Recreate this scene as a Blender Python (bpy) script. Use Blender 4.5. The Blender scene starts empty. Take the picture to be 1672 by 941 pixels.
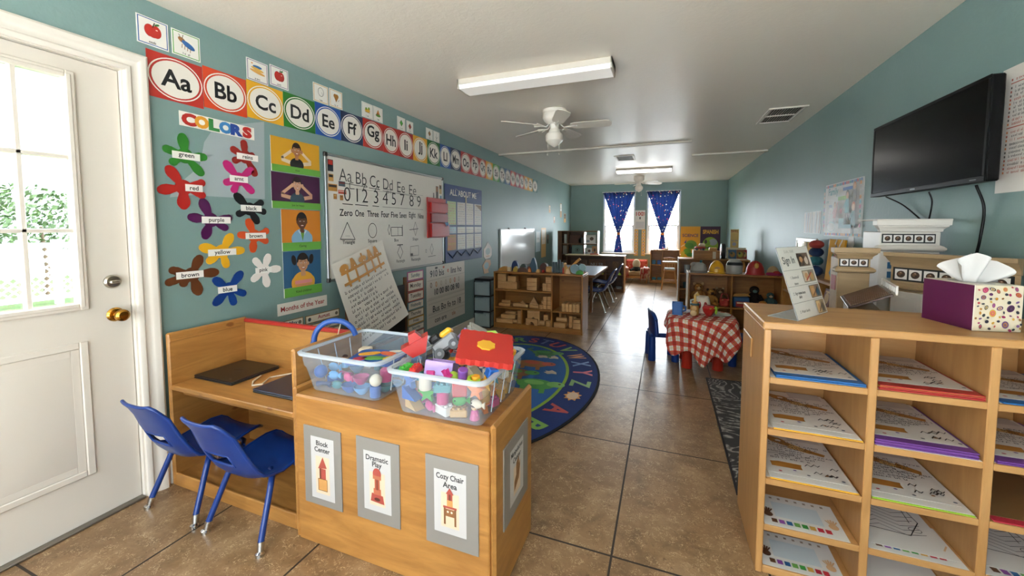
import bpy, math, random
from mathutils import Matrix, Vector
PI = math.pi
C = bpy.context.scene.collection
R = math.radians
# ------------------------------------------------------------------ materials
def lin(h):
    h = h.lstrip('#'); v = [int(h[i:i+2], 16)/255 for i in (0, 2, 4)]
    return tuple(c/12.92 if c <= .04045 else ((c+.055)/1.055)**2.4 for c in v) + (1,)
_m = {}
def nodes(name):
    m = bpy.data.materials.new(name); m.use_nodes = True
    nt = m.node_tree; b = nt.nodes['Principled BSDF']
    return m, nt, b
def pm(h, rough=.55, metal=0, name=None):
    k = (h, rough, metal)
    if k not in _m:
        m, nt, b = nodes(name or 'paint_'+h.lstrip('#'))
        b.inputs['Base Color'].default_value = lin(h); b.inputs['Roughness'].default_value = rough; b.inputs['Metallic'].default_value = metal
        _m[k] = m
    return _m[k]
def N(nt, t, **kw):
    n = nt.nodes.new(t)
    for k, v in kw.items():
        if k.startswith('i_'):
            key = k[2:]; n.inputs[int(key) if key.isdigit() else key.replace('_', ' ')].default_value = v
        else: setattr(n, k, v)
    return n
def ramp(nt, fac, stops):
    r = N(nt, 'ShaderNodeValToRGB'); e = r.color_ramp.elements
    while len(e) < len(stops): e.new(.5)
    for i, (p, c) in enumerate(stops): e[i].position = p; e[i].color = lin(c) if isinstance(c, str) else c
    nt.links.new(fac, r.inputs[0]); return r.outputs[0]
def mix(nt, fac, a, b, bt='MIX'):
    n = N(nt, 'ShaderNodeMix', data_type='RGBA', blend_type=bt)
    for s, v in ((0, fac), (6, a), (7, b)):
        if hasattr(v, 'is_output'): nt.links.new(v, n.inputs[s])
        else: n.inputs[s].default_value = lin(v) if isinstance(v, str) else v
    return n.outputs[2]
def math_(nt, op, a, b=None):
    n = N(nt, 'ShaderNodeMath', operation=op)
    for i, v in enumerate((a, b)):
        if v is None: continue
        if hasattr(v, 'is_output'): nt.links.new(v, n.inputs[i])
        else: n.inputs[i].default_value = v
    return n.outputs[0]
def coord(nt, scale=(1, 1, 1), kind='Object'):
    t = N(nt, 'ShaderNodeTexCoord'); mp = N(nt, 'ShaderNodeMapping'); mp.inputs['Scale'].default_value = scale
    nt.links.new(t.outputs[kind], mp.inputs[0]); return mp.outputs[0]
def noise(nt, vec, scale, detail=4, rough=.5, dist=0):
    n = N(nt, 'ShaderNodeTexNoise'); n.inputs['Scale'].default_value = scale; n.inputs['Detail'].default_value = detail
    n.inputs['Roughness'].default_value = rough; n.inputs['Distortion'].default_value = dist
    nt.links.new(vec, n.inputs['Vector']); return n.outputs[0]
def bump(nt, b, h, strength=.2, dist=.01):
    n = N(nt, 'ShaderNodeBump'); n.inputs['Strength'].default_value = strength; n.inputs['Distance'].default_value = dist
    nt.links.new(h, n.inputs['Height']); nt.links.new(n.outputs[0], b.inputs['Normal'])
def wood(name, dark, light, axis='x', rough=.38, knots=True, scale=1):
    k = ('wood', name, axis)
    if k in _m: return _m[k]
    m, nt, b = nodes(name+'_'+axis)
    s = {'x': (1.2, 9, 9), 'y': (9, 1.2, 9), 'z': (9, 9, 1.2)}[axis]
    v = coord(nt, tuple(q*scale for q in s))
    c = ramp(nt, noise(nt, v, 2.2, 6, .6, .8), [(.3, dark), (.7, light)])
    v2 = coord(nt, tuple(q*scale*5 for q in s))
    c = mix(nt, .25, c, ramp(nt, noise(nt, v2, 3, 3), [(.35, dark), (.65, light)]), 'MULTIPLY')
    if knots:
        v3 = coord(nt, tuple(q*.42*scale for q in ((.55, 1, 1) if axis == 'x' else (1, .55, 1) if axis == 'y' else (1, 1, .55))))
        vo = N(nt, 'ShaderNodeTexVoronoi'); vo.inputs['Scale'].default_value = 22; nt.links.new(v3, vo.inputs['Vector'])
        f = ramp(nt, vo.outputs['Distance'], [(.085, (1, 1, 1, 1)), (.14, (0, 0, 0, 1))])
        gate = ramp(nt, vo.outputs['Color'], [(.50, (0, 0, 0, 1)), (.53, (1, 1, 1, 1))])
        c = mix(nt, math_(nt, 'MULTIPLY', math_(nt, 'MULTIPLY', f, gate), .75), c, '6b3c14')
    nt.links.new(c, b.inputs['Base Color']); b.inputs['Roughness'].default_value = rough
    _m[k] = m; return m
def birch(ax='x'): return wood('birch', '9c6c36', 'c08e4c', ax)
def pine(ax='x'): return wood('pine', 'ad7630', 'd09a52', ax)
def maple(ax='x'): return wood('maple', 'b0834e', 'c69a62', ax, knots=False)
def oldpine(ax='x'): return wood('old_pine', '96652c', 'b98442', ax)
def walnut(ax='x'): return wood('walnut', '5a3a1c', '7d5630', ax, knots=False)
def block(): return wood('block_wood', 'b98a52', 'd9b27c', 'x', .5, False, 2)
def clear_plastic(name, tint='e6eef4', fac=.25):
    m, nt, b = nodes(name); b.inputs['Base Color'].default_value = lin(tint); b.inputs['Roughness'].default_value = .22
    t = N(nt, 'ShaderNodeBsdfTransparent'); mx = N(nt, 'ShaderNodeMixShader'); mx.inputs[0].default_value = fac
    t.inputs[0].default_value = lin('f4f8fa')
    nt.links.new(t.outputs[0], mx.inputs[1]); nt.links.new(b.outputs[0], mx.inputs[2])
    nt.links.new(mx.outputs[0], nt.nodes['Material Output'].inputs['Surface']); return m
def fabric(name, h, rough=.9, sc=400):
    k = ('fab', name)
    if k not in _m:
        m, nt, b = nodes(name); v = coord(nt)
        c = mix(nt, noise(nt, v, sc, 2), lin(h), tuple(x*.6 for x in lin(h)[:3])+(1,))
        nt.links.new(c, b.inputs['Base Color']); b.inputs['Roughness'].default_value = rough
        _m[k] = m
    return _m[k]
# ------------------------------------------------------------------ mesh builder
class B:
    def __init__(s): s.v = []; s.f = []; s.mi = []; s.sm = []; s.mats = []; s.T = Matrix()
    def slot(s, m):
        if m not in s.mats: s.mats.append(m)
        return s.mats.index(m)
    def add(s, vs, fs, m, smooth=False, X=None):
        T = s.T if X is None else s.T @ X
        o = len(s.v); s.v += [T @ Vector(p) for p in vs]; k = s.slot(m)
        for f in fs: s.f.append([o+i for i in f]); s.mi.append(k); s.sm.append(smooth)
        return s
    def box(s, x0, y0, z0, x1, y1, z1, m, bev=0, X=None):
        if x0 > x1: x0, x1 = x1, x0
        if y0 > y1: y0, y1 = y1, y0
        if z0 > z1: z0, z1 = z1, z0
        if not bev:
            vs = [(x, y, z) for x in (x0, x1) for y in (y0, y1) for z in (z0, z1)]
            return s.add(vs, [(0, 1, 3, 2), (4, 6, 7, 5), (0, 4, 5, 1), (2, 3, 7, 6), (0, 2, 6, 4), (1, 5, 7, 3)], m, False, X)
        b = min(bev, (x1-x0)*.45, (y1-y0)*.45, (z1-z0)*.45); vs = []; ix = {}
        P = ((x0, x1), (y0, y1), (z0, z1))
        for i in (0, 1):
            for j in (0, 1):
                for k in (0, 1):
                    s_ = (i, j, k)
                    for a in range(3):
                        p = [P[q][s_[q]] if q == a else P[q][s_[q]] + (b if s_[q] == 0 else -b) for q in range(3)]
                        ix[(s_, a)] = len(vs); vs.append(tuple(p))
        fs = []
        for a in range(3):
            o = [q for q in range(3) if q != a]
            for e in (0, 1):
                def c(u, w):
                    t = [0, 0, 0]; t[a] = e; t[o[0]] = u; t[o[1]] = w; return tuple(t)
                q = [ix[(c(0, 0), a)], ix[(c(1, 0), a)], ix[(c(1, 1), a)], ix[(c(0, 1), a)]]
                fs.append(q)
            for u in (0, 1):
                for w in (0, 1):
                    t0 = [0, 0, 0]; t0[o[0]] = u; t0[o[1]] = w; t1 = list(t0); t1[a] = 1
                    t0, t1 = tuple(t0), tuple(t1)
                    fs.append([ix[(t0, o[0])], ix[(t1, o[0])], ix[(t1, o[1])], ix[(t0, o[1])]])
        for i in (0, 1):
            for j in (0, 1):
                for k in (0, 1): fs.append([ix[((i, j, k), a)] for a in range(3)])
        return s.add(vs, fs, m, True, X)
    def tube(s, pts, r, m, n=10, closed=False, caps=True):
        pts = [Vector(p) for p in pts]; L = len(pts); rs = r if isinstance(r, (list, tuple)) else [r]*L
        vs = []; prev = None
        for i, p in enumerate(pts):
            a = pts[(i-1) % L] if (closed or i > 0) else p; c = pts[(i+1) % L] if (closed or i < L-1) else p
            t = (c-a).normalized() if (c-a).length > 1e-9 else Vector((0, 0, 1))
            if prev is None:
                u = t.orthogonal().normalized()
            else:
                u = prev - t*prev.dot(t); u = u.normalized() if u.length > 1e-6 else t.orthogonal().normalized()
            prev = u; w = t.cross(u)
            for k in range(n):
                a_ = 2*PI*k/n; vs.append(p+(u*math.cos(a_)+w*math.sin(a_))*rs[i])
        fs = []
        for i in range(L if closed else L-1):
            j = (i+1) % L
            for k in range(n): fs.append([i*n+k, i*n+(k+1) % n, j*n+(k+1) % n, j*n+k])
        if caps and not closed: fs += [list(range(n))[::-1], [(L-1)*n+k for k in range(n)]]
        return s.add(vs, fs, m, True)
    def lathe(s, prof, c, m, n=24, X=None, a0=0, a1=2*PI, sx=1, sy=1):
        full = abs(a1-a0-2*PI) < 1e-6; k_ = n if full else n+1; vs = []
        for r, z in prof:
            for k in range(k_):
                a = a0+(a1-a0)*k/n; vs.append((c[0]+max(r, 1e-5)*sx*math.cos(a), c[1]+max(r, 1e-5)*sy*math.sin(a), c[2]+z))
        fs = []
        for i in range(len(prof)-1):
            for k in range(n):
                q = (k+1) % k_
                fs.append([i*k_+k, i*k_+q, (i+1)*k_+q, (i+1)*k_+k])
        return s.add(vs, fs, m, True, X)
    def ell(s, c, r, m, n=16, X=None, half=False):
        if not isinstance(r, (list, tuple)): r = (r, r, r)
        h = n//2; prof = [(math.sin(PI*i/h), -math.cos(PI*i/h)) for i in range(h+1)]
        if half: prof = [p for p in prof if p[1] >= -1e-6]
        vs = []; fs = []
        for q, z in prof:
            for k in range(n):
                a = 2*PI*k/n; vs.append((c[0]+max(q, 1e-4)*r[0]*math.cos(a), c[1]+max(q, 1e-4)*r[1]*math.sin(a), c[2]+z*r[2]))
        for i in range(len(prof)-1):
            for k in range(n): fs.append([i*n+k, i*n+(k+1) % n, (i+1)*n+(k+1) % n, (i+1)*n+k])
        if half: fs.append([k for k in range(n)][::-1])
        return s.add(vs, fs, m, True, X)
    def prism(s, poly, z0, z1, m, X=None, smooth=False):
        n = len(poly); vs = [(p[0], p[1], z0) for p in poly]+[(p[0], p[1], z1) for p in poly]
        fs = [list(range(n))[::-1], list(range(n, 2*n))]+[[i, (i+1) % n, n+(i+1) % n, n+i] for i in range(n)]
        return s.add(vs, fs, m, smooth, X)
    def cyl(s, p0, p1, r, m, n=16, r1=None): return s.tube([p0, p1], [r, r if r1 is None else r1], m, n)
    def grid(s, fn, nu, nv, m, smooth=True, closed_u=False, thick=0, X=None):
        vs = [fn(i/(nu if closed_u else nu), j/nv) for j in range(nv+1) for i in range(nu if closed_u else nu+1)]
        w = nu if closed_u else nu+1; fs = []
        for j in range(nv):
            for i in range(nu):
                a = i; b_ = (i+1) % w
                fs.append([j*w+a, j*w+b_, (j+1)*w+b_, (j+1)*w+a])
        return s.add(vs, fs, m, smooth, X)
    def obj(s, name, parent=None, ang=34, uv=None):
        me = bpy.data.meshes.new(name); me.from_pydata([tuple(p) for p in s.v], [], s.f)
        for m in s.mats: me.materials.append(m)
        me.polygons.foreach_set('material_index', s.mi); me.polygons.foreach_set('use_smooth', s.sm)
        if any(s.sm): me.set_sharp_from_angle(angle=R(ang))
        me.validate(); me.update()
        o = bpy.data.objects.new(name, me); C.objects.link(o)
        if parent is not None: o.parent = parent
        return o
def smooth(P, n=8):
    P = [Vector(p) for p in P]; Q = [2*P[0]-P[1]]+P+[2*P[-1]-P[-2]]; out = []
    for i in range(1, len(Q)-2):
        a, b_, c, d = Q[i-1:i+3]
        for k in range(n): t = k/n; out.append(.5*(2*b_+(c-a)*t+(2*a-5*b_+4*c-d)*t*t+(3*b_-a-3*c+d)*t**3))
    return out+[P[-1]]
def tag(o, label, cat, group=None, kind=None):
    o['label'] = label; o['category'] = cat
    if group: o['group'] = group
    if kind: o['kind'] = kind
    return o
def thing(name, label, cat, loc=(0, 0, 0), rz=0, group=None, mat=None):
    o = bpy.data.objects.new(name, None); C.objects.link(o); o.empty_display_size = .05
    if mat is not None: o.matrix_world = mat
    else: o.location = loc; o.rotation_euler = (0, 0, rz)
    return tag(o, label, cat, group)
def struct(o): o['kind'] = 'structure'; return o
def copy_tree(o, parent=None):
    c = o.copy(); C.objects.link(c)
    if parent is not None: c.parent = parent
    for ch in list(o.children): copy_tree(ch, c)
    return c
# ------------------------------------------------------------------ flat printed things
_tx = {}
def text_geo(t, bold=0, shear=0):
    k = (t, bold, shear)
    if k not in _tx:
        cu = bpy.data.curves.new('t', 'FONT'); cu.body = t; cu.size = 1; cu.resolution_u = 3; cu.offset = bold; cu.shear = shear
        cu.align_x = 'CENTER'; cu.align_y = 'CENTER'
        ob = bpy.data.objects.new('t', cu); C.objects.link(ob); bpy.context.view_layer.update()
        me = ob.to_mesh(); vs = [tuple(v.co) for v in me.vertices]; fs = [tuple(p.vertices) for p in me.polygons]
        ob.to_mesh_clear(); bpy.data.objects.remove(ob); bpy.data.curves.remove(cu)
        xs = [v[0] for v in vs] or [0, 1]; ys = [v[1] for v in vs] or [0, 1]
        _tx[k] = (vs, fs, min(xs), max(xs), min(ys), max(ys))
    return _tx[k]
class Art(B):
    """shapes printed on a sheet, in the sheet's own plane"""
    def __init__(s, z=.002, step=.0002): super().__init__(); s.z = z; s.step = step
    def up(s): s.z += s.step; return s.z
    def M(s, m): return pm(m, .5) if isinstance(m, str) else m
    def sheet(s, w, h, m, t=.002): s.box(0, 0, 0, w, h, t, s.M(m)); s.z = t; return s
    def rect(s, x0, y0, x1, y1, m): return s.poly([(x0, y0), (x1, y0), (x1, y1), (x0, y1)], m)
    def poly(s, P, m):
        z = s.up(); a = sum(P[i][0]*P[(i+1) % len(P)][1]-P[(i+1) % len(P)][0]*P[i][1] for i in range(len(P)))
        if a < 0: P = P[::-1]
        return s.add([(p[0], p[1], z) for p in P], [list(range(len(P)))], s.M(m))
    def oval(s, x, y, rx, ry, m, n=28, rot=0):
        c, q = math.cos(rot), math.sin(rot)
        return s.poly([(x+rx*math.cos(a)*c-ry*math.sin(a)*q, y+rx*math.cos(a)*q+ry*math.sin(a)*c) for a in [2*PI*i/n for i in range(n)]], m)
    def ring(s, x, y, rx, ry, w, m, n=36):
        z = s.up(); vs = []
        for i in range(n):
            a = 2*PI*i/n
            vs += [(x+rx*math.cos(a), y+ry*math.sin(a), z), (x+(rx-w)*math.cos(a), y+(ry-w)*math.sin(a), z)]
        return s.add(vs, [[2*i, (2*i+2) % (2*n), (2*i+3) % (2*n), 2*i+1] for i in range(n)], s.M(m))
    def line(s, P, w, m, closed=False):
        z = s.up(); P = [Vector((p[0], p[1])) for p in P]; n = len(P); vs = []; fs = []
        for i in range(n if closed else n-1):
            a, b_ = P[i], P[(i+1) % n]; d = b_-a
            if d.length < 1e-7: continue
            d.normalize(); q = Vector((-d.y, d.x))*w/2; e = d*w*.3; o = len(vs)
            vs += [(*(a-e-q), z), (*(b_+e-q), z), (*(b_+e+q), z), (*(a-e+q), z)]; fs.append([o, o+1, o+2, o+3])
        return s.add(vs, fs, s.M(m)) if fs else s
    def text(s, t, x, y, h, m, w=None, bold=.0, rot=0, shear=0, squash=None):
        """t centred at x, y; h is the letter height; w limits the width"""
        vs, fs, x0, x1, y0, y1 = text_geo(t, bold, shear); z = s.up()
        sy = h/.72; sx = sy*(squash or 1)
        if w and (x1-x0)*sx > w: sx = w/(x1-x0)
        cx = (x0+x1)/2; cy = (y0+y1)/2; c, q = math.cos(rot), math.sin(rot); out = []
        for v in vs:
            a = (v[0]-cx)*sx; b_ = (v[1]-cy)*sy; out.append((x+a*c-b_*q, y+a*q+b_*c, z))
        return s.add(out, fs, s.M(m))
    def scribble(s, x0, x1, y, h, m, w=.002, seed=0, step=None):
        """a run of small written strokes"""
        rd = random.Random(seed); x = x0; st = step or h*.75
        while x < x1-st*.4:
            k = rd.random()
            if k < .16: x += st*.6; continue
            a = x; b_ = x+st*.62
            f = rd.choice([[(0, 0), (0, 1)], [(0, 0), (.5, .6), (1, 0)], [(0, .6), (.5, 0), (1, .6)], [(0, 0), (1, 0), (1, .6), (0, .6), (0, 0)], [(0, 1), (0, 0), (.9, .1), (.9, .6)], [(1, .6), (0, .5), (0, 0), (1, .05)]])
            s.line([(a+(b_-a)*p[0], y+h*p[1]) for p in f], w, m); s.z -= s.step
            x += st
        s.up(); return s
def plane(o, u, v):
    u, v = Vector(u), Vector(v); n = u.cross(v)
    return Matrix(((u.x, v.x, n.x, o[0]), (u.y, v.y, n.y, o[1]), (u.z, v.z, n.z, o[2]), (0, 0, 0, 1)))
XL, XR, YB, ZC = -2.42, 1.36, 10.75, 2.48
EPS = .0004
def onL(y, z, off=EPS): return plane((XL-.0006+off, y, z), (0, 1, 0), (0, 0, 1))
def onR(y, z, off=EPS): return plane((XR+.0006-off, y, z), (0, -1, 0), (0, 0, 1))
def onB(x, z, off=EPS): return plane((x, YB+.0006-off, z), (1, 0, 0), (0, 0, 1))
def put(a, name, M, label, cat, group=None):
    o = a.obj(name); o.matrix_world = M; return tag(o, label, cat, group)
# ------------------------------------------------------------------ room materials
def wall_paint():
    m, nt, b = nodes('teal_wall_paint'); v = coord(nt)
    c = mix(nt, ramp(nt, noise(nt, v, .9, 3), [(.35, (0, 0, 0, 1)), (.65, (1, 1, 1, 1))]), '738d8a', '7b9491')
    nt.links.new(c, b.inputs['Base Color']); b.inputs['Roughness'].default_value = .5; b.inputs['Specular IOR Level'].default_value = .4
    bump(nt, b, noise(nt, v, 42, 3, .6), .22, .006); return m
def ceiling_paint():
    m, nt, b = nodes('ceiling_paint'); v = coord(nt)
    b.inputs['Base Color'].default_value = lin('eae1d4'); b.inputs['Roughness'].default_value = .36
    h = ramp(nt, noise(nt, v, 34, 4, .6, .7), [(.42, (0, 0, 0, 1)), (.6, (1, 1, 1, 1))])
    bump(nt, b, h, .13, .003); return m
def floor_tiles():
    m, nt, b = nodes('floor_tiles'); t = N(nt, 'ShaderNodeTexCoord'); sp = N(nt, 'ShaderNodeSeparateXYZ'); nt.links.new(t.outputs['Object'], sp.inputs[0])
    def line(o, off, p, w):
        f = math_(nt, 'FRACT', math_(nt, 'ADD', math_(nt, 'DIVIDE', math_(nt, 'SUBTRACT', o, off), p), 40))
        d = math_(nt, 'ABSOLUTE', math_(nt, 'SUBTRACT', f, .5)); return math_(nt, 'GREATER_THAN', d, .5-w/p)
    g = math_(nt, 'MAXIMUM', line(sp.outputs[0], -.18, .59, .0045), line(sp.outputs[1], 1.61, .905, .0045))
    v = t.outputs['Object']
    base = ramp(nt, noise(nt, v, 5, 5, .65, .6), [(.3, '6a5034'), (.5, '866848'), (.72, '9f8260')])
    sw = noise(nt, v, 46, 2, .5, 1.6)
    streak = ramp(nt, sw, [(.535, (0, 0, 0, 1)), (.56, (1, 1, 1, 1)), (.575, (1, 1, 1, 1)), (.60, (0, 0, 0, 1))])
    streak = math_(nt, 'MULTIPLY', streak, ramp(nt, noise(nt, v, 21, 2), [(.42, (0, 0, 0, 1)), (.58, (1, 1, 1, 1))]))
    c = mix(nt, math_(nt, 'MULTIPLY', streak, .75), base, 'c9b08a')
    dk = ramp(nt, noise(nt, v, 55, 3, .6, 1.5), [(.60, (0, 0, 0, 1)), (.68, (1, 1, 1, 1))])
    c = mix(nt, math_(nt, 'MULTIPLY', dk, .55), c, '54371f')
    c = mix(nt, g, c, '2e241c')
    nt.links.new(c, b.inputs['Base Color'])
    r = math_(nt, 'ADD', math_(nt, 'MULTIPLY', noise(nt, v, 9, 3), .03), .30); r = math_(nt, 'ADD', r, math_(nt, 'MULTIPLY', g, .4))
    nt.links.new(r, b.inputs['Roughness'])
    bump(nt, b, math_(nt, 'SUBTRACT', math_(nt, 'MULTIPLY', sw, .12), g), .25, .004); return m
WP, CP, FT = wall_paint(), ceiling_paint(), floor_tiles()
WHITE = pm('e2dbd1', .38, name='white_trim_paint')
# ------------------------------------------------------------------ shell
YF = -1.5
b = B(); b.box(XL-.15, YF-.15, -.12, XR+.15, YB+.15, 0, FT); struct(b.obj('floor'))
b = B(); b.box(XL-.15, YF-.15, ZC, XR+.15, YB+.15, ZC+.12, CP); struct(b.obj('ceiling'))
D0, D1, DT = .32, 1.135, 2.10
b = B(); b.box(XL-.15, YF-.15, 0, XL, D0-.02, ZC, WP); b.box(XL-.15, D1+.02, 0, XL, YB+.15, ZC, WP); b.box(XL-.15, D0-.02, DT+.02, XL, D1+.02, ZC, WP); struct(b.obj('wall_left'))
b = B(); b.box(XR, YF-.15, 0, XR+.15, YB+.15, ZC, WP); struct(b.obj('wall_right'))
WN = [(-1.55, -.745), (-.455, .335)]; WZ = (.69, 2.25)
b = B()
xs = [XL, WN[0][0], WN[0][1], WN[1][0], WN[1][1], XR]
for i in (0, 2, 4): b.box(xs[i], YB, 0, xs[i+1], YB+.15, ZC, WP)
for x0, x1 in WN: b.box(x0, YB, 0, x1, YB+.15, WZ[0], WP); b.box(x0, YB, WZ[1], x1, YB+.15, ZC, WP)
struct(b.obj('wall_back'))
FWX, FWZ = (-2.3, 1.24), (.15, 2.35)  # unseen opening behind the camera, sized to let in fill daylight
b = B(); b.box(XL, YF-.15, 0, XR, YF, FWZ[0], WP); b.box(XL, YF-.15, FWZ[1], XR, YF, ZC, WP); b.box(XL, YF-.15, FWZ[0], FWX[0], YF, FWZ[1], WP); b.box(FWX[1], YF-.15, FWZ[0], XR, YF, FWZ[1], WP); struct(b.obj('wall_front'))
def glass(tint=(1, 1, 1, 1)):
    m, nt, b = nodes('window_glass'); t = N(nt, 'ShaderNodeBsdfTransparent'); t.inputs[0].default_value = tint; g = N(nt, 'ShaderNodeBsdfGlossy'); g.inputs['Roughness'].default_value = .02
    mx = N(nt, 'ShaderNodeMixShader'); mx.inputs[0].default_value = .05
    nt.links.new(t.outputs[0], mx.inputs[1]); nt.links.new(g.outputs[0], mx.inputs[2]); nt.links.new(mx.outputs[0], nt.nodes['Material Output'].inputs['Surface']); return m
GL = glass()
DIM_GL = glass((.78, .79, .80, 1))  # grey tint added to the door pane to dim the bright view outside
VIN = pm('f2f3f3', .35, name='white_vinyl')
def window(name, x0, x1, y, z0, z1):
    b = B(); f = .045
    for a in ((x0, z0, x0+f, z1), (x1-f, z0, x1, z1), (x0+f, z1-f, x1-f, z1), (x0+f, z0, x1-f, z0+f)): b.box(a[0], y, a[1], a[2], y+.09, a[3], VIN, .004)
    w = struct(b.obj(name))
    zm = z0+(z1-z0)*.452
    b = B(); g = .03
    for a in ((x0+f, z0+f, x0+f+g, zm), (x1-f-g, z0+f, x1-f, zm), (x0+f+g, z0+f, x1-f-g, z0+f+g), (x0+f, zm-.02, x1-f, zm+.02)): b.box(a[0], y+.02, a[1], a[2], y+.05, a[3], VIN, .003)
    b.obj('lower_sash', w)
    b = B(); b.box(x0+f, y+.06, z0+f, x1-f, y+.064, z1-f, GL); b.obj('pane', w)
    b = B(); b.box(x0-.03, y-.06, z0-.03, x1+.03, y+.02, z0, WHITE, .006); b.obj('sill', w)
window('window_1', *WN[0], YB+.02, *WZ); window('window_2', *WN[1], YB+.02, *WZ)
b = B()
n = 3; wx = (FWX[1]-FWX[0])/n
for i in range(n+1): b.box(FWX[0]+wx*i-.03, YF-.12, FWZ[0], FWX[0]+wx*i+.03, YF-.04, FWZ[1], VIN)
for z in (FWZ[0], FWZ[1]-.05): b.box(FWX[0], YF-.12, z, FWX[1], YF-.04, z+.05, VIN)
w3 = struct(b.obj('window_3')); b = B(); b.box(FWX[0], YF-.09, FWZ[0], FWX[1], YF-.085, FWZ[1], GL); b.obj('pane', w3)  # glazing of the added fill opening, never in view
# casing of the door, and the baseboards
prof = [(0, 0), (0, .016), (.008, .021), (.02, .021), (.028, .013), (.045, .014), (.055, .019), (.066, .024), (.082, .025), (.092, .018), (.092, 0)]
b = B(); vs = []
for o, t in prof: vs += [(XL+t, D1+.008+o, 0), (XL+t, D1+.008+o, DT+.004+o), (XL+t, D0-.008-o, DT+.004+o), (XL+t, D0-.008-o, 0)]
b.add(vs, [(4*i+j, 4*i+j+1, 4*i+j+5, 4*i+j+4) for i in range(len(prof)-1) for j in range(3)], WHITE, True)
b.box(XL-.15, D1, 0, XL+.001, D1+.02, DT, WHITE); b.box(XL-.15, D0-.02, 0, XL+.001, D0, DT, WHITE); b.box(XL-.15, D0-.02, DT, XL+.001, D1+.02, DT+.02, WHITE)
struct(b.obj('trim_1'))
def base(name, *a):
    b = B(); b.box(*a, WHITE, .008); struct(b.obj(name))
base('baseboard_left', XL, D1+.105, 0, XL+.016, YB, .13); base('baseboard_right', XR-.016, YF, 0, XR, YB, .12); base('baseboard_back', XL+.016, YB-.016, 0, XR-.016, YB, .12)
b = B(); b.box(XL, 5.69, ZC-.025, .29, 5.75, ZC, pm('cfc6b8', .5), .004); struct(b.obj('trim_2'))
b = B(); b.box(.35, 6.77, ZC-.025, XR, 6.83, ZC, pm('cfc6b8', .5), .004); struct(b.obj('trim_3'))
# door
DX = XL-.02; G0, G1, GZ0, GZ1 = .50, .95, 1.016, 2.01
DW = pm('d9d1c6', .42, name='white_door_paint')
b = B()
b.box(DX-.045, D0+.003, .012, DX, G0, DT-.004, DW); b.box(DX-.045, G1, .012, DX, D1-.004, DT-.004, DW); b.box(DX-.045, G0, .012, DX, G1, GZ0, DW); b.box(DX-.045, G0, GZ1, DX, G1, DT-.004, DW)
door = struct(b.obj('door_1'))
def frame(b, y0, y1, z0, z1, w, t, m, x=DX, bev=.004):
    b.box(x, y0, z0, x+t, y0+w, z1, m, bev); b.box(x, y1-w, z0, x+t, y1, z1, m, bev); b.box(x, y0+w, z0, x+t, y1-w, z0+w, m, bev); b.box(x, y0+w, z1-w, x+t, y1-w, z1, m, bev)
b = B(); frame(b, G0-.028, G1+.028, GZ0-.028, GZ1+.028, .03, .012, DW); frame(b, G0-.015, G1+.015, GZ0-.015, GZ1+.015, .02, .017, DW)
for y in (.65, .80): b.box(DX-.03, y-.009, GZ0, DX+.004, y+.009, GZ1, DW, .003)
for z in (1.345, 1.665): b.box(DX-.03, G0, z-.009, DX+.004, G1, z+.009, DW, .003)
b.obj('window_frame', door)
b = B(); b.box(DX-.026, G0, GZ0, DX-.022, G1, GZ1, DIM_GL); b.obj('pane', door)
b = B(); frame(b, .485, .968, .225, .845, .03, .009, DW); frame(b, .515, .938, .255, .815, .03, .004, DW)
b.add([(DX+.001, .53, .27), (DX+.001, .923, .27), (DX+.001, .923, .80), (DX+.001, .53, .80), (DX+.008, .565, .305), (DX+.008, .888, .305), (DX+.008, .888, .765), (DX+.008, .565, .765)],
      [(0, 1, 5, 4), (1, 2, 6, 5), (2, 3, 7, 6), (3, 0, 4, 7), (4, 5, 6, 7)], DW)
b.obj('raised_panel', door)
brass, nick = pm('b8893a', .18, 1), pm('b9b2a4', .28, 1)
LX = lambda o: Matrix.Translation(o) @ Matrix.Rotation(PI/2, 4, 'Y')
b = B(); b.lathe([(0, 0), (.033, 0), (.033, .004), (.026, .012), (.013, .014), (.013, .035), (.022, .042), (.0285, .055), (.027, .066), (.018, .073), (0, .074)], (0, 0, 0), brass, 24, LX((DX, 1.07, .945))); b.obj('door_knob', door)
b = B(); b.lathe([(0, 0), (.032, 0), (.032, .008), (.026, .016), (0, .017)], (0, 0, 0), nick, 24, LX((DX, 1.066, 1.103))); b.box(DX+.016, 1.048, 1.096, DX+.032, 1.084, 1.110, nick, .004); b.obj('deadbolt', door)
b = B(); b.box(XL-.15, D0, .0005, XL+.012, D1, .011, pm('8a8278', .35, .8), .003); b.obj('threshold', door)
# what lies outside the door
def lawn():
    m, nt, b = nodes('lawn_grass'); v = coord(nt); c = ramp(nt, noise(nt, v, 14, 5, .7), [(.3, '35491f'), (.7, '566c35')]); nt.links.new(c, b.inputs['Base Color']); b.inputs['Roughness'].default_value = .9; return m
BOUNCE_GROUND = pm('efece7', .8, name='bounce_ground'); b = B(); b.box(-45, YF, -.3, XL-.16, 45, -.13, lawn()); b.box(XL-.15, YB+.16, -.3, 30, 45, -.13, BOUNCE_GROUND); b.box(-45, -30, -.3, 30, YF-.16, -.13, BOUNCE_GROUND); struct(b.obj('outside_ground'))  # pale ground front and back is added, unseen, to bounce daylight onto the ceiling
lm = pm('f3f3f0', .5); t = thing('lattice_fence', 'white lattice fence on the lawn outside the glazed door', 'fence', (-11, 0, -.13))
b = B()
for z in (.10, 1.1): b.box(-.03, -1, z, .03, 9, z+.09, lm)
b.obj('rail', t)
for y in (-1, 1.5, 4, 6.5, 9): b = B(); b.box(-.05, y-.05, 0, .05, y+.05, 1.25, lm); b.obj('post', t)
b = B()
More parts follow.
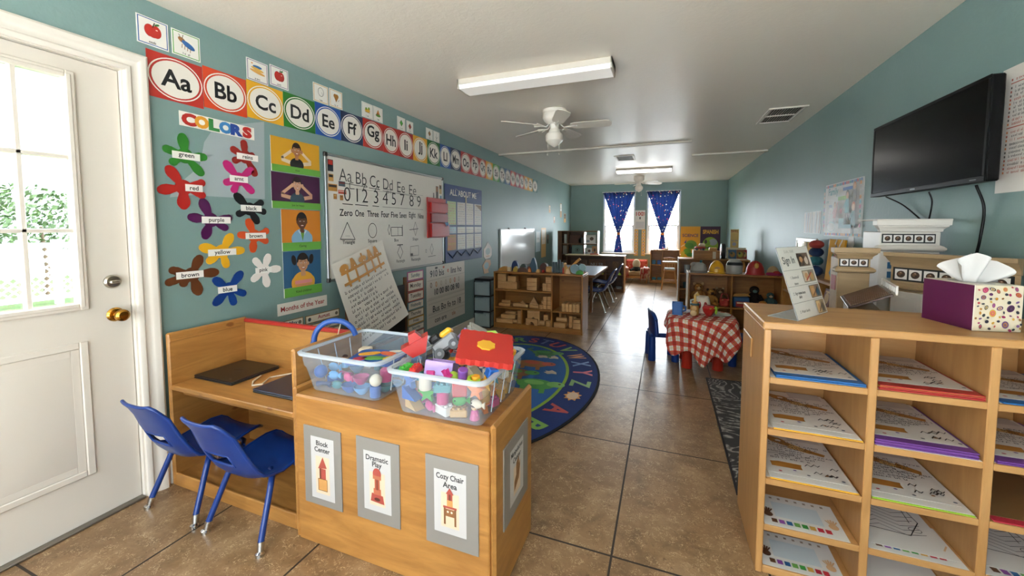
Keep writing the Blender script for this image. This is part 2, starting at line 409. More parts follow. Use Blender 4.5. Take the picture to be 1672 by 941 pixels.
for i in range(80):
    y = -1.9+i*.14
    for s in (1, -1):
        a, c = (y, y+1.0) if s > 0 else (y+1.0, y)
        y0, y1 = max(min(a, c), -1), min(max(a, c), 9)
        if y1-y0 < .1: continue
        za = .15+(y0-a)/(c-a)*1.0 if c > a else .15+(a-y0)/(a-c)*1.0
        zb = .15+(y1-a)/(c-a)*1.0 if c > a else .15+(a-y1)/(a-c)*1.0
        b.tube([(.012*s, y0, za), (.012*s, y1, zb)], .018, lm, 4)
b.obj('lattice', t)
def leafm():
    m, nt, b = nodes('hedge_leaves'); v = coord(nt); c = ramp(nt, noise(nt, v, 6, 3, .7), [(.3, '24381a'), (.7, '5c7440')]); nt.links.new(c, b.inputs['Base Color']); b.inputs['Roughness'].default_value = .7; return m
t = thing('hedge', 'leafy clipped green hedge behind the lattice fence outside the door', 'hedge', (-12.2, 0, -.13)); rd = random.Random(5); lf = leafm(); b = B()
for i in range(7000):
    y = rd.uniform(0, 9.5); x = rd.gauss(0, .3); z = rd.uniform(1.05, 2.25)+.12*math.sin(y*2.1); s = rd.uniform(.03, .07)
    e = Vector((rd.uniform(-1, 1), rd.uniform(-1, 1), rd.uniform(-1, 1))).normalized(); u = e.orthogonal().normalized()*s; w = e.cross(u)
    p = Vector((x, y, z)); b.add([p-u, p+w*.6, p+u, p-w*.6], [(0, 1, 2, 3)], lf)
b.obj('foliage', t); bk = pm('6d5a48', .9)
for i in range(8): y = .5+i*1.25; b = B(); b.tube([(0, y, 0), (.03, y+.04, .6), (-.02, y, 1.5)], [.05, .04, .025], bk, 7); b.obj('stem', t)
def siding():
    m, nt, b = nodes('house_siding'); t = N(nt, 'ShaderNodeTexCoord'); sp = N(nt, 'ShaderNodeSeparateXYZ'); nt.links.new(t.outputs['Object'], sp.inputs[0])
    f = math_(nt, 'FRACT', math_(nt, 'DIVIDE', sp.outputs[2], .2)); g = math_(nt, 'LESS_THAN', f, .1)
    nt.links.new(mix(nt, g, '838c93', '656f78'), b.inputs['Base Color']); b.inputs['Roughness'].default_value = .7; return m
t = thing('outside_house', 'white house with horizontal siding beyond the hedge outside', 'house', (-17.5, 0, -.13))
b = B(); b.box(-3, 0, 0, 0, 16, 6.5, siding()); b.obj('wall', t); b = B(); b.prism([(-3.5, 6.5), (.5, 6.5), (-1.5, 8.2)], -.4, 16.4, pm('8f8a86', .8), Matrix(((1, 0, 0, 0), (0, 0, 1, 0), (0, 1, 0, 0), (0, 0, 0, 1)))); b.obj('roof', t)
b = B(); b.box(0, .0, 0, .05, 16, 3.4, pm('9a9c9c', .6)); b.obj('garage_panel', t)
# ------------------------------------------------------------------ left wall: alphabet frieze
RED, ORG, YEL, GRN, BLU, NAV = 'b02a20', 'c8401c', 'd99f18', '2c7a2c', '1b4f9c', '14284f'
alpha = [('Aa', RED), ('Bb', ORG), ('Cc', YEL), ('Dd', '1f6a1f'), ('Ee', BLU), ('Ff', NAV), ('Gg', RED), ('Hh', RED), ('Ii', 'a8281f'), ('Jj', 'dd9f20'), ('Kk', '1f6a2a'), ('Ll', BLU), ('Mm', NAV),
         ('Oo', RED), ('Pp', 'a8281f'), ('Qq', 'b8331f'), ('Rr', 'dd9f20'), ('Ss', '3d8a2c'), ('Tt', '2a5a66'), ('Uu', '1f4f80'), ('Vv', 'c8402c'), ('Ww', '8a2c4a'), ('Xx', 'b03a4a'), ('Yy', 'd8932c'), ('Zz', 'd9a030'), ('&', '2f6a6a')]
ay = [1.239, 1.498, 1.746, 1.998, 2.259, 2.508, 2.754, 3.014, 3.237, 3.476, 3.734, 3.996, 4.232, 4.492, 4.761, 5.02, 5.241, 5.48, 5.737, 5.964, 6.207, 6.437, 6.652, 6.879, 7.121, 7.378, 7.694]
def interp(x, T):
    for (a, p), (c, q) in zip(T, T[1:]):
        if x <= c: return p+(q-p)*(x-a)/(c-a)
    return T[-1][1]
zb = [(1.2, 2.008), (1.75, 2.038), (2.75, 2.05), (3.5, 2.042), (4.5, 2.058), (7.7, 2.045)]
zt = [(1.2, 2.237), (1.75, 2.264), (2.75, 2.288), (3.5, 2.298), (4.5, 2.316), (7.7, 2.28)]
cname = {RED: 'red', ORG: 'orange red', YEL: 'yellow', BLU: 'blue', NAV: 'navy'}
for i, (t, c) in enumerate(alpha):
    y0, y1 = ay[i], ay[i+1]; w = y1-y0-.003; ym = (y0+y1)/2; z0, z1 = interp(ym, zb), interp(ym, zt); h = z1-z0
    a = Art(); a.sheet(w, h, c); rx, ry = w*.5, h*.47
    a.ring(w/2, h/2, rx*.985, ry*.985, .006, 'f1ece2'); a.oval(w/2, h/2, rx*.86, ry*.86, 'ece6dc', 36)
    a.text(t, w/2, h/2+(.012 if t in ('Gg', 'Jj', 'Pp', 'Qq', 'Yy') else 0), h*.40, '17181a', w*.62, .022)
    put(a, 'alphabet_card', onL(y0, z0), f'alphabet card with the letters {t} in a white oval, in the frieze' if t != '&' else 'last card of the alphabet frieze, nearest the back wall', 'alphabet card', 'alphabet frieze cards')
# picture cards over the frieze
pc = [(1.206, 2.264, .134, .136, '2a5a9c', 'apple', 'red apple picture card with a blue border, above the Aa card'), (1.354, 2.266, .136, .130, '4f9a3a', 'caterpillar', 'picture card with a blue and brown insect and green border'),
      (1.751, 2.271, .141, .131, '7a6a90', 'books', 'picture card of a stacked heap of yellow and blue shapes, above Cc'), (1.907, 2.287, .135, .130, '7a5a8a', 'apple2', 'red apple picture card with a purple border, above Cc and Dd'),
      (2.247, 2.285, .139, .133, 'd0a24a', 'balloon', 'white picture card with a thin round outline and tan border'), (2.398, 2.288, .13, .134, 'd0a24a', 'cone', 'picture card with a brown heart shape and tan border'),
      (2.746, 2.298, .136, .126, 'd8d2c6', 'duck', 'picture card with a small yellow and green bird, above Gg'), (2.889, 2.300, .122, .126, 'd8d2c6', 'bird', 'picture card with an orange and green heap, above Gg'),
      (3.223, 2.301, .125, .122, 'd8d2c6', 'gem', 'picture card with a green diamond, above Ii'), (3.369, 2.306, .112, .112, 'd8d2c6', 'ruby', 'picture card with a red brown diamond, above Ii'),
      (3.714, 2.310, .132, .117, 'd8d2c6', 'kite', 'picture card with a brown diamond kite, above Kk'), (3.859, 2.312, .128, .115, 'd8d2c6', 'leaf', 'picture card with a grey arrow outline, above Kk and Ll')]
for y, z, w, h, bc, k, lab in pc:
    a = Art(); a.sheet(w, h, 'f0ece6'); a.rect(.005, .005, w-.005, h-.005, bc); a.rect(.009, .009, w-.009, h-.009, 'efebe4'); x, q = w/2, h*.55
    if k in ('apple', 'apple2'):
        a.oval(x-.014, q, .022, .030, 'b0261c'); a.oval(x+.014, q, .022, .030, 'b0261c'); a.oval(x, q-.006, .026, .026, 'b0261c'); a.line([(x, q+.02), (x+.008, q+.042)], .005, '3d2a18'); a.oval(x+.018, q+.036, .012, .005, '2f6a2a', rot=.5); a.oval(x+.016, q+.010, .005, .003, 'f0d8d0')
    elif k == 'caterpillar':
        a.oval(x-.02, q+.014, .020, .012, '8a5a2c', rot=-.5); a.oval(x+.010, q-.004, .034, .014, '2a5f9c', rot=-.45); a.line([(x-.028, q+.024), (x-.034, q+.04)], .003, '3a2a18'); a.line([(x-.018, q+.026), (x-.014, q+.042)], .003, '3a2a18')
        for i in range(4): a.line([(x-.02+i*.013, q-.006-i*.004), (x-.022+i*.013, q-.026-i*.004)], .003, '8a5a2c')
    elif k == 'books':
        a.oval(x, q+.02, .03, .009, '2f6a9c'); a.oval(x, q+.005, .042, .009, 'd9a84a', rot=-.15); a.oval(x, q-.012, .05, .009, 'd9a050', rot=-.15); a.oval(x-.035, q+.035, .006, .004, 'd98a2a')
    elif k == 'balloon': a.ring(x, q+.005, .027, .032, .003, '4a4a48'); a.line([(x+.008, q+.005), (x+.016, q-.012)], .002, '4a4a48')
    elif k == 'cone': a.oval(x-.009, q+.015, .016, .016, 'a8702c'); a.oval(x+.009, q+.015, .016, .016, 'a8702c'); a.poly([(x-.025, q+.012), (x+.025, q+.012), (x, q-.032)], 'a8702c'); a.line([(x+.02, q-.02), (x+.032, q-.008)], .003, '3a3a38')
    elif k == 'duck': a.oval(x, q-.006, .032, .016, 'd9a42a'); a.oval(x+.018, q+.014, .012, .012, '7a9a2a'); a.oval(x-.016, q+.006, .012, .012, '6a8a2c'); a.line([(x-.03, q-.02), (x+.03, q-.022)], .004, '8a5a2a')
    elif k == 'bird': a.poly([(x-.032, q-.022), (x, q+.036), (x+.032, q-.022)], 'c8862a'); a.oval(x, q-.016, .032, .012, '5a8a2c'); a.oval(x-.01, q-.004, .008, .008, '8a3a1c'); a.oval(x+.012, q, .006, .006, 'b0481c')
    elif k in ('gem', 'ruby', 'kite'):
        cc = {'gem': '4fa83c', 'ruby': '9c3a24', 'kite': '9a6a34'}[k]; a.poly([(x-.026, q), (x, q+.032), (x+.026, q), (x, q-.032)], '3a3a30'); a.poly([(x-.022, q), (x, q+.027), (x+.022, q), (x, q-.027)], cc)
        if k == 'kite': a.line([(x, q-.03), (x+.008, q-.044)], .002, '3a3a38')
    else: a.line([(x, q+.034), (x, q-.03)], .004, '6a665c'); a.line([(x-.02, q-.008), (x, q-.034), (x+.02, q-.008)], .004, '6a665c')
    a.scribble(x-.018, x+.018, .014, .010, '2a2a2a', .002, hash(k) % 7)
    put(a, 'picture_card', onL(y, z), lab, 'picture card', 'picture cards above the alphabet frieze')
# COLORS board: sheet, sign, splats
def film():
    m, nt, b = nodes('clear_film'); b.inputs['Base Color'].default_value = lin('cfd4d8'); b.inputs['Roughness'].default_value = .15
    t = N(nt, 'ShaderNodeBsdfTransparent'); mx = N(nt, 'ShaderNodeMixShader'); mx.inputs[0].default_value = .45
    nt.links.new(t.outputs[0], mx.inputs[1]); nt.links.new(b.outputs[0], mx.inputs[2]); nt.links.new(mx.outputs[0], nt.nodes['Material Output'].inputs['Surface']); return m
a = Art(); P = [(.10, .0), (.40, .005), (.415, .50), (.11, .40), (.05, .30), (.02, .16), (-.12, .02), (-.13, -.02), (-.02, 0)]; a.prism(P[::-1] if 0 else P, 0, .0005, pm('9fabae', .22)); a.z = .0003; a.step = .00003
for i in range(10): a.line([(.12, .05+i*.035), (.40, .055+i*.036)], .0015, '9aa5a8')
put(a, 'plastic_sheet', onL(1.44, 1.535), 'glossy grey plastic sheet taped to the wall behind the colour splats', 'sheet')
a = Art(.0035); a.sheet(.412, .076, 'efe9e0', .0035)
for i, (ch, c) in enumerate(zip('COLORS', ('a8231c', 'd9962a', '2c7a3a', '3a7ab0', '1f3f8a', 'b0251f'))): a.text(ch, .046+.064*i, .038, .058, c, .074, .07, squash=1.35)
M = plane((XL-.0001, 1.371, 1.902), (0, 1, 0), (0, 0, 1)); put(a, 'colors_sign', M, 'white strip sign spelling COLORS in multicoloured letters', 'sign')
def splat(y, z, c, word, lobes, lab, pl=(0, 0), s=1, tc='f0ece4'):
    a = Art(); cr = .040*s; P = []; n = 90; L = [(R(q[0]), q[1]*s, q[2]) for q in lobes]
    for i in range(n):
        t = 2*PI*i/n; r = cr
        for q, ln, wd in L:
            d = abs((t-q+PI) % (2*PI)-PI); r = max(r, cr*.75+(ln-cr*.75)*max(0, 1-(d/wd)**2)**.5 if d < wd else 0)
        P.append((r*math.cos(t), r*math.sin(t)))
    a.prism(P, 0, .004, pm(c, .35))
    for q, ln, wd in L: a.prism([((ln*.86)*math.cos(q)+.021*s*math.cos(k*PI/8), (ln*.86)*math.sin(q)+.021*s*math.sin(k*PI/8)) for k in range(16)], .0005, .0041, pm(c, .35))
    o = put(a, 'colour_splat', onL(y, z), lab, 'colour splat', 'paint splat colour words'); a = Art(.0045); w = .024*len(word)+.014; a.box(-w/2, -.019, .0042, w/2, .019, .0052, pm('f2eee8', .5)); a.z = .0052; a.text(word, 0, 0 if word not in ('purple', 'green', 'yellow') else -.002, .024, '1c1c1c', w*.9, .016)
    ch = a.obj('word_label', o); ch.location = (pl[0], pl[1], 0); return o
S5 = lambda off, ls: [(off+72*i+(i*7 % 5)*3, ls[i], .42) for i in range(5)]
splat(1.39, 1.742, '2c7426', 'green', [(95, .115, .42), (165, .10, .38), (215, .08, .35), (312, .125, .36), (5, .105, .4)], 'green paint splat labelled green, top left of the splats', (.005, .0))
splat(1.375, 1.573, 'a3211c', 'red', [(125, .125, .42), (192, .12, .42), (268, .115, .5), (20, .11, .3), (338, .11, .3)], 'dark red paint splat labelled red, under the green one', (.05, .0))
splat(1.505, 1.40, '4b1648', 'purple', [(110, .125, .42), (172, .115, .42), (250, .11, .45), (8, .115, .34), (330, .1, .36)], 'dark purple paint splat labelled purple', (.03, .0))
splat(1.722, 1.79, '8a221c', 'reins', [(95, .095, .4), (155, .09, .4), (205, .08, .4), (300, .125, .36), (20, .05, .4)], 'brick red paint splat at the top right of the colour board', (.012, .0), tc='8a221c')
splat(1.675, 1.65, 'b3256b', 'arnt', [(130, .125, .4), (200, .09, .42), (245, .085, .4), (320, .115, .36), (40, .115, .36)], 'magenta pink paint splat on the grey plastic sheet', (.0, .0))
splat(1.735, 1.472, '17181a', 'black', [(135, .125, .4), (205, .085, .42), (300, .1, .45), (352, .105, .3), (30, .1, .34)], 'black paint splat labelled black', (.01, .005))
splat(1.758, 1.305, 'c0491f', 'brown', [(110, .11, .42), (175, .1, .42), (262, .1, .45), (335, .095, .36), (20, .1, .3)], 'orange paint splat, below the black one', (.01, .0))
splat(1.56, 1.218, 'd7a021', 'yellow', [(60, .115, .44), (165, .125, .42), (215, .1, .42), (283, .095, .42), (0, .13, .36)], 'yellow paint splat labelled yellow', (.0, -.005))
splat(1.395, 1.10, '5a3016', 'brown', [(65, .11, .44), (160, .11, .36), (195, .13, .3), (225, .07, .4), (285, .12, .44), (0, .14, .36)], 'chocolate brown paint splat labelled brown, lowest on the left', (-.01, .0))
splat(1.59, .992, '12397f', 'blue', [(50, .125, .4), (140, .11, .42), (222, .12, .4), (285, .1, .4), (335, .105, .36)], 'dark blue paint splat labelled blue, lowest of the splats', (-.01, .0))
splat(1.815, 1.082, 'ece4de', 'pink', [(70, .105, .44), (130, .1, .4), (215, .1, .42), (280, .11, .44), (0, .115, .4)], 'white paint splat labelled pink, beside the blue one', (-.005, .0))
# four photograph posters of children (flat prints)
def kid(a, x, y, s, skin, hair, top, pose, bg):
    E = lambda dx, dy, rx, ry, c, rot=0: a.oval(x+dx*s, y+dy*s, rx*s, ry*s, c, 26, rot)
    Lm = lambda P, w, c: a.line([(x+p[0]*s, y+p[1]*s) for p in P], w*s, c)
    if pose == 'pig': E(-.34, .40, .09, .17, hair, .2); E(.34, .40, .09, .17, hair, -.2)
    E(0, .34, .235, .29, hair)
    if pose in ('up', 'hold'): E(0, -.36, .36, .30, top)
    else: E(0, -.33, .42, .34, top); E(-.28, -.42, .17, .26, top, .3); E(.28, -.42, .17, .26, top, -.3)
    Lm([(0, .1), (0, -.1)], .17, skin); E(0, -.08, .10, .07, skin)
    E(0, .26, .195, .255, skin); E(0, .47, .20, .09, hair)
    E(-.21, .26, .03, .06, skin); E(.21, .26, .03, .06, skin)
    for q in (-1, 1): E(q*.082, .29, .035, .018, 'f0e8e0'); E(q*.082, .29, .017, .018, '1c1410'); Lm([(q*.13, .345), (q*.045, .352)], .018, hair)
    E(0, .21, .026, .02, tuple_d(skin)); E(0, .125, .075, .03, '8a2c2a'); E(0, .132, .06, .014, 'f4efe8')
def tuple_d(h): return ''.join('%02x' % int(int(h[i:i+2], 16)*.8) for i in (0, 2, 4))
def kidposter(y, z, w, h, bg, args, cap, lab):
    a = Art(); a.sheet(w, h, 'f0ece4'); g = h*.2; a.rect(0, g, w, h, bg); skin, hair, top, pose = args; s = (h-g)*.84
    x, q = w*.5, h-.012-.64*s
    if pose in ('up', 'hold'):
        sl = 'd8c2a8' if pose == 'up' else skin
        for e in (-1, 1): a.line([(x+e*.30*s, q-.30*s), (x+e*.72*s, q-.22*s)], .16*s, sl); a.line([(x+e*.72*s, q-.22*s), (x+e*.72*s, q-.12*s), (x+e*.27*s, q+.22*s)], .13*s, sl if pose == 'up' else skin)
    kid(a, x, q, s, skin, hair, top, pose, bg)
    if pose in ('up', 'hold'):
        for e in (-1, 1): a.oval(x+e*.25*s, q+.24*s, .06*s, .09*s, skin)
    if pose == 'collar': a.line([(x-.16*s, q-.06*s), (x, q-.26*s), (x+.16*s, q-.06*s)], .06*s, 'b8d0e0'); a.poly([(x-.08*s, q-.14*s), (x+.08*s, q-.14*s), (x, q-.45*s)], '6a9a3a')
    if pose == 'pig': a.rect(x-.34*s, q-.40*s, x+.34*s, q-.28*s, 'd88a8c'); a.rect(x-.3*s, q-.47*s, x+.3*s, q-.42*s, 'c88a6a')
    a.rect(0, 0, w, g, '5f9a3c'); a.text(cap, w/2, g*.5, g*.28, '23301c', w*.5, .01)
    put(a, 'poster', onL(y, z), lab, 'poster', 'portrait posters of children')
kidposter(1.892, 1.731, .392, .230, 'c9941f', ('a8724a', '2a1a14', '1c1c1e', 'up'), 'Kind', 'poster of a smiling child on a yellow ground, arms raised')
kidposter(1.887, 1.486, .393, .240, '3d1338', ('c79a7c', '241814', '2f4450', 'hold'), 'Just be happy', 'poster of a smiling child on a dark purple ground, hands at ears')
kidposter(1.951, 1.196, .324, .284, 'c2761d', ('5f3a24', '1a1210', '7fa8c4', 'collar'), 'Caring', 'poster of a boy in a pale blue shirt on an orange ground')
kidposter(1.953, .874, .316, .318, '2a5578', ('b98a66', '241810', 'd39a36', 'pig'), 'Kind children', 'poster of a girl with pigtails on a blue ground')
# whiteboard with writing
WW, WH = 1.71, .985; t = thing('whiteboard', 'large whiteboard with handwritten letters, numbers and shapes', 'whiteboard', mat=plane((XL, 2.32, .938), (0, 1, 0), (0, 0, 1)))
ALU = pm('b9bcbd', .3, .9); INK = pm('2a2a2c', .5)
b = B(); b.box(.015, .015, .002, WW-.015, WH-.015, .012, pm('dcd7cf', .3)); b.obj('panel', t)
b = B()
for q in ((0, 0, WW, .02), (0, WH-.02, WW, WH), (0, .02, .022, WH-.02), (WW-.02, .02, WW, WH-.02)): b.box(q[0], q[1], .0005, q[2], q[3], .018, ALU, .003)
b.obj('frame', t)
for x, y in ((.012, .012), (.012, WH-.012), (WW-.012, WH-.012), (WW-.012, .012)): b = B(); b.box(x-.018, y-.018, .0005, x+.018, y+.018, .021, pm('2a2624', .4), .006); b.obj('corner_cap', t)
a = Art(.0122, .0001)
def wu(px): return px
for s_, y_, z_, wd in (('Aa', .21, .838, .135), ('Bb', .388, .83, .125), ('Cc', .555, .824, .125), ('Dd', .735, .816, .135), ('Ee', .93, .806, .12), ('Ee', 1.12, .797, .12)): a.text(s_, y_, z_, .105, INK, wd, -.008)
a.line([(.14, .775), (.45, .765)], .005, INK); a.line([(.48, .762), (.62, .758)], .005, INK); a.line([(.66, .752), (1.2, .735)], .004, '6a6866'); a.line([(.25, .735), (1.30, .755)], .003, '9a9896')
for s_, y_ in zip('012345789', (.223, .335, .427, .566, .691, .814, .945, 1.096, 1.225)): a.text(s_, y_, .688, .12, INK, .095, -.01)
for p, q in ((.17, .28), (.31, .46), (.52, .60)): a.line([(p, .608), (q, .606)], .006, INK)
a.line([(.65, .606), (1.3, .606)], .003, '7a7876')
for s_, y_, wd in (('Zero', .205, .14), ('One', .357, .105), ('Three', .522, .145), ('Four', .686, .11), ('Five', .819, .10), ('Seven', .951, .11), ('Eight', 1.103, .11), ('Nine', 1.254, .10)): a.text(s_, y_, .538, .055, INK, wd, .012)
a.line([(.29, .785), (.25, .78), (.25, .735), (.30, .737)], .006, INK); a.line([(.40, .735), (.43, .785), (.39, .775)], .006, INK); a.line([(.43, .785), (.455, .765)], .006, INK); a.line([(.55, .74), (.58, .785), (.605, .755)], .006, INK)
a.line([(.70, .79), (.70, .77), (.77, .768), (.765, .735)], .004, INK); a.ring(.725, .745, .02, .011, .004, INK)
a.line([(.135, .325), (.213, .46), (.295, .32)], .006, INK, True); a.line([(.19, .35), (.24, .35)], .003, '8a8886'); a.ring(.509, .392, .055, .065, .005, INK)
a.line([(.765, .34), (.765, .42), (.93, .42), (.93, .34)], .005, INK, True); a.line([(.865, .34), (.865, .42)], .004, INK); a.line([(.935, .335), (.935, .44)], .006, INK); a.line([(.735, .445), (.715, .395), (.735, .35), (.755, .395)], .004, INK, True)
a.line([(1.152, .335), (1.118, .405), (1.152, .475), (1.185, .405)], .004, INK, True); a.line([(1.05, .395), (1.20, .405)], .006, INK)
for s_, y_, z_, wd in (('Triangle', .224, .295, .14), ('Square', .506, .298, .12), ('Box', .84, .298, .07), ('Shape', 1.149, .296, .13), ('Rectangle', .90, .09, .13), ('Rectangle', 1.155, .087, .16)): a.text(s_, y_, z_, .03, INK, wd, .004)
a.line([(.893, .115), (.85, .178), (.893, .245), (.935, .178)], .005, INK, True); a.line([(1.06, .13), (1.06, .225), (1.20, .23), (1.20, .13)], .004, '6a6866', True); a.line([(.85, .25), (.935, .25)], .008, INK); a.line([(1.455, .12), (1.42, .178), (1.455, .24), (1.485, .178)], .004, INK, True); a.line([(1.38, .10), (1.53, .104)], .005, INK); a.ring(1.34, .165, .014, .018, .004, INK); a.rect(1.06, .13, 1.10, .155, '3a3634')
a.obj('handwriting', t)
def stuck(x0, y0, x1, y1, c, c2):
    a = Art(.0122, .0003); a.rect(x0, y0, x1, y1, c); a.rect(x0+.006, y0+(y1-y0)*.55, x1-.006, y1-.006, c2); a.obj('stuck_picture', t)
for q in ((.030, .85, .085, .94, '2a3440', 'b0281c'), (.035, .775, .085, .83, 'b98a44', '2a2422'), (.03, .70, .12, .755, 'c08a3c', '3a2c24'), (.135, .745, .205, .785, '4a5a64', 'a83a24'), (.13, .685, .215, .715, 'b04a34', 'd8b8a8'), (.08, .64, .115, .68, 'a87434', 'c89a5a'), (.145, .635, .18, .675, 'a87434', '8a5a2c'), (1.50, .74, 1.525, .80, '5a5450', '8a8480'), (1.56, .74, 1.61, .88, '3a2c28', '8a5a34'), (1.63, .80, 1.68, .9, 'b89a6a', '3a302c'), (1.64, .72, 1.68, .78, '6a98b8', '4a7898')): stuck(*q)
# red pocket folder at the whiteboard's edge
t = thing('hanging_file_pocket', 'red plastic file pocket hanging at the right edge of the whiteboard', 'file pocket', mat=plane((XL+.021, 3.675, 1.222), (0, 1, 0), (0, 0, 1)))
rm, rm2 = pm('a01c18', .35), pm('7c1512', .4); b = B(); b.box(0, .02, .0, .385, .46, .012, rm, .004); b.obj('back_plate', t)
for k, (z0, z1) in enumerate(((.30, .41), (.19, .29), (.03, .18))): b = B(); b.box(.05, z0, .012, .40+.03*(k == 2), z1, .032, rm if k != 1 else rm2, .004); b.obj('pocket', t)
b = B(); b.tube([(.33, .19, .036), (.35, .15, .04), (.38, .19, .036), (.40, .15, .036)], .007, pm('5a86a8', .4), 7); b.obj('key_tag', t)
# ALL ABOUT ME pocket chart
cw, ch_ = 1.0, .935; t = thing('pocket_chart', 'blue hanging pocket chart headed ALL ABOUT ME', 'pocket chart', mat=plane((XL, 4.082, .934), (0, 1, 0), (0, 0, 1)))
bl = pm('1a3a72', .55); b = B(); b.box(0, 0, .001, cw, ch_, .008, bl, .002); b.obj('backing', t)
a = Art(.0082); a.text('ALL ABOUT ME', .47, .845, .075, 'efebe2', .80, .012); a.obj('heading', t)
b = B()
for z in (.44, .335, .135): b.box(.03, z, .008, cw-.02, z+.012, .012, pm('16315f', .5))
b.obj('pocket_strip', t)
b = B(); b.tube([(.25, ch_-.04, .01), (.5, ch_-.11, .012), (.53, ch_-.11, .012), (.9, ch_-.04, .01)], .002, pm('c8c0b0', .6), 5); b.tube([(.515, ch_-.12, .013), (.515, ch_-.2, .013)], .008, pm('c8b89a', .6), 6); b.obj('hanging_loop', t)
b = B()
for i in range(4): b.tube([(.06+.23*i, .125, .01), (.17+.23*i, .05+.02*(i % 2), .014), (.28+.23*i, .125, .01)], .006, pm('142b54', .5), 6)
b.obj('drooping_pocket', t)
k = 0
for x in (.05, .29, .525, .765):
    for z0, z1 in ((.455, .735), (.35, .43), (.145, .335)):
        k += 1; a = Art(.0085); w_ = .21; c = 'dcd8d0' if x > .2 else ('c8d8a0' if z0 > .4 else ('b8d0d8' if z0 > .34 else 'c08a4a')); a.sheet(w_, z1-z0, c, .001); rd = random.Random(k)
        for i in range(int((z1-z0)/.03)):
            cc = rd.choice(('8a8680', 'a09a90', 'b08a6a', '7a8a98')) if x > .2 else rd.choice(('c85a8a', 'd0602a', '6a9a3a', 'c8b04a'))
            a.scribble(.015, w_-.015, .012+i*.03, .013, cc, .003, rd.randint(0, 99), .022)
        if x > .7 and z0 > .4: a.poly([(.02, z1-z0-.01), (w_, z1-z0-.01), (w_, z1-z0-.09)], '7a5a30')
        o = a.obj('paper'); o.matrix_world = plane((XL, 4.082, .934), (0, 1, 0), (0, 0, 1)) @ Matrix.Translation((x, z0, .0082))
        col = ('first', 'second', 'third', 'fourth')[(.05, .29, .525, .765).index(x)]; row = {.455: 'tall top', .35: 'small middle', .145: 'bottom'}[z0]
        tag(o, f'{row} paper in the {col} column of the blue pocket chart', 'paper', 'papers in the pocket chart')
# number chart
w_, h_ = .88, .69; a = Art(); a.sheet(w_, h_, 'd6d0c6'); IK = '23282c'
a.text('910 bis', .22, .60, .075, IK, .36, .014); a.text('e', .46, .605, .06, 'c0502c', None, .014); a.text('lins ho', .66, .60, .075, IK, .36, .014); a.oval(.36, .655, .02, .012, 'c0502c'); a.oval(.20, .66, .03, .012, '3a3430')
for i, c in enumerate(('6a5a48', 'c07a34', 'b8b0a0', 'b8b0a0', 'b8904a', 'c0502c', 'a8a090')): a.oval(.09+.105*i, .475, .018, .03, c); a.oval(.09+.105*i, .475, .009, .02, 'd6d0c6')
a.text('10 00 80 08 90', .44, .39, .07, IK, .76, .014); a.text('Bus Bo fo to 18', .44, .20, .075, IK, .78, .014); a.text('con ere', .28, .06, .06, IK, .42, .012); a.text('tile', .58, .07, .05, 'b06a34', .16, .01)
for z in (.53, .31, .145): a.line([(.01, z), (w_-.01, z+.006)], .004, 'a8a29a')
for z in (.33, .27, .16, .12): a.rect(.02, z-.012, w_-.02, z+.006, 'cac4ba')
put(a, 'hanging_number_chart', onL(3.685, .238), 'white paper chart of large black numerals and letters under the blue pocket chart', 'chart')
# weekday strips
wk = [('Sunday', 'b84a8a', .905, .094), ('Monday', 'b0342c', .805, .105), ('Tuesday', 'b0402c', .695, .10), ('Wednesday', '5a8a98', .595, .09), ('Thursday', '8a7a5a', .503, .085), ('Friday', 'c8902c', .42, .07), ('Saturday', '8a8a7a', .345, .07), ('Today', 'b0342c', .272, .07)]
for s_, c, ztop, hh in wk:
    a = Art(); a.sheet(.285, hh, c); a.rect(.012, .010, .273, hh-.010, 'e6ddd0'); a.text(s_, .142, hh/2, hh*.42, '2f5a66' if s_[0] in 'SW' else '3a302c', .19, .012)
    put(a, 'word_strip', onL(3.342, ztop-hh), f'word strip reading {s_} in the column beside the number chart', 'word strip', 'word strips in a column')
# months header and month strips
a = Art(); a.sheet(.418, .082, 'e9e2d8'); a.text('Months of the Year', .209, .041, .034, 'a82420', .37, .014); put(a, 'months_sign', onL(1.900, .759), 'white strip reading Months of the Year in red', 'sign')
for y, z, w_, h_, s_, c in ((1.93, .655, .17, .062, 'May', '26305a'), (2.118, .652, .32, .062, 'August', '9c2440'), (2.13, .583, .305, .06, 'October', '8a5a34'), (1.93, .585, .17, .062, 'June', '4a3a6a'), (2.14, .515, .295, .06, 'December', '6a4a3a')):
    a = Art(); a.sheet(w_, h_, '8a6a3c'); a.rect(.006, .006, w_-.006, h_-.006, 'e4dac8'); a.text(s_, w_*.52, h_/2, h_*.46, c, w_*.5, .02); a.oval(.035, h_/2, .014, .014, '4a4a4a'); a.oval(w_-.03, h_/2, .014, .013, '7a6a5a')
    put(a, 'month_strip', onL(y, z), f'month strip reading {s_} on the wall behind the desk', 'month strip', 'month word strips')
# dark stand with the crooked sheet of chart paper
t = thing('easel', 'dark easel board leaning behind the crooked chart paper', 'easel', (XL+.035, 0, 0))
bk = pm('161516', .5); wd = walnut('z')
b = B(); b.box(.0, 2.50, .34, .02, 3.26, .80, bk, .004); b.obj('board', t)
for y in (2.46, 3.22): b = B(); b.box(.0, y, 0.001, .022, y+.04, .86 if y < 3 else .87, wd, .004); b.obj('leg', t)
b = B(); b.box(.0, 2.46, .30, .05, 3.26, .33, wd, .004); b.obj('ledge', t)
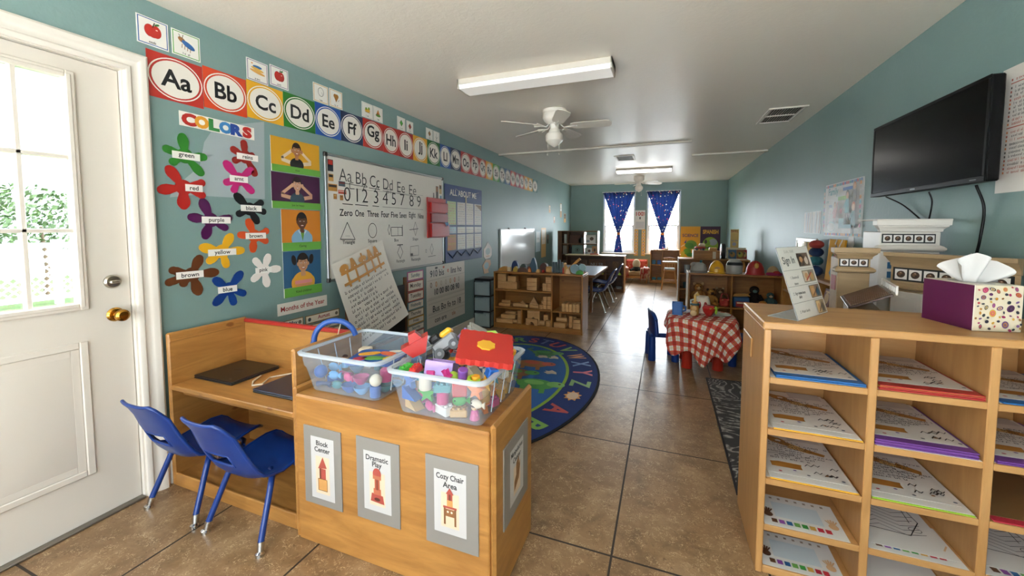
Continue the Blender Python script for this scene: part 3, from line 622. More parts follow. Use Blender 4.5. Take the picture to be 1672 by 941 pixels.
# chart paper: a bent sheet hung askew
t = thing('chart_paper', 'large crooked sheet of handwritten chart paper with a fence drawing, hanging off the whiteboard', 'chart paper', mat=plane((XL+.075, 2.285, 1.075), Vector((0, .985, .17)).normalized(), Vector((0, -.338, .941)).normalized()))
PW, PH = .66, .74
def bend(x, y): return .012+.05*max(0, -y/PH)**2*(.35+x/PW)+.006*math.sin(x*9+y*4)
class BentArt(Art):
    def add(s, vs, fs, m, smooth=False, X=None): return B.add(s, [(p[0], p[1], p[2]+bend(p[0], p[1])) for p in vs], fs, m, smooth, X)
b = BentArt(0); b.grid(lambda u, v: (u*PW, -PH+v*PH, 0), 14, 14, pm('e2dcd2', .6)); b.grid(lambda u, v: (u*PW, -v*PH, -.001), 14, 14, pm('e2dcd2', .6)); o = b.obj('paper_sheet', t)
a = BentArt(.0012, .0004); tn = 'bd8438'; y0 = -.19
for z in (-.105, -.195): 
    for i in range(8): a.line([(.07+.065*i, z), (.07+.065*(i+1), z)], .022, tn)
for x in (.12, .22, .34, .44, .53): a.line([(x, -.08), (x, -.15), (x, -.22)], .022, tn)
for i, x in enumerate((.10, .205, .325, .43, .52)):
    if i == 0: a.oval(x, -.07, .048, .036, tn)
    elif i == 2: a.oval(x, -.065, .052, .026, tn); a.line([(x, -.06), (x, -.02)], .02, tn)
    else: a.poly([(x-.04, -.095), (x+.04, -.095), (x+.022, -.04), (x+.008, -.015), (x-.02, -.015), (x-.025, -.05)], tn)
    a.oval(x+.012, -.082, .007, .005, 'f0e6d4')
a.obj('fence_drawing', t)
a = BentArt(.0012, .0003)
for i in range(11):
    rd = random.Random(i); z = -.265-.042*i
    a.scribble(.05+.012*(i % 3), .60-.2*(i in (2, 3))-.12*(i == 10), z, .023, '2c2a28', .0042, 40+i, .024)
a.obj('handwriting', t)
# small dry-erase board further along, and paper pieces
t = thing('dry_erase_board', 'blank shiny white board hanging low behind the block shelf', 'whiteboard', mat=plane((XL, 5.73, .65), (0, 1, 0), (0, 0, 1)))
b = B(); b.box(.02, .02, .002, 1.70, .66, .014, pm('d5d6d6', .16)); b.obj('panel', t)
b = B()
for q in ((0, 0, 1.73, .022), (0, .66, 1.73, .682), (0, .022, .05, .66), (1.70, .022, 1.73, .66)): b.box(q[0], q[1], .0005, q[2], q[3], .022, pm('d0d2d2', .35) if q[0] or q[1] else pm('8a8078', .4), .003)
b.obj('frame', t)
for x in (.35, 1.15): b = B(); b.box(x, .672, .004, x+.05, .70, .03, pm('3a3634', .4), .004); b.obj('clip', t)
# ------------------------------------------------------------------ computer desk by the door
t = thing('computer_desk', 'orange birch two-seat computer desk against the wall beside the white door', 'desk', (0, 0, 0))
BX, BY, BZ = birch('x'), birch('y'), birch('z')
def part(name, parent, m, *boxes, bev=.004):
    b = B()
    for q in boxes: b.box(*q, m, bev)
    return b.obj(name, parent)
part('side_panel', t, BY, (-2.402, 1.245, 0, -2.378, 1.665, .812), bev=.007); part('side_panel', t, BY, (-1.519, 1.245, 0, -1.495, 1.665, .826), bev=.007)
part('back_panel', t, BX, (-2.378, 1.645, .0, -1.519, 1.665, .785)); part('edge_strip', t, pm('a52a24', .4), (-2.378, 1.640, .785, -1.519, 1.668, .806)); part('top_rail', t, birch('y'), (-2.378, 1.25, .765, -2.372, 1.64, .785))
part('desktop', t, BX, (-2.378, 1.248, .514, -1.519, 1.645, .54)); part('bottom_shelf', t, BX, (-2.378, 1.26, .035, -1.519, 1.645, .058)); part('front_rail', t, BX, (-2.378, 1.247, .0, -1.519, 1.262, .07)); part('apron', t, BX, (-2.378, 1.30, .47, -1.519, 1.315, .514))
def laptop(x, y, rz, c, lab):
    t = thing('laptop', lab, 'laptop', (x, y, .5404), rz, 'closed laptops on the desk'); m = pm(c, .3)
    b = B(); b.box(0, 0, .0, .30, .275, .010, pm('1b1c20', .4), .004); b.obj('base', t); b = B(); b.box(0, 0, .0115, .30, .275, .019, m, .005); b.obj('lid', t)
    a = Art(.0192); a.oval(.15, .14, .03, .012, '4a4644' if c == '221d1b' else '2c4a6a', rot=.3); a.ring(.15, .14, .034, .016, .002, '5c5854'); a.text('hp', .25, .03, .014, '8a8680'); a.obj('badge', t)
    b = B()
    for q in (.04, .22): b.box(q, .268, .004, q+.04, .279, .014, pm('141416', .5), .003)
    b.obj('hinge', t)
laptop(-2.372, 1.352, 0, '221d1b', 'closed dark brown laptop at the left end of the desk'); laptop(-1.895, 1.335, 0, '17263c', 'closed navy laptop at the right end of the desk')
t = tag(B().tube([(-2.055, 1.50, .546), (-2.02, 1.43, .545), (-1.97, 1.39, .545), (-1.94, 1.42, .545), (-1.985, 1.50, .546), (-1.93, 1.585, .545), (-1.915, 1.625, .545)], .004, pm('d8cdb8', .5), 8).obj('charging_cable'), 'cream charging cable lying between the two laptops', 'cable')
t = thing('headphones', 'blue headphone band hung over the right side panel of the desk', 'headphones', (0, 0, 0)); P = []
for i in range(15): a = PI*(1-i/14*.93); P.append((-1.518+.085*math.cos(a), 1.50+.05*math.cos(a), .80+.098*math.sin(a)))
b = B(); b.tube([(-1.612, 1.445, .775)]+P, .0135, pm('1c4a94', .35), 12); b.obj('band', t)
b = B(); b.tube([P[9], (-1.53, 1.53, .82), (-1.535, 1.50, .75), (-1.55, 1.50, .68)], .0025, pm('cfc3a8', .5), 6); b.obj('cord', t)
# scraps on the desk's lower shelf
for i, (x, y, w, h, c, c2, lab) in enumerate(((-2.25, 1.42, .07, .05, 'c8b8a8', 'b03a4a', 'small crumpled printed cloth on the lower desk shelf, far left'), (-2.13, 1.45, .06, .04, 'd0c8b8', 'a88a70', 'small pale cloth scrap on the lower desk shelf, second from left'), (-1.98, 1.40, .05, .05, '5a2a5a', '8a3a6a', 'small purple scrap on the lower desk shelf'), (-1.76, 1.56, .12, .08, '3a6a72', 'a8b8b0', 'patterned teal cloth on the lower desk shelf'))):
    m, nt, bb = nodes('scrap'); v = coord(nt); nt.links.new(ramp(nt, noise(nt, v, 60, 3), [(.42, c), (.58, c2)]), bb.inputs['Base Color'])
    b = B(); rd = random.Random(i); b.grid(lambda u, q: (x+(u-.5)*w, y+(q-.5)*h, .0585+.022*(math.sin(PI*u)*math.sin(PI*q))*(1+.5*math.sin(9*u+7*q))), 10, 8, m); tag(b.obj('cloth_scrap'), lab, 'scrap', 'scraps under the desk')
# ------------------------------------------------------------------ moulded chairs
CHB = pm('0c3176', .32, name='blue_plastic'); CHR = pm('c8c8c6', .18, 1, name='chrome')
def make_chair(lab, group, leg_m, shell_m, loc, rz=0, s=1, front=0):
    t = thing('school_chair', lab, 'chair', loc, rz, group); t.scale = (s, s, s)
    PR = [(-.125, .585, .100), (-.112, .57, .122), (-.085, .51, .138), (-.05, .43, .150), (-.022, .37, .156), (.0, .33, .160), (.025, .298, .163), (.06, .283, .166), (.12, .283, .168), (.20, .292, .170), (.28, .303, .168), (.325, .300, .16), (.345, .285, .145)]
    n = len(PR)-1
    def at(u, k, off=0):
        y, z, hw = PR[k]; hw *= .93; e = abs(2*u-1); x = (2*u-1)*hw
        a, c = PR[max(k-1, 0)], PR[min(k+1, n)]; ty, tz = c[0]-a[0], c[1]-a[1]; L = math.hypot(ty, tz); ny, nz = -tz/L, ty/L
        o = (.010 if k < 2 else .024 if k < 8 else .012)*e**3+off
        if 3 <= k <= 8: o -= .004
        return (x, y+ny*o, z+nz*o)
    b = B(); nu = 12
    for off, flip in ((0, False), (-.007, True)):
        vs = [at(i/nu, k, off) for k in range(n+1) for i in range(nu+1)]; fs = []
        for k in range(n):
            for i in range(nu):
                if k == 3 and 3 <= i <= 8: continue
                f = [k*(nu+1)+i, k*(nu+1)+i+1, (k+1)*(nu+1)+i+1, (k+1)*(nu+1)+i]; fs.append(f if flip else f[::-1])
        b.add(vs, fs, shell_m, True)
    ed = [at(i/nu, 0, -.0035) for i in range(nu+1)]+[at(1, k, -.0035) for k in range(1, n+1)]+[at(1-i/nu, n, -.0035) for i in range(1, nu+1)]+[at(0, n-k, -.0035) for k in range(1, n)]
    b.tube(ed, .0075, shell_m, 8, True); sl = [at(i/nu, 3, -.0035) for i in range(3, 10)]+[at(i/nu, 4, -.0035) for i in range(9, 2, -1)]; b.tube(sl, .006, shell_m, 8, True)
    b.obj('seat_shell', t, 60)
    for sx in (-1, 1):
        for y0, y1 in ((0, .10), (.30, .21)):
            zo = front if y0 else 0; b = B(); b.tube([(sx*.165, y0, .045+zo), (sx*.135, y0+(y1-y0)*.75, .235), (sx*.115, y1, .268), (sx*.08, y1+(.02 if y1 < .15 else -.02), .276)], .0125, leg_m, 12); l = b.obj('leg', t)
            b = B(); b.tube([(sx*.172, y0-.010*(1 if y0 == 0 else -1), zo), (sx*.172, y0-.010*(1 if y0 == 0 else -1), zo+.008), (sx*.170, y0-.006*(1 if y0 == 0 else -1), zo+.014), (sx*.1645, y0+.002, zo+.05)], [.019, .019, .013, .0142], CHR, 14); b.obj('foot_tip', l)
    b = B(); b.tube([(-.10, .11, .272), (-.10, .20, .276), (-.10, .21, .276)], .010, leg_m, 10); b.tube([(.10, .11, .272), (.10, .21, .276)], .010, leg_m, 10)
    b.tube([(-.13, .25, .235), (-.09, .285, .238), (0, .295, .24), (.09, .285, .238), (.13, .25, .235)], .011, leg_m, 10); b.obj('seat_frame', t); return t
make_chair('blue plastic school chair at the desk, nearer the white door', 'blue chairs pushed under the desk', CHB, CHB, (-2.139, 1.105, 0), front=.0585); make_chair('blue plastic school chair at the desk, beside the storage cabinet', 'blue chairs pushed under the desk', CHB, CHB, (-1.712, 1.10, 0), front=.0585)
# ------------------------------------------------------------------ storage cabinet with its back to the camera
t = thing('storage_cabinet', 'low birch storage cabinet with four picture signs, under the two toy tubs', 'cabinet', (0, 0, 0)); PX, PY, PZ = birch('x'), birch('y'), birch('z')
part('side_panel', t, PY, (-1.488, 1.222, 0, -1.468, 1.632, .672), bev=.008); part('side_panel', t, PY, (-.556, 1.222, 0, -.534, 1.632, .672), bev=.010)
part('top_panel', t, PX, (-1.468, 1.224, .624, -.556, 1.630, .645)); part('back_panel', t, PX, (-1.468, 1.221, .0, -.556, 1.239, .641)); part('shelf', t, PX, (-1.468, 1.239, .30, -.556, 1.62, .318)); part('bottom_panel', t, PX, (-1.468, 1.239, .03, -.556, 1.62, .05))
def sign(M, w, h, pp, text, draw, lab):
    t = thing('picture_sign', lab, 'sign', group='laminated picture signs on the cabinet', mat=M); gm = pm('85807a', .4)
    b = B(); b.box(0, 0, 0, w, h, .005, gm, .001); b.obj('backing_board', t); x0, z0, x1, z1 = pp
    a = Art(.0051); a.rect(x0, z0, x1, z1, 'bebbb9'); xc = (x0+x1)/2; L = text.split('\n')
    for i, s in enumerate(L): a.text(s, xc, z1-.026-.027*i, .021, '1c1c1c', (x1-x0)*.86, .02)
    a.rect(xc-.037, z0+.025, xc+.037, z1-.082, 'd8bfa2'); draw(a, xc, z0+.04); a.obj('printed_paper', t)
RB, TB, BR = 'a3493e', 'c48f52', '7a5232'
def d1(a, x, z): a.rect(x-.024, z, x+.024, z+.05, TB); a.rect(x-.017, z+.05, x+.017, z+.095, RB); a.rect(x-.017, z+.05, x-.008, z+.095, '6e3a2c'); a.poly([(x-.024, z+.093), (x+.024, z+.10), (x+.002, z+.145)], RB); a.line([(x-.024, z), (x+.024, z), (x+.024, z+.05), (x-.024, z+.05)], .002, '6a4a2c', True)
def d2(a, x, z):
    a.poly([(x-.033, z), (x+.033, z-.004), (x+.027, z+.03), (x-.027, z+.034)], RB); a.rect(x-.018, z+.03, x+.018, z+.055, 'b5674a'); a.rect(x-.012, z+.05, x+.012, z+.105, 'a3573f'); a.rect(x-.004, z+.05, x+.004, z+.105, '7a3a2c'); a.oval(x, z+.115, .02, .024, RB); a.rect(x-.02, z+.093, x+.02, z+.108, 'b06a4a'); a.oval(x, z+.012, .014, .007, '5a3024')
def d3(a, x, z):
    a.rect(x-.026, z-.005, x-.018, z+.06, BR); a.rect(x+.018, z-.005, x+.026, z+.06, BR); a.rect(x-.028, z+.058, x+.028, z+.066, RB); a.rect(x-.018, z+.028, x+.018, z+.056, '8a5c38'); a.rect(x-.012, z+.066, x+.012, z+.09, TB); a.rect(x-.011, z+.09, x+.011, z+.115, RB); a.rect(x-.004, z+.09, x+.004, z+.115, '6e3a2c'); a.poly([(x-.016, z+.113), (x+.016, z+.113), (x, z+.138)], RB); a.oval(x-.008, z+.046, .004, .004, 'e8d8c0'); a.oval(x+.008, z+.046, .004, .004, 'e8d8c0')
def d4(a, x, z): a.poly([(x-.033, z), (x+.02, z+.03), (x+.033, z+.075), (x+.033, z+.10), (x-.03, z+.04)], '8a6038'); a.poly([(x-.01, z+.06), (x+.02, z+.075), (x+.02, z+.125), (x-.01, z+.105)], '8a6038'); a.line([(x-.03, z+.02), (x+.03, z+.08)], .003, '5a3c20')
FR = lambda x, z: plane((x, 1.2211, z), (1, 0, 0), (0, 0, 1))
sign(FR(-1.421, .184), .203, .338, (.040, .030, .165, .298), 'Block\nCenter', d1, 'grey board sign reading Block Center with a drawing of a block tower'); sign(FR(-1.139, .190), .208, .338, (.037, .046, .168, .288), 'Dramatic\nPlay', d2, 'grey board sign reading Dramatic Play with a drawing of a domed tower'); sign(FR(-.814, .184), .218, .338, (.037, .053, .170, .291), 'Cozy Chair\nArea', d3, 'grey board sign reading Cozy Chair Area with a block chair drawing')
sign(plane((-.5342, 1.293, .238), (0, 1, 0), (0, 0, 1)), .268, .314, (.06, .05, .208, .27), 'Manipulatives\nCenter', d4, 'grey board sign on the right end of the cabinet')
# ------------------------------------------------------------------ clear tubs
TUB = clear_plastic('clear_tub_plastic', 'cfdcea', .22); RIM = clear_plastic('tub_rim_plastic', 'e4ecf4', .5)
def rr(a, b_, r, n=6):
    P = []
    for cx, cy, t0 in ((a-r, b_-r, 0), (-a+r, b_-r, 90), (-a+r, -b_+r, 180), (a-r, -b_+r, 270)):
        for i in range(n+1): t = R(t0+90*i/n); P.append((cx+r*math.cos(t), cy+r*math.sin(t)))
    return P
def loops(b, L, m):
    n = len(L[0][0]); vs = [(p[0], p[1], z) for P, z in L for p in P]; b.add(vs, [(i*n+k, i*n+(k+1) % n, (i+1)*n+(k+1) % n, (i+1)*n+k) for i in range(len(L)-1) for k in range(n)], m, True)
def tub(x, y, lab, a0, b0, a1, b1, h):
    t = thing('toy_tub', lab, 'tub', (x, y, .6455), 0, 'clear toy tubs on the cabinet'); b = B(); zs = h*.62
    am, bm_ = a0+(a1-.012-a0)*.62, b0+(b1-.012-b0)*.62
    loops(b, [(rr(a0-.012, b0-.012, .02), 0), (rr(a0-.003, b0-.003, .026), .003), (rr(a0, b0, .028), .012), (rr(am, bm_, .03), zs), (rr(am+.006, bm_+.006, .033), zs+.004), (rr(a1-.012, b1-.012, .036), h-.008)], TUB)
    b.add([(p[0], p[1], .001) for p in rr(a0-.012, b0-.012, .02)], [list(range(28))], TUB); b.obj('tub_body', t, 50)
    b = B(); loops(b, [(rr(a1-.014, b1-.014, .036), h-.014), (rr(a1, b1, .045), h-.014), (rr(a1+.002, b1+.002, .045), h-.004), (rr(a1-.004, b1-.004, .042), h), (rr(a1-.014, b1-.014, .036), h), (rr(a1-.015, b1-.015, .036), h-.012)], RIM); b.obj('rim', t, 40)
    for k in range(3):
        q = -b0*.5+b0*.5*k
        for sx in (-1, 1): b = B(); b.tube([(sx*(a0+.001), q, .02), (sx*(a1-.012), q*1.15, h-.02)], .0022, RIM, 6); b.obj('rib', t)
tub(-1.260, 1.447, 'clear plastic toy tub on the cabinet, beside the desk, less full', .180, .170, .222, .218, .180); tub(-.775, 1.425, 'clear plastic toy tub heaped with toys at the right end of the cabinet', .176, .182, .212, .226, .180)
TC = {'red': 'b5281f', 'yellow': 'dca12c', 'blue': '1f5aa8', 'green': '3f9a35', 'purple': '7a4a9a', 'pink': 'c8427e', 'cream': 'e6d8c0', 'orange': 'd8742a', 'teal': '2f7f88', 'tan': 'c89a5c', 'navy': '1c3264', 'lime': '9dc23a', 'grey': '8a8a86', 'magenta': 'b02a72', 'sky blue': '5a9ad0', 'white': 'ece8e2'}
def toy(kind, c, r=.03):
    b = B(); m = pm(TC[c], .4)
    if kind == 'brick': b.box(-r, -r*.6, 0, r, r*.6, r*.9, m, .003); [b.cyl((x*r, y*r*.6, r*.9), (x*r, y*r*.6, r*1.12), r*.2, m, 10) for x in (-.6, 0, .6) for y in (-.45, .45)]
    elif kind == 'cube': b.box(-r*.75, -r*.75, 0, r*.75, r*.75, r*1.5, m, .004)
    elif kind == 'ball': b.ell((0, 0, r*.8), r*.8, m, 16)
    elif kind == 'cylinder': b.lathe([(0, 0), (r*.65, 0), (r*.7, .003), (r*.7, r*1.4), (r*.62, r*1.5), (0, r*1.5)], (0, 0, 0), m, 18)
    elif kind == 'wedge': b.prism([(-r, 0), (r, 0), (-r, r*1.4)], -r*.6, r*.6, m, Matrix(((1, 0, 0, 0), (0, 0, -1, 0), (0, 1, 0, 0), (0, 0, 0, 1))))
    elif kind == 'arch': b.prism([(-r, 0), (-r*.55, 0)]+[(r*.55*math.cos(PI-PI*i/8), r*.75*math.sin(PI-PI*i/8)) for i in range(1, 8)]+[(r*.55, 0), (r, 0), (r, r*1.35), (-r, r*1.35)], -r*.5, r*.5, m, Matrix(((1, 0, 0, 0), (0, 0, -1, 0), (0, 1, 0, 0), (0, 0, 0, 1))))
    elif kind == 'star': b.prism([((r*1.05 if i % 2 == 0 else r*.45)*math.cos(PI/2+PI*i/5), r*1.0+(r*1.05 if i % 2 == 0 else r*.45)*math.sin(PI/2+PI*i/5)) for i in range(10)], -r*.3, r*.3, m, Matrix(((1, 0, 0, 0), (0, 0, -1, 0), (0, 1, 0, -.19*r+.0), (0, 0, 0, 1))))
    elif kind == 'ring': b.tube([(r*.7*math.cos(2*PI*i/20), r*.7*math.sin(2*PI*i/20), r*.28) for i in range(20)], r*.27, m, 10, True)
    elif kind == 'figure': b.lathe([(0, 0), (r*.5, 0), (r*.55, r*.1), (r*.4, r*.9), (r*.2, r*1.1)], (0, 0, 0), m, 16); b.ell((0, 0, r*1.35), r*.38, pm('d8b088', .5), 14); b.ell((0, .0, r*1.5), (r*.4, r*.4, r*.26), pm('4a3020', .6), 12); b.tube([(-r*.3, 0, r*.95), (-r*.6, 0, r*.55)], r*.13, m, 8); b.tube([(r*.3, 0, r*.95), (r*.6, 0, r*.55)], r*.13, m, 8)
    elif kind == 'bowl': b.lathe([(0, 0), (r*.4, 0), (r*.85, r*.55), (r, r*.95), (r*.92, r*.95), (r*.75, r*.55), (r*.3, r*.12), (0, r*.12)], (0, 0, 0), m, 20)
    elif kind == 'fish': b.ell((0, 0, r*.6), (r*.75, r*.35, r*.55), m, 14); b.prism([(r*.6, r*.6), (r*1.1, r*.2), (r*1.1, r*1.05)], -r*.12, r*.12, m, Matrix(((1, 0, 0, 0), (0, 0, -1, 0), (0, 1, 0, 0), (0, 0, 0, 1)))); b.ell((-r*.5, -r*.28, r*.72), r*.09, pm('1a1a1a', .3), 8)
    else: b.tube([(-r, 0, r*.35), (-r*.4, 0, r*.5), (r*.4, 0, r*.5), (r, 0, r*.35)], [r*.42, r*.25, r*.25, r*.42], m, 12)
    return b
KN = {'brick': 'toy_brick', 'cube': 'toy_cube', 'ball': 'toy_ball', 'cylinder': 'toy_cylinder', 'wedge': 'toy_wedge', 'arch': 'toy_arch', 'star': 'toy_star', 'ring': 'toy_ring', 'figure': 'toy_figure', 'bowl': 'toy_bowl', 'fish': 'toy_fish', 'bone': 'toy_bone'}
CW = ('far left', 'centre left', 'centre right', 'far right'); RW = ('front', 'second', 'third', 'back')
def fill(cx, cy, z, n, sx, sy, lay, tubn, pal, kinds, seed, grp, r0=.0345, full=False):
    rd = random.Random(seed)
    for j in range(n):
        for i in range(n):
            if full and j in (1, 2): continue
            if not full and 0 < i < n-1 and 0 < j < n-1: continue
            k = rd.choice(kinds); c = rd.choice(pal); r = r0*rd.uniform(.92, 1.06)
            o = toy(k, c, r).obj(KN[k]); o.location = (cx+(i-(n-1)/2)*sx+rd.uniform(-.002, .002), cy+(j-(n-1)/2)*sy+rd.uniform(-.002, .002), z+rd.uniform(0, .004)); o.rotation_euler = (0, 0, rd.uniform(-.6, .6))
            tag(o, f'{c} {k} in the {tubn} tub: {lay} layer, {RW[j]} row, {CW[i]}', 'toy', grp)
CW = ('far left', 'left', 'middle', 'right', 'far right'); RW = ('front', 'second', 'third', 'fourth', 'back')
P2 = ['red', 'yellow', 'cream', 'cream', 'blue', 'orange', 'teal', 'pink', 'tan', 'white', 'green', 'yellow', 'red']; K2 = ['brick', 'cube', 'cylinder', 'arch', 'star', 'figure', 'bone', 'wedge', 'fish', 'ball']
for q, (z_, l_) in enumerate(((.6475, 'lowest'), (.690, 'second'), (.735, 'third'))): fill(-.775, 1.425, z_, 5, .066+.003*q, .068+.003*q, l_, 'heaped', P2, K2, 11+q, 'toys in the heaped tub')
fill(-.775, 1.425, .780, 4, .093, .096, 'top', 'heaped', ['red', 'purple', 'magenta', 'yellow', 'green', 'blue', 'lime', 'orange'], ['brick', 'cube', 'cylinder', 'ball', 'ring'], 31, 'toys in the heaped tub', .026, True)
P1 = ['blue', 'sky blue', 'magenta', 'pink', 'teal', 'navy', 'cream', 'blue', 'sky blue']; K1 = ['bowl', 'ball', 'brick', 'figure', 'ring', 'cylinder', 'bone', 'cube', 'fish']
for q, (z_, l_) in enumerate(((.6475, 'lowest'), (.695, 'upper'))): fill(-1.260, 1.447, z_, 5, .070+.004*q, .066+.004*q, l_, 'left', P1, K1, 41+q, 'toys in the left tub')
# the puzzle board on top in the left tub
t = thing('puzzle_board', 'colourful foam puzzle board lying on the toys in the left tub', 'puzzle', (-1.24, 1.47, .7495), .25); b = B(); b.prism(rr(.115, .10, .03), 0, .010, pm('1f4f9a', .5)); b.obj('board', t)
for i, (x, y, rx, ry, c, ro) in enumerate(((-.05, .03, .05, .018, 'd89a2c', .4), (.04, .04, .045, .02, 'c85a2c', -.3), (.0, -.03, .055, .02, '5a9a3a', .1), (-.06, -.045, .03, .022, 'b8324a', .6), (.07, -.03, .025, .03, 'e0c040', 0), (.06, .075, .03, .012, 'd8d0c0', .2))): a = B(); a.prism([(x+rx*math.cos(q)*math.cos(ro)-ry*math.sin(q)*math.sin(ro), y+rx*math.cos(q)*math.sin(ro)+ry*math.sin(q)*math.cos(ro)) for q in [2*PI*k/18 for k in range(18)]], .010, .015, pm(c, .5)); a.obj('puzzle_piece', t)
# the big pieces heaped over the right tub
def RX(*a):
    from mathutils import Euler
    return Euler(tuple(R(q) for q in a)).to_matrix().to_4x4()
t = thing('foam_square', 'large red foam square with a yellow centre, on top of the heaped tub', 'toy', mat=Matrix.Translation((-.655, 1.41, .880)) @ RX(15, 8, 24)); b = B(); P = []
for s_ in range(4):
    for i in range(12):
        u = -.105+.0175*i; e = .105+(.005 if i % 2 else 0); p = (u, -e); 
        for _ in range(s_): p = (-p[1], p[0])
        P.append(p)
b.prism(P, -.012, .012, pm('b52a1f', .6)); b.obj('foam_tile', t); b = B(); b.prism([(.038*math.cos(2*PI*i/16)*(1 if i % 2 else .88), .034*math.sin(2*PI*i/16)*(1 if i % 2 else .88)) for i in range(16)], .0121, .018, pm('dba32a', .6)); b.obj('centre_piece', t)
t = thing('toy_truck', 'black grey and yellow toy truck tipped up in the heaped tub', 'toy', mat=Matrix.Translation((-.862, 1.45, .868)) @ RX(-25, -35, 30)); bk_, gy_, yl_ = pm('1e1f22', .4), pm('77787a', .45), pm('d9a524', .4)
b = B(); b.box(-.055, -.035, -.03, .055, .035, .02, gy_, .008); b.box(-.05, -.033, .02, .0, .033, .055, bk_, .01); b.obj('body', t); b = B(); b.box(.0, -.03, .02, .055, .03, .045, yl_, .008); b.obj('cargo_bed', t)
for x in (-.035, .035):
    for y in (-.036, .036): b = B(); b.cyl((x, y-.012, -.032), (x, y+.012, -.032), .022, bk_, 18); w_ = b.obj('wheel', t); b = B(); b.cyl((x, y-.013, -.032), (x, y+.013, -.032), .009, gy_, 12); b.obj('hub', w_)
b = B(); b.box(-.052, -.025, .03, -.0495, .025, .05, pm('9cc0d0', .2)); b.obj('windscreen', t)
t = thing('toy_boat', 'red plastic toy boat at the left side of the heaped tub', 'toy', mat=Matrix.Translation((-.94, 1.37, .864)) @ RX(0, -22, 35)); b = B(); rm_ = pm('a8201a', .32)
b.prism([(-.065, .03), (.055, .04), (.02, -.022), (-.035, -.022)], -.03, .03, rm_, Matrix(((1, 0, 0, 0), (0, 0, -1, 0), (0, 1, 0, 0), (0, 0, 0, 1)))); b.obj('hull', t); b = B(); b.prism([(-.03, .03), (.03, .032), (.012, .07), (-.018, .07)], -.022, .022, rm_, Matrix(((1, 0, 0, 0), (0, 0, -1, 0), (0, 1, 0, 0), (0, 0, 0, 1)))); b.obj('cabin', t)
t = thing('ribbed_block', 'grey ribbed foam block standing tilted behind the red square', 'toy', mat=Matrix.Translation((-.785, 1.565, .872)) @ RX(10, 28, 35)); b = B(); gm = pm('97958e', .8); b.box(-.04, -.028, -.05, .04, .028, .05, gm, .006)
for i in range(6): b.box(-.043, -.031, -.046+i*.017, .043, .031, -.038+i*.017, gm, .002)
b.obj('foam_body', t)
t = thing('toy_crate', 'open lilac plastic box half buried at the front of the heaped tub', 'toy', mat=Matrix.Translation((-.80, 1.315, .812)) @ RX(-14, 4, 12)); lm_ = pm('a287c2', .4); b = B()
for q in ((-.055, -.04, -.02, .055, -.036, .03), (-.055, .036, -.02, .055, .04, .03), (-.055, -.036, -.02, -.051, .036, .03), (.051, -.036, -.02, .055, .036, .03), (-.055, -.04, -.022, .055, .04, -.018)): b.box(*q, lm_, .0015)
b.obj('box_shell', t)
t = tag(B().box(-.03, -.004, -.045, .035, .004, .045, pm('a98ccb', .4), .003).obj('toy_slab'), 'flat lilac plastic panel standing up at the back of the heaped tub', 'toy'); t.matrix_world = Matrix.Translation((-.83, 1.555, .86)) @ RX(0, 40, 20)
b = B(); b.prism([(-.03, -.035), (.025, -.04), (.035, .02), (.005, .04), (-.03, .03)], -.008, .008, pm('9ec437', .45)); t = tag(b.obj('toy_leaf'), 'lime green foam leaf standing behind the grey ribbed block', 'toy'); t.matrix_world = Matrix.Translation((-.70, 1.575, .868)) @ RX(75, 10, 10)
for x, y, z, k, c, lab in ((-.915, 1.255, .805, 'brick', 'green', 'green brick lying at the front left rim of the heaped tub'), (-.865, 1.245, .812, 'brick', 'red', 'red brick beside the green one at the front of the heaped tub'), (-.69, 1.28, .802, 'cylinder', 'purple', 'purple cylinder in front of the red foam square'), (-.64, 1.27, .80, 'ring', 'lime', 'lime ring in front of the red foam square'), (-.60, 1.33, .80, 'cube', 'blue', 'blue cube under the front corner of the red foam square'), (-.61, 1.56, .80, 'cylinder', 'yellow', 'yellow cylinder at the back right corner of the heaped tub'), (-.735, 1.25, .80, 'star', 'magenta', 'magenta star at the front rim of the heaped tub')):
    o = toy(k, c, .026).obj(KN[k]); o.location = (x, y, z); o.rotation_euler = (.25, .2, x*9); tag(o, lab, 'toy', 'toys in the heaped tub')
# ------------------------------------------------------------------ oval alphabet rug
def rugm(h, name): return fabric('rug_'+name, h, .95, 160)
RCX, RCY, RA, RB_ = -1.42, 3.265, .90, 1.365
t = thing('alphabet_rug', 'oval blue alphabet rug with animals on the floor', 'rug', (RCX, RCY, .0005))
el = lambda a, b_, n=72: [(a*math.cos(2*PI*i/n), b_*math.sin(2*PI*i/n)) for i in range(n)]
b = B(); b.prism(el(RA+.02, RB_+.02), 0, .008, rugm('121318', 'binding')); b.prism(el(RA, RB_), .008, .0095, rugm('143074', 'navy')); b.obj('pile', t)
a = Art(.0096, .0001); LM = {'l': rugm('8fb33c', 'lime'), 'f': rugm('1f5aa0', 'field')}; ia, ib = .64, 1.03
a.oval(0, 0, ia, ib, LM['l'], 72); a.oval(0, 0, ia-.028, ib-.035, LM['f'], 72); a.obj('field', t)
LC = ['b03a2c', '6a9a3a', 'c87a34', '3a6ab0', 'a83a6a', '7a9a3a']; a = Art(.0102, .0001)
ang = {'R': 103, 'S': 91, 'T': 80, 'U': 68, 'V': 55, 'W': 41, 'X': 29, 'Y': 17, 'Z': 4, 'A': -23, 'B': -38}
rest = 'CDEFGHIJKLMNOPQ'
for i, ch in enumerate(rest): ang[ch] = -53-(i*(360-53-113-0)/14)
col = {'Q': 'a8344a', 'R': '5a8f4a', 'S': 'a8343c', 'T': '3a5a9a', 'U': 'b03a3a', 'V': '6f9a3f', 'W': 'c07a3a', 'X': '3f6aa8', 'Y': 'b0344f', 'Z': '6f9a4f', 'A': 'a8302c', 'B': '6f9a3f'}
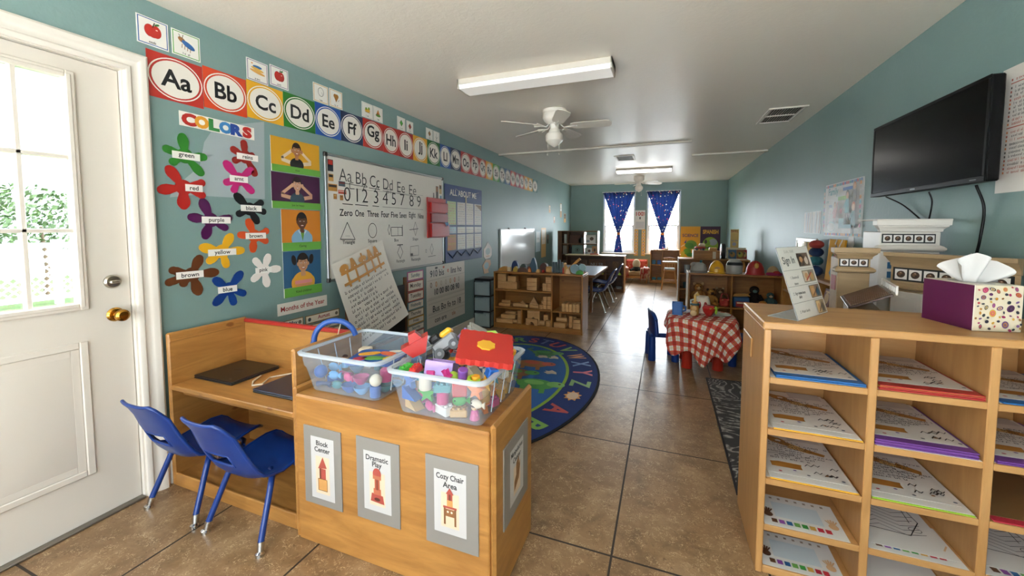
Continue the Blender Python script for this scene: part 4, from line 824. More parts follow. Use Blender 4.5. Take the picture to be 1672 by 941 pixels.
def onring(d, k=.86): q = R(d); return ((RA*(k-.012))*math.cos(q), (RB_*k+.02)*math.sin(q)), math.atan2(math.sin(q)/RB_, math.cos(q)/RA)
for ch, d in ang.items():
    (x, y), nrm = onring(d); a = Art(.0102, .0001); a.text(ch, x, y, .17, col.get(ch) or LC[ord(ch) % 6], .15, .03, rot=nrm-PI/2); a.obj('letter', t)
for d in (-9, 180):
    a = Art(.0102, .0001); (x, y), nrm = onring(d); q = [(x+(.075 if i % 2 else .05)*math.cos(i*PI/9), y+(.10 if i % 2 else .07)*math.sin(i*PI/9)) for i in range(18)]; a.poly(q, 'c8843a'); a.oval(x, y, .045, .066, 'c8a888'); a.obj('sun_motif', t)
for x, y in ((.36, .67), (.45, .25), (.25, .66), (-.3, .5), (-.4, -.3)):
    a = Art(.0102, .0001); a.poly([(x+(.055+.02*math.sin(3*i))*math.cos(i*PI/6), y+(.045+.015*math.cos(4*i))*math.sin(i*PI/6)) for i in range(12)], 'b8a898'); a.obj('cloud_motif', t)
def beast(x, y, s, c, c2):
    a = Art(.0102+.00001*len(t.children), .0001)
    a.oval(x, y, .17*s, .11*s, c, 20); a.oval(x+.17*s, y+.04*s, .08*s, .06*s, c2, 16); a.line([(x-.15*s, y), (x-.26*s, y+.09*s), (x-.22*s, y+.14*s)], .04*s, c); [a.line([(x+dx*s, y-.06*s), (x+dx*s+.02, y-.16*s)], .045*s, c) for dx in (-.09, .08)]; a.oval(x+.2*s, y+.055*s, .013*s, .013*s, '201a14', 10); a.oval(x-.02*s, y+.03*s, .09*s, .05*s, c2, 16); a.obj('animal_motif', t)
beast(.40, -.06, 1.0, '3f8a3c', '6faa52'); beast(.22, .42, .9, '8a5a34', 'a8483a'); beast(.24, .78, .8, '2f6a3a', '3f8a4a'); beast(.14, .14, .9, '6a4428', '3f8a3c'); beast(-.2, -.3, 1, 'b0702c', 'd09a4a'); beast(.2, -.5, .9, 'c87a2c', 'd8a04a')
# ------------------------------------------------------------------ block shelf
def shelf_unit(name, lab, x0, x1, y0, y1, h, m, th, rows, uprights, back=True, mback=None, kick=.05):
    """rows: (x_left, x_right, z) of inner boards; uprights: (x, z_bottom, z_top)"""
    t = thing(name, lab, 'shelf', (0, 0, 0)); mx, my, mz = m('x'), m('y'), m('z')
    part('side_panel', t, mz, (x0, y0, 0, x0+th, y1, h-th)); part('side_panel', t, mz, (x1-th, y0, 0, x1, y1, h-th)); part('top_board', t, mx, (x0, y0-.004, h-th, x1, y1, h)); part('bottom_board', t, mx, (x0+th, y0, kick, x1-th, y1, kick+th)); part('plinth', t, mx, (x0+th, y0+.012, 0, x1-th, y0+.028, kick))
    if back: part('back_panel', t, (mback or m)('x'), (x0+th, y1-.01, kick+th, x1-th, y1-.002, h-th))
    for a, c, z in rows: part('shelf_board', t, mx, (a, y0+.002, z-th, c, y1-.01, z))
    for x, z0, z1 in uprights: part('divider', t, mz, (x-th/2, y0+.002, z0, x+th/2, y1-.01, z1))
    return t
SX0, SX1, SY0, SY1 = -2.155, -.945, 4.90, 5.28
shelf_unit('block_shelf', 'low wooden shelf of plain building blocks beyond the rug', SX0, SX1, SY0, SY1, .765, oldpine, .022, [(SX0+.022, -1.356, .528), (SX0+.022, -1.334, .29), (-1.334, SX1-.022, .285)], [(-1.345, .072, .743), (-1.755, .072, .268)])
BK = block()
def blk(kind, x, y, z, w, d, h, lab, rz=0):
    b = B()
    if kind == 'box': b.box(-w/2, -d/2, 0, w/2, d/2, h, BK, .004)
    elif kind == 'cyl': b.lathe([(0, 0), (w/2, 0), (w/2, h), (0, h)], (0, 0, 0), BK, 18)
    elif kind == 'log': b.cyl((-w/2, 0, h/2), (w/2, 0, h/2), h/2, BK, 16)
    elif kind == 'arch': b.prism([(-w/2, 0), (-w*.24, 0)]+[(w*.24*math.cos(PI-PI*i/10), h*.55*math.sin(PI-PI*i/10)) for i in range(1, 10)]+[(w*.24, 0), (w/2, 0), (w/2, h), (-w/2, h)], -d/2, d/2, BK, Matrix(((1, 0, 0, 0), (0, 0, -1, 0), (0, 1, 0, 0), (0, 0, 0, 1))))
    elif kind == 'tri': b.prism([(-w/2, 0), (w/2, 0), (0, h)], -d/2, d/2, BK, Matrix(((1, 0, 0, 0), (0, 0, -1, 0), (0, 1, 0, 0), (0, 0, 0, 1))))
    o = b.obj('building_block' if kind != 'arch' else 'arch_block'); o.location = (x, y, z+.0005); o.rotation_euler = (0, 0, rz); tag(o, lab, 'block', 'wooden blocks on the block shelf')
zT, zM, zB, zMr, zBr = .528, .29, .072, .285, .072; yb = SY0+.10
blk('box', -1.975, yb, zT, .28, .11, .10, 'long plain block at the bottom of the left stack on the top shelf'); blk('box', -2.055, yb, zT+.101, .12, .11, .10, 'square block on the left end of the long block, top shelf'); blk('box', -1.91, yb, zT+.101, .12, .11, .075, 'square block on the right end of the long block, top shelf')
for i in range(3): blk('box', -1.625, yb, zT+.056*i, .14, .13, .055, ('lowest', 'middle', 'highest')[i]+' block in the centre stack of three on the top shelf')
blk('box', -1.45, yb-.02, zT, .06, .08, .10, 'narrow block at the left of the right-hand stack, top shelf'); blk('box', -1.389, yb-.02, zT, .06, .08, .10, 'narrow block beside the divider on the top shelf'); blk('box', -1.40, yb-.02, zT+.101, .075, .08, .085, 'cube on the narrow blocks by the divider, top shelf')
blk('box', -2.02, yb, zM, .17, .09, .035, 'flat block lying at the left of the middle shelf'); blk('log', -2.01, yb, zM+.036, .12, .09, .04, 'rounded block lying on the flat block, middle shelf')
blk('log', -1.83, yb-.05, zM, .11, .06, .055, 'small rounded block left of centre on the middle shelf', .3); blk('tri', -1.79, yb+.045, zM, .13, .05, .08, 'triangular block left of centre on the middle shelf', .2)
blk('log', -1.72, yb-.06, zM, .10, .05, .05, 'round log block at the front of the middle shelf'); blk('tri', -1.62, yb+.03, zM, .16, .06, .14, 'large triangular block in the middle of the middle shelf', .15); blk('log', -1.585, yb-.06, zM, .12, .05, .05, 'round log block in front of the large triangle, middle shelf')
blk('cyl', -1.495, yb-.05, zM, .06, .06, .06, 'short round block right of centre, middle shelf'); blk('tri', -1.50, yb+.03, zM, .07, .05, .11, 'triangular block right of centre on the middle shelf')
for i in range(3):
    for j in range(2): blk('box', -1.445+.054*j, yb-.03, zM+.056*i, .05, .06, .055, ('bottom', 'middle', 'top')[i]+(' left', ' right')[j]+' cube of the wall of cubes by the divider')
for i in range(5): blk('box', -1.19+.046*i, yb, zMr, .042, .20, .105, 'upright brick block in the right-hand section, '+('first', 'second', 'third', 'fourth', 'fifth')[i]+' from the left')
blk('box', -2.0, yb-.02, zB, .24, .16, .055, 'large flat block on the bottom shelf, far left'); blk('box', -1.96, yb, zB+.056, .21, .13, .05, 'flat block on top of the large one, bottom shelf far left'); blk('box', -1.95, yb+.03, zB+.107, .15, .06, .03, 'thin slab topping the far left stack, bottom shelf')
blk('log', -1.855, yb-.06, zB, .06, .05, .05, 'small round block beside the far left stack, bottom shelf'); blk('box', -1.80, yb-.04, zB, .05, .05, .085, 'lower of the two upright blocks left of the short divider'); blk('box', -1.80, yb-.04, zB+.086, .05, .05, .085, 'upper of the two upright blocks left of the short divider')
blk('arch', -1.60, yb+.02, zB, .17, .17, .185, 'big arch block standing on the bottom shelf'); blk('arch', -1.615, yb-.085, zB, .16, .03, .085, 'small arch block in front of the big arch')
blk('box', -1.44, yb+.02, zB, .06, .10, .14, 'upright block right of the big arch, bottom shelf'); blk('log', -1.475, yb-.05, zB, .07, .06, .065, 'round log right of the big arch, bottom shelf'); blk('cyl', -1.396, yb-.06, zB, .07, .07, .075, 'round block beside the divider, bottom shelf')
blk('box', -1.24, yb-.05, zBr, .15, .09, .065, 'block at the front left of the bottom right section'); blk('log', -1.22, yb-.04, zBr+.066, .14, .07, .06, 'round log lying on the front left block, bottom right section'); blk('cyl', -1.27, yb+.07, zBr, .035, .035, .18, 'thin post standing at the back of the bottom right section'); blk('tri', -1.20, yb+.07, zBr, .11, .05, .15, 'triangular block at the back of the bottom right section')
blk('box', -1.115, yb-.02, zBr, .04, .05, .15, 'leaning upright block in the middle of the bottom right section', .4); blk('box', -1.02, yb-.03, zBr, .10, .12, .075, 'block at the right end of the bottom right section'); blk('box', -1.02, yb-.03, zBr+.076, .09, .11, .04, 'flat block on the right-hand block, bottom right section'); blk('box', -1.10, yb+.10, zBr, .09, .05, .12, 'block at the back right of the bottom right section')
# the little toys along the top of the block shelf
def onshelf(name, x, y, b, lab, z=.7655, rz=0): o = b.obj(name); o.location = (x, y, z); o.rotation_euler = (0, 0, rz); return tag(o, lab, 'toy', 'toys along the top of the block shelf')
def hill(w, h, d, c, n=12): b = B(); b.prism([(-w/2, 0)]+[(-w/2*math.cos(PI*i/n), h*math.sin(PI*i/n)**.8) for i in range(1, n)]+[(w/2, 0)], -d/2, d/2, pm(c, .6), Matrix(((1, 0, 0, 0), (0, 0, -1, 0), (0, 1, 0, 0), (0, 0, 0, 1)))); return b
def spire(w, h, d, c): b = B(); b.prism([(-w/2, 0), (w/2, 0), (w*.42, h*.5), (w*.12, h), (-w*.12, h*.97), (-w*.45, h*.5)], -d/2, d/2, pm(c, .6), Matrix(((1, 0, 0, 0), (0, 0, -1, 0), (0, 1, 0, 0), (0, 0, 0, 1)))); return b
y_ = 5.02
onshelf('toy_ramp', -2.045, y_, spire(.15, .06, .07, 'b58540'), 'low tan toy ramp at the left end of the shelf top'); onshelf('toy_cube', -1.955, y_-.04, B().box(-.025, -.025, 0, .025, .025, .055, pm('d8c49a', .6), .004), 'cream cube at the left end of the shelf top'); onshelf('toy_car', -1.905, y_+.05, hill(.10, .14, .05, '243a68'), 'navy rounded toy near the left end of the shelf top')
onshelf('toy_house', -1.865, y_-.03, spire(.07, .07, .05, 'b59a3c'), 'small yellow house block on the shelf top'); onshelf('toy_rock', -1.78, y_+.04, hill(.10, .10, .05, '2a3a38'), 'dark green mound toy on the shelf top'); onshelf('toy_train', -1.76, y_-.04, hill(.15, .06, .05, '4a2c20'), 'dark brown low toy on the shelf top'); onshelf('toy_ball', -1.70, y_+.06, B().ell((0, 0, .035), .035, pm('8a3a2c', .5)), 'brick red ball on the shelf top'); onshelf('toy_cone', -1.665, y_-.04, spire(.04, .06, .04, 'c87a3a'), 'small orange cone on the shelf top')
onshelf('toy_tree', -1.625, y_, spire(.10, .19, .05, '3f5f74'), 'tall slate blue pointed block on the shelf top'); onshelf('toy_arch', -1.545, y_-.05, hill(.05, .045, .05, 'd0a868'), 'small tan arch on the shelf top'); onshelf('toy_barn', -1.485, y_+.02, hill(.12, .125, .06, '4a2c24'), 'dark barn block with a rounded roof on the shelf top'); onshelf('toy_bead', -1.48, y_-.045, B().ell((0, 0, .02), .02, pm('b0281f', .5)), 'tiny red bead before the dark barn block'); onshelf('toy_crate', -1.415, y_, B().box(-.035, -.03, 0, .035, .03, .08, pm('c08f4c', .6), .008), 'tan upright block right of the dark barn')
for i in range(4): onshelf('toy_pillar', -1.355+.036*i, y_+.02, B().box(-.015, -.02, 0, .015, .02, .14+.03*(i == 2), pm(('3a5058', '32484c', '2a4044', '4a5a58')[i], .55), .004), 'dark green pillar on the shelf top, '+('first', 'second', 'third', 'fourth')[i]+' from the left')
onshelf('toy_figure', -1.20, y_, B().lathe([(0, 0), (.022, 0), (.022, .08), (.012, .10), (0, .10)], (0, 0, 0), pm('b98a4c', .6), 12).ell((0, 0, .115), .022, pm('d8b080', .6)), 'tan peg figure on the shelf top')
o = onshelf('toy_plank', -1.10, y_+.05, B().box(-.13, -.02, 0, .13, .02, .03, pm('c0883c', .6), .004), 'tan plank leaning up to the right on the shelf top'); o.rotation_euler = (0, -.75, 0); o.location.z = .855
for i, (x, dz, w, h, c, lab) in enumerate(((-1.16, .09, .11, .06, 'b8a03c', 'yellow green mound behind the leaning plank'), (-1.03, .13, .13, .12, '24302e', 'dark heap toy right of the leaning plank'), (-1.0, -.05, .09, .05, '4f9a3a', 'bright green low toy at the right end'))): onshelf('toy_mound', x, y_+dz, hill(w, h, .05, c), lab)
for x, dy, b_, nm, lab in ((-1.145, -.06, hill(.06, .07, .04, 'd8b890'), 'toy_arch', 'beige arch near the right end of the block shelf top'), (-1.075, .0, B().cyl((0, -.012, .06), (0, .012, .06), .06, pm('7a98a4', .5), 24), 'toy_disc', 'blue grey upright disc on the block shelf top'), (-.985, .03, B().cyl((0, -.012, .075), (0, .012, .075), .05, pm('8fb0b4', .5), 24).box(-.03, -.015, 0, .03, .015, .03, pm('c8a878', .5), .004), 'toy_disc', 'pale teal disc on a stand at the right end of the shelf top'), (-1.21, -.06, B().lathe([(0, 0), (.012, 0), (.012, .06), (.008, .075), (0, .08)], (0, 0, 0), pm('b0402c', .5), 12), 'toy_peg', 'small red peg on the block shelf top'), (-1.175, -.01, B().lathe([(0, 0), (.014, 0), (.014, .07), (.008, .09), (0, .095)], (0, 0, 0), pm('c8a050', .5), 12), 'toy_peg', 'yellow peg on the block shelf top, beside the beige arch')): onshelf(nm, x, y_+dy, b_, lab)
# ------------------------------------------------------------------ three-drawer cart
def frosted(): return clear_plastic('frosted_drawer', 'b4c4c6', .5)
FD = frosted(); t = thing('drawer_cart', 'black three-drawer cart with clear drawers beside the block shelf', 'cart', (-2.285, 4.92, 0)); bkm = pm('16171a', .4)
b = B(); b.box(-.123, -.11, .635, .123, .17, .668, bkm, .012); b.obj('top_panel', t)
for z in (0, .212, .424): b = B(); b.box(-.12, -.105, z, .12, .165, z+.018, bkm, .005); b.obj('tray_frame', t)
for x in (-.117, .117):
    for y in (-.10, .155): b = B(); b.box(x-.006, y-.008, .0, x+.006, y+.008, .64, bkm); b.obj('post', t)
def bx5(b, x0, y0, z0, x1, y1, z1, m, w=.003):
    for q in ((x0, y0, z0, x1, y0+w, z1), (x0, y1-w, z0, x1, y1, z1), (x0, y0, z0, x0+w, y1, z1), (x1-w, y0, z0, x1, y1, z1), (x0, y0, z0, x1, y1, z0+w)): b.box(*q, m)
for i, z in enumerate((.02, .232, .444)):
    b = B(); bx5(b, -.11, -.112, z, .11, .15, z+.175, FD); d = b.obj('drawer', t); b = B(); b.box(-.05, -.122, z+.15, .05, -.112, z+.165, FD, .002); b.obj('handle', d)
for i, (x, y, z, c, k, lab) in enumerate(((-.05, -.05, .025, 'b0483a', 'bone', 'red craft piece in the bottom drawer of the black cart'), (.0, -.06, .025, 'c8a878', 'cube', 'tan craft piece in the bottom drawer of the black cart'), (.06, -.04, .025, '7a5a8a', 'ball', 'purple craft piece in the bottom drawer of the black cart'), (.02, -.05, .237, 'c8a070', 'brick', 'tan block in the middle drawer of the black cart'), (-.05, -.05, .237, '4a4440', 'cylinder', 'dark cylinder in the middle drawer of the black cart'), (.07, -.05, .237, 'b8a088', 'ball', 'beige ball in the middle drawer of the black cart'), (-.02, -.05, .449, 'd8a83c', 'ball', 'yellow ball in the top drawer of the black cart'), (.05, -.05, .449, '8a6a5a', 'cube', 'brown cube in the top drawer of the black cart'), (-.07, -.03, .449, 'd8d0c0', 'ring', 'white ring in the top drawer of the black cart'))):
    TC['x'] = c; o = toy(k, 'x', .032).obj(KN[k].replace('toy', 'craft')); o.location = (-2.285+x, 4.92+y, z); tag(o, lab, 'craft piece', 'craft pieces in the drawer cart')
# two shaped paper pieces taped to the wall over the cart
for y, z, P, c, c2, lab in ((5.15, .895, [(0, .04), (.03, 0), (.11, .01), (.14, .05), (.14, .15), (.11, .20), (.07, .25), (.03, .18), (0, .15)], 'd8cfc4', '8aa0a0', 'house shaped paper ornament taped to the wall, the upper of two'), (5.10, .69, [(.03, 0), (.11, 0), (.10, .05), (.15, .12), (.14, .19), (.06, .20), (.0, .12), (.02, .06)], 'd0a880', '9ab0b4', 'oval framed paper ornament taped to the wall, the lower of two')):
    P = [(q[0]*2, q[1]) for q in P]; a = Art(); a.prism(P, 0, .004, pm(c, .5)); a.z = .004; a.oval(.14, .11, .08, .05, c2); a.rect(.08, .035, .20, .05, 'c0a080'); put(a, 'hanging_ornament', onL(y, z), lab, 'ornament', 'paper ornaments on the left wall')
# hangings between the dry-erase board and the tall shelf
for y, z, w, h, c, c2, lab in ((7.60, .86, .30, .42, 'bcd0d8', 'e8eef0', 'pale glossy paper strip hanging just right of the dry-erase board'), (7.98, .72, .34, .62, 'd8b070', 'ece6da', 'tan and white paper hanging on the left wall before the tall shelf'), (8.42, 1.0, .10, .20, '3a2c26', '8a5a4a', 'small dark pull tab on the left wall beside the tall shelf'), (8.55, 1.68, .12, .16, 'c8a078', 'e8e0d0', 'small tan paper tag high on the far left wall, first from the camera'), (8.95, 1.46, .12, .14, 'a87a5a', 'd8c8b8', 'small brown paper tag high on the far left wall, lowest of the group'), (9.55, 1.6, .16, .34, 'b08a60', 'e0e0dc', 'long tan and white paper tag high on the far left wall'), (9.95, 1.48, .2, .22, 'c8924c', '4a3a34', 'orange paper tag high on the far left wall, nearest the corner')):
    a = Art(); a.sheet(w, h, c); a.rect(w*.12, h*.45, w*.88, h*.95, c2); a.scribble(w*.2, w*.8, h*.6, h*.1, '8a8a86', .006, 3); put(a, 'hanging_paper', onL(y, z), lab, 'paper', 'papers on the far left wall')
# ------------------------------------------------------------------ far table and its chairs
t = thing('activity_table', 'pale blue topped activity table behind the block shelf', 'table', (-1.50, 7.05, 0)); b = B(); b.box(-.47, -.78, .575, .47, .78, .60, pm('b9cbe0', .25), .004); b.obj('table_top', t)
b = B()
for q in ((-.475, -.785, .565, .475, -.776, .603), (-.475, .776, .565, .475, .785, .603), (-.475, -.785, .565, -.466, .785, .603), (.466, -.785, .565, .475, .785, .603)): b.box(*q, pm('8a5c34', .4), .002)
b.obj('edge_band', t); b = B(); b.box(-.42, -.73, .50, .42, -.715, .575, walnut('x')); b.box(-.42, .715, .50, .42, .73, .575, walnut('x')); b.box(.405, -.72, .50, .42, .72, .575, walnut('y')); b.box(-.42, -.72, .50, -.405, .72, .575, walnut('y')); b.obj('apron', t)
for x in (-.42, .42):
    for y in (-.755, .755): b = B(); b.box(x-.02, y-.02, 0, x+.02, y+.02, .56, walnut('z'), .004); b.obj('leg', t)
make_chair('blue chair with chrome legs at the far table, nearer the camera', 'chrome legged chairs at the far table', CHR, CHB, (-.875, 6.525, 0), PI/2, 1.16); make_chair('blue chair with chrome legs at the far table, farther from the camera', 'chrome legged chairs at the far table', CHR, CHB, (-.865, 7.48, 0), PI/2, 1.16)
# ------------------------------------------------------------------ dark shelves in the far left corner
t = shelf_unit('corner_bookcase', 'tall dark bookcase in the far left corner', -2.285, -1.39, 8.84, 9.12, 1.275, walnut, .022, [(-2.263, -1.41, .99), (-2.263, -1.41, .745), (-2.263, -1.41, .40)], [(-1.70, .745, 1.25), (-2.06, .99, 1.25), (-2.06, .745, .97)], back=False)
part('front_stile', t, walnut('z'), (-2.29, 8.832, 0, -2.19, 8.8395, 1.275)); part('back_panel', t, walnut('x'), (-2.263, 9.108, .40, -1.70, 9.116, 1.253))
def small(name, b, loc, lab, cat='toy', grp=None, rz=0): o = b.obj(name); o.location = loc; o.rotation_euler = (0, 0, rz); return tag(o, lab, cat, grp)
small('picture_book', B().box(-.03, -.01, 0, .03, .01, .21, pm('dcdcd6', .5), .002), (-2.13, 8.93, .9905), 'white book standing in the corner bookcase, upper left', 'book'); small('file_box', B().box(-.14, -.06, 0, .14, .06, .20, pm('4a3022', .6), .004), (-1.90, 8.95, .9905), 'dark brown box on the upper middle of the corner bookcase', 'box'); small('wall_disc', B().cyl((0, -.01, .07), (0, .01, .07), .07, pm('3a4a4a', .5), 20), (-1.755, 8.90, .9905), 'dark round disc in the corner bookcase, beside the divider', 'disc')
for x, z, w, h, c, lab in ((-1.555, .9905, .22, .20, 'd8d8d2', 'white card leaning in the upper right of the corner bookcase'), (-1.60, .7455, .16, .15, 'c8d0cc', 'grey card leaning in the lower right of the corner bookcase'), (-1.475, .7455, .10, .19, 'b98a5a', 'tan card leaning beside the grey one in the corner bookcase')):
    a = Art(); a.sheet(w, h, c); a.oval(w*.6, h*.55, w*.2, h*.2, '5a4438'); a.rect(w*.1, h*.15, w*.4, h*.4, '8a9aa0'); o = a.obj('picture_card'); o.matrix_world = plane((x-w/2, 8.90, z+.0005), (1, 0, 0), (0, .12, .993)); tag(o, lab, 'card', 'cards in the corner bookcase')
small('black_basket', B().box(-.035, -.06, 0, .035, .06, .16, pm('1a1614', .6), .008), (-2.0, 8.93, .7455), 'black basket on the middle shelf of the corner bookcase', 'basket'); a = Art(); a.sheet(.25, .21, '5f7a72'); a.ring(.125, .105, .05, .05, .008, '2a2f2c'); a.oval(.125, .105, .02, .03, '2a2f2c'); o = a.obj('framed_board'); o.matrix_world = plane((-1.965, 8.845, .7465), (1, 0, 0), (0, .1, .995)); tag(o, 'green grey board with a dark ring, leaning in the corner bookcase', 'board')
small('storage_bin', B().box(-.05, -.06, 0, .05, .06, .20, pm('8f8a80', .6), .008), (-2.13, 8.93, .7455), 'grey storage bin at the left of the corner bookcase, middle shelf', 'bin'); small('storage_bin', B().box(-.05, -.06, 0, .05, .06, .20, pm('6a5a4a', .6), .008), (-2.13, 8.93, .4005), 'brown storage bin at the lower left of the corner bookcase', 'bin')
shelf_unit('puzzle_shelf', 'low dark shelf with a pale top in front of the corner bookcase', -2.0, -.79, 8.46, 8.78, .752, walnut, .022, [(-1.978, -.812, .365)], [])
b = B(); b.box(-2.02, 8.44, .7525, -.775, 8.80, .766, pm('d8c4a4', .35), .003); tag(b.obj('shelf_mat'), 'pale tan cover lying along the top of the low dark shelf', 'cover'); b = B(); b.box(-.789, 8.462, .001, -.778, 8.778, .75, pine('z'), .002); tag(b.obj('end_board'), 'light wooden board against the right end of the low dark shelf', 'board')
for i, (x, w, h, c) in enumerate(((-1.86, .16, .27, '7a5530'), (-1.66, .14, .28, '6a4a2c'), (-1.37, .36, .30, '7a5230'), (-.98, .12, .26, '8a6238'))):
    a = Art(); a.sheet(w, h, c, .012); a.ring(w/2, h/2, w*.42, h*.42, .006, '4a3420')
    if i == 2: a.text('NU SR', w/2, h*.62, .07, 'b0aca4', w*.8, .01); a.rect(.05, .03, .09, .09, '6a9a3a')
    o = a.obj('puzzle_tray'); o.matrix_world = plane((x-w/2, 8.66, .3658), (1, 0, 0), (0, .15, .989)); tag(o, ('leftmost', 'second', 'third and widest', 'rightmost')[i]+' wooden puzzle tray standing in the low dark shelf', 'puzzle', 'puzzle trays in the low dark shelf')
small('toy_figure', B().lathe([(0, 0), (.025, 0), (.03, .05), (.012, .09), (.022, .12), (0, .14)], (0, 0, 0), pm('3a6a9a', .5), 12), (-1.51, 8.53, .3655), 'small blue figure in the low dark shelf'); small('toy_plant', B().lathe([(0, 0), (.06, 0), (.055, .02), (.02, .05), (.03, .10), (0, .15)], (0, 0, 0), pm('9fc83a', .5), 12), (-.90, 8.52, .3655), 'lime green toy in the low dark shelf, right end'); small('toy_leaf', B().prism([(-.03, 0), (.04, 0), (.02, .06), (-.01, .1)], -.01, .01, pm('b8c83a', .5), Matrix(((1, 0, 0, 0), (0, 0, -1, 0), (0, 1, 0, 0), (0, 0, 0, 1)))), (-1.24, 8.53, .3655), 'yellow green toy in front of the widest puzzle tray')
b = B(); wm = pm('5a6468', .3, .8)
for i in range(9): a_ = PI*i/9; b.tube([(.13*math.cos(a_), .09*math.sin(a_), .004), (.15*math.cos(a_), .1*math.sin(a_), .16), (-.15*math.cos(a_), -.1*math.sin(a_), .16), (-.13*math.cos(a_), -.09*math.sin(a_), .004)], .003, wm, 5)
small('wire_basket', b, (-1.10, 8.61, .0725), 'dark wire basket on the lower board of the low dark shelf', 'basket'); small('toy_dish', B().lathe([(0, 0), (.05, 0), (.07, .04), (.065, .04), (.045, .008), (0, .008)], (0, 0, 0), pm('a8b4b8', .3), 16), (-.887, 8.54, .0725), 'pale grey dish at the bottom right of the low dark shelf', 'dish'); small('red_tray', B().box(-.09, -.03, 0, .09, .03, .025, pm('b8604a', .5), .005), (-1.42, 8.62, .7665), 'small reddish tray on top of the low dark shelf', 'tray')
# ------------------------------------------------------------------ armchair with shawls
def redpat():
    m, nt, b = nodes('red_floral_fabric'); v = coord(nt); vo = N(nt, 'ShaderNodeTexVoronoi'); vo.inputs['Scale'].default_value = 16; nt.links.new(v, vo.inputs['Vector'])
    c = mix(nt, ramp(nt, vo.outputs['Distance'], [(.2, (1, 1, 1, 1)), (.3, (0, 0, 0, 1))]), ramp(nt, noise(nt, v, 12, 2), [(.4, 'a8302c'), (.6, 'c0503c')]), ramp(nt, vo.outputs['Color'], [(.3, '5a2a20'), (.5, 'd8b878'), (.7, '8a2a3a')])); nt.links.new(c, b.inputs['Base Color']); b.inputs['Roughness'].default_value = .9; return m
RP = redpat(); AW = pine('x'); TN = fabric('tan_cushion', 'c8a070')
t = thing('armchair', 'small wooden armchair with a red patterned back under the left window', 'armchair', (-.665, 10.32, 0)); t.scale = (.92, .92, .92)
b = B(); b.box(-.27, .10, .20, .27, .19, .585, RP, .03); b.obj('back_cushion', t); b = B(); b.box(-.25, -.22, .18, .25, .10, .285, TN, .03); b.obj('seat_cushion', t); b = B(); b.box(-.28, -.23, .12, .28, .2, .18, AW, .006); b.box(-.29, .19, .12, .29, .215, .60, AW, .006); b.obj('frame', t)
for s in (-1, 1):
    b = B(); b.box(s*.27, -.24, .33, s*.335, .2, .37, AW, .012); b.box(s*.28, -.23, .15, s*.30, .19, .33, TN, .006); b.obj('arm', t)
    for y in (-.22, .18): b = B(); b.box(s*.28-.02, y-.02, 0, s*.28+.02, y+.02, .33, AW, .005); b.obj('leg', t)
t = thing('doll', 'soft round-headed cream doll sitting in the small armchair', 'doll', (-.655, 10.23, .28)); b = B(); b.ell((0, .03, .17), (.095, .07, .12), fabric('cream_plush', 'd8c4a0')); b.obj('head', t); b = B(); b.ell((0, .02, .06), (.09, .06, .07), fabric('dark_plush', '2a302e')); b.obj('body', t)
for s in (-1, 1): b = B(); b.tube([(s*.05, -.01, .05), (s*.11, -.06, .03), (s*.13, -.11, .025)], [.035, .03, .025], fabric('dark_plush', '2a302e'), 10); b.obj('leg', t)
def shawl(x, lab, wht, seed):
    t = thing('shawl', lab, 'shawl', (x, 10.15, .36), 0, 'shawls over the arms of the armchair'); rd = random.Random(seed); b = B()
    b.grid(lambda u, v: (-.09+.18*u, -.10+.20*v+.01*math.sin(9*u), .004+.035*math.sin(PI*u)*math.sin(PI*v)+.012*math.sin(14*u+5*v)), 14, 8, fabric('white_knit', 'e6e0d8')); b.obj('knit_top', t); b = B()
    for i in range(22):
        x0 = -.10+.20*i/21+rd.uniform(-.006, .006); L = rd.uniform(.14, .31); b.tube([(x0*.8, -.06, .02), (x0, -.125-rd.uniform(0, .02), .0), (x0*1.05, -.135-rd.uniform(0, .02), -L*.5), (x0*1.1+rd.uniform(-.02, .02), -.14, -L)], [.006, .010, .011, .005], fabric('fringe_'+('red' if i % 3 else 'cream'), 'b0302c' if i % 3 else 'dcc8a8'), 6)
    b.obj('fringe', t)
shawl(-.93, 'red and white fringed shawl over the left arm of the armchair', True, 3); shawl(-.435, 'red and white fringed shawl over the right arm of the armchair', True, 4)
# ------------------------------------------------------------------ back wall: wainscot strip, curtains, charts, posters
def curtain_cloth():
    m, nt, b = nodes('navy_spotted_curtain'); v = coord(nt, (1, .25, 1)); vo = N(nt, 'ShaderNodeTexVoronoi'); vo.inputs['Scale'].default_value = 15; nt.links.new(v, vo.inputs['Vector'])
    c = mix(nt, ramp(nt, vo.outputs['Distance'], [(.16, (1, 1, 1, 1)), (.24, (0, 0, 0, 1))]), '15295a', ramp(nt, vo.outputs['Color'], [(.2, 'c83a4a'), (.45, 'e0b04a'), (.7, 'e8d8b8')])); nt.links.new(c, b.inputs['Base Color']); b.inputs['Roughness'].default_value = .85
    try: b.inputs['Subsurface Weight'].default_value = 0
    except KeyError: pass
    tr = N(nt, 'ShaderNodeBsdfTranslucent'); nt.links.new(c, tr.inputs[0]); mx = N(nt, 'ShaderNodeMixShader'); mx.inputs[0].default_value = .1; nt.links.new(b.outputs[0], mx.inputs[1]); nt.links.new(tr.outputs[0], mx.inputs[2]); nt.links.new(mx.outputs[0], nt.nodes['Material Output'].inputs['Surface']); return m
CC = curtain_cloth()
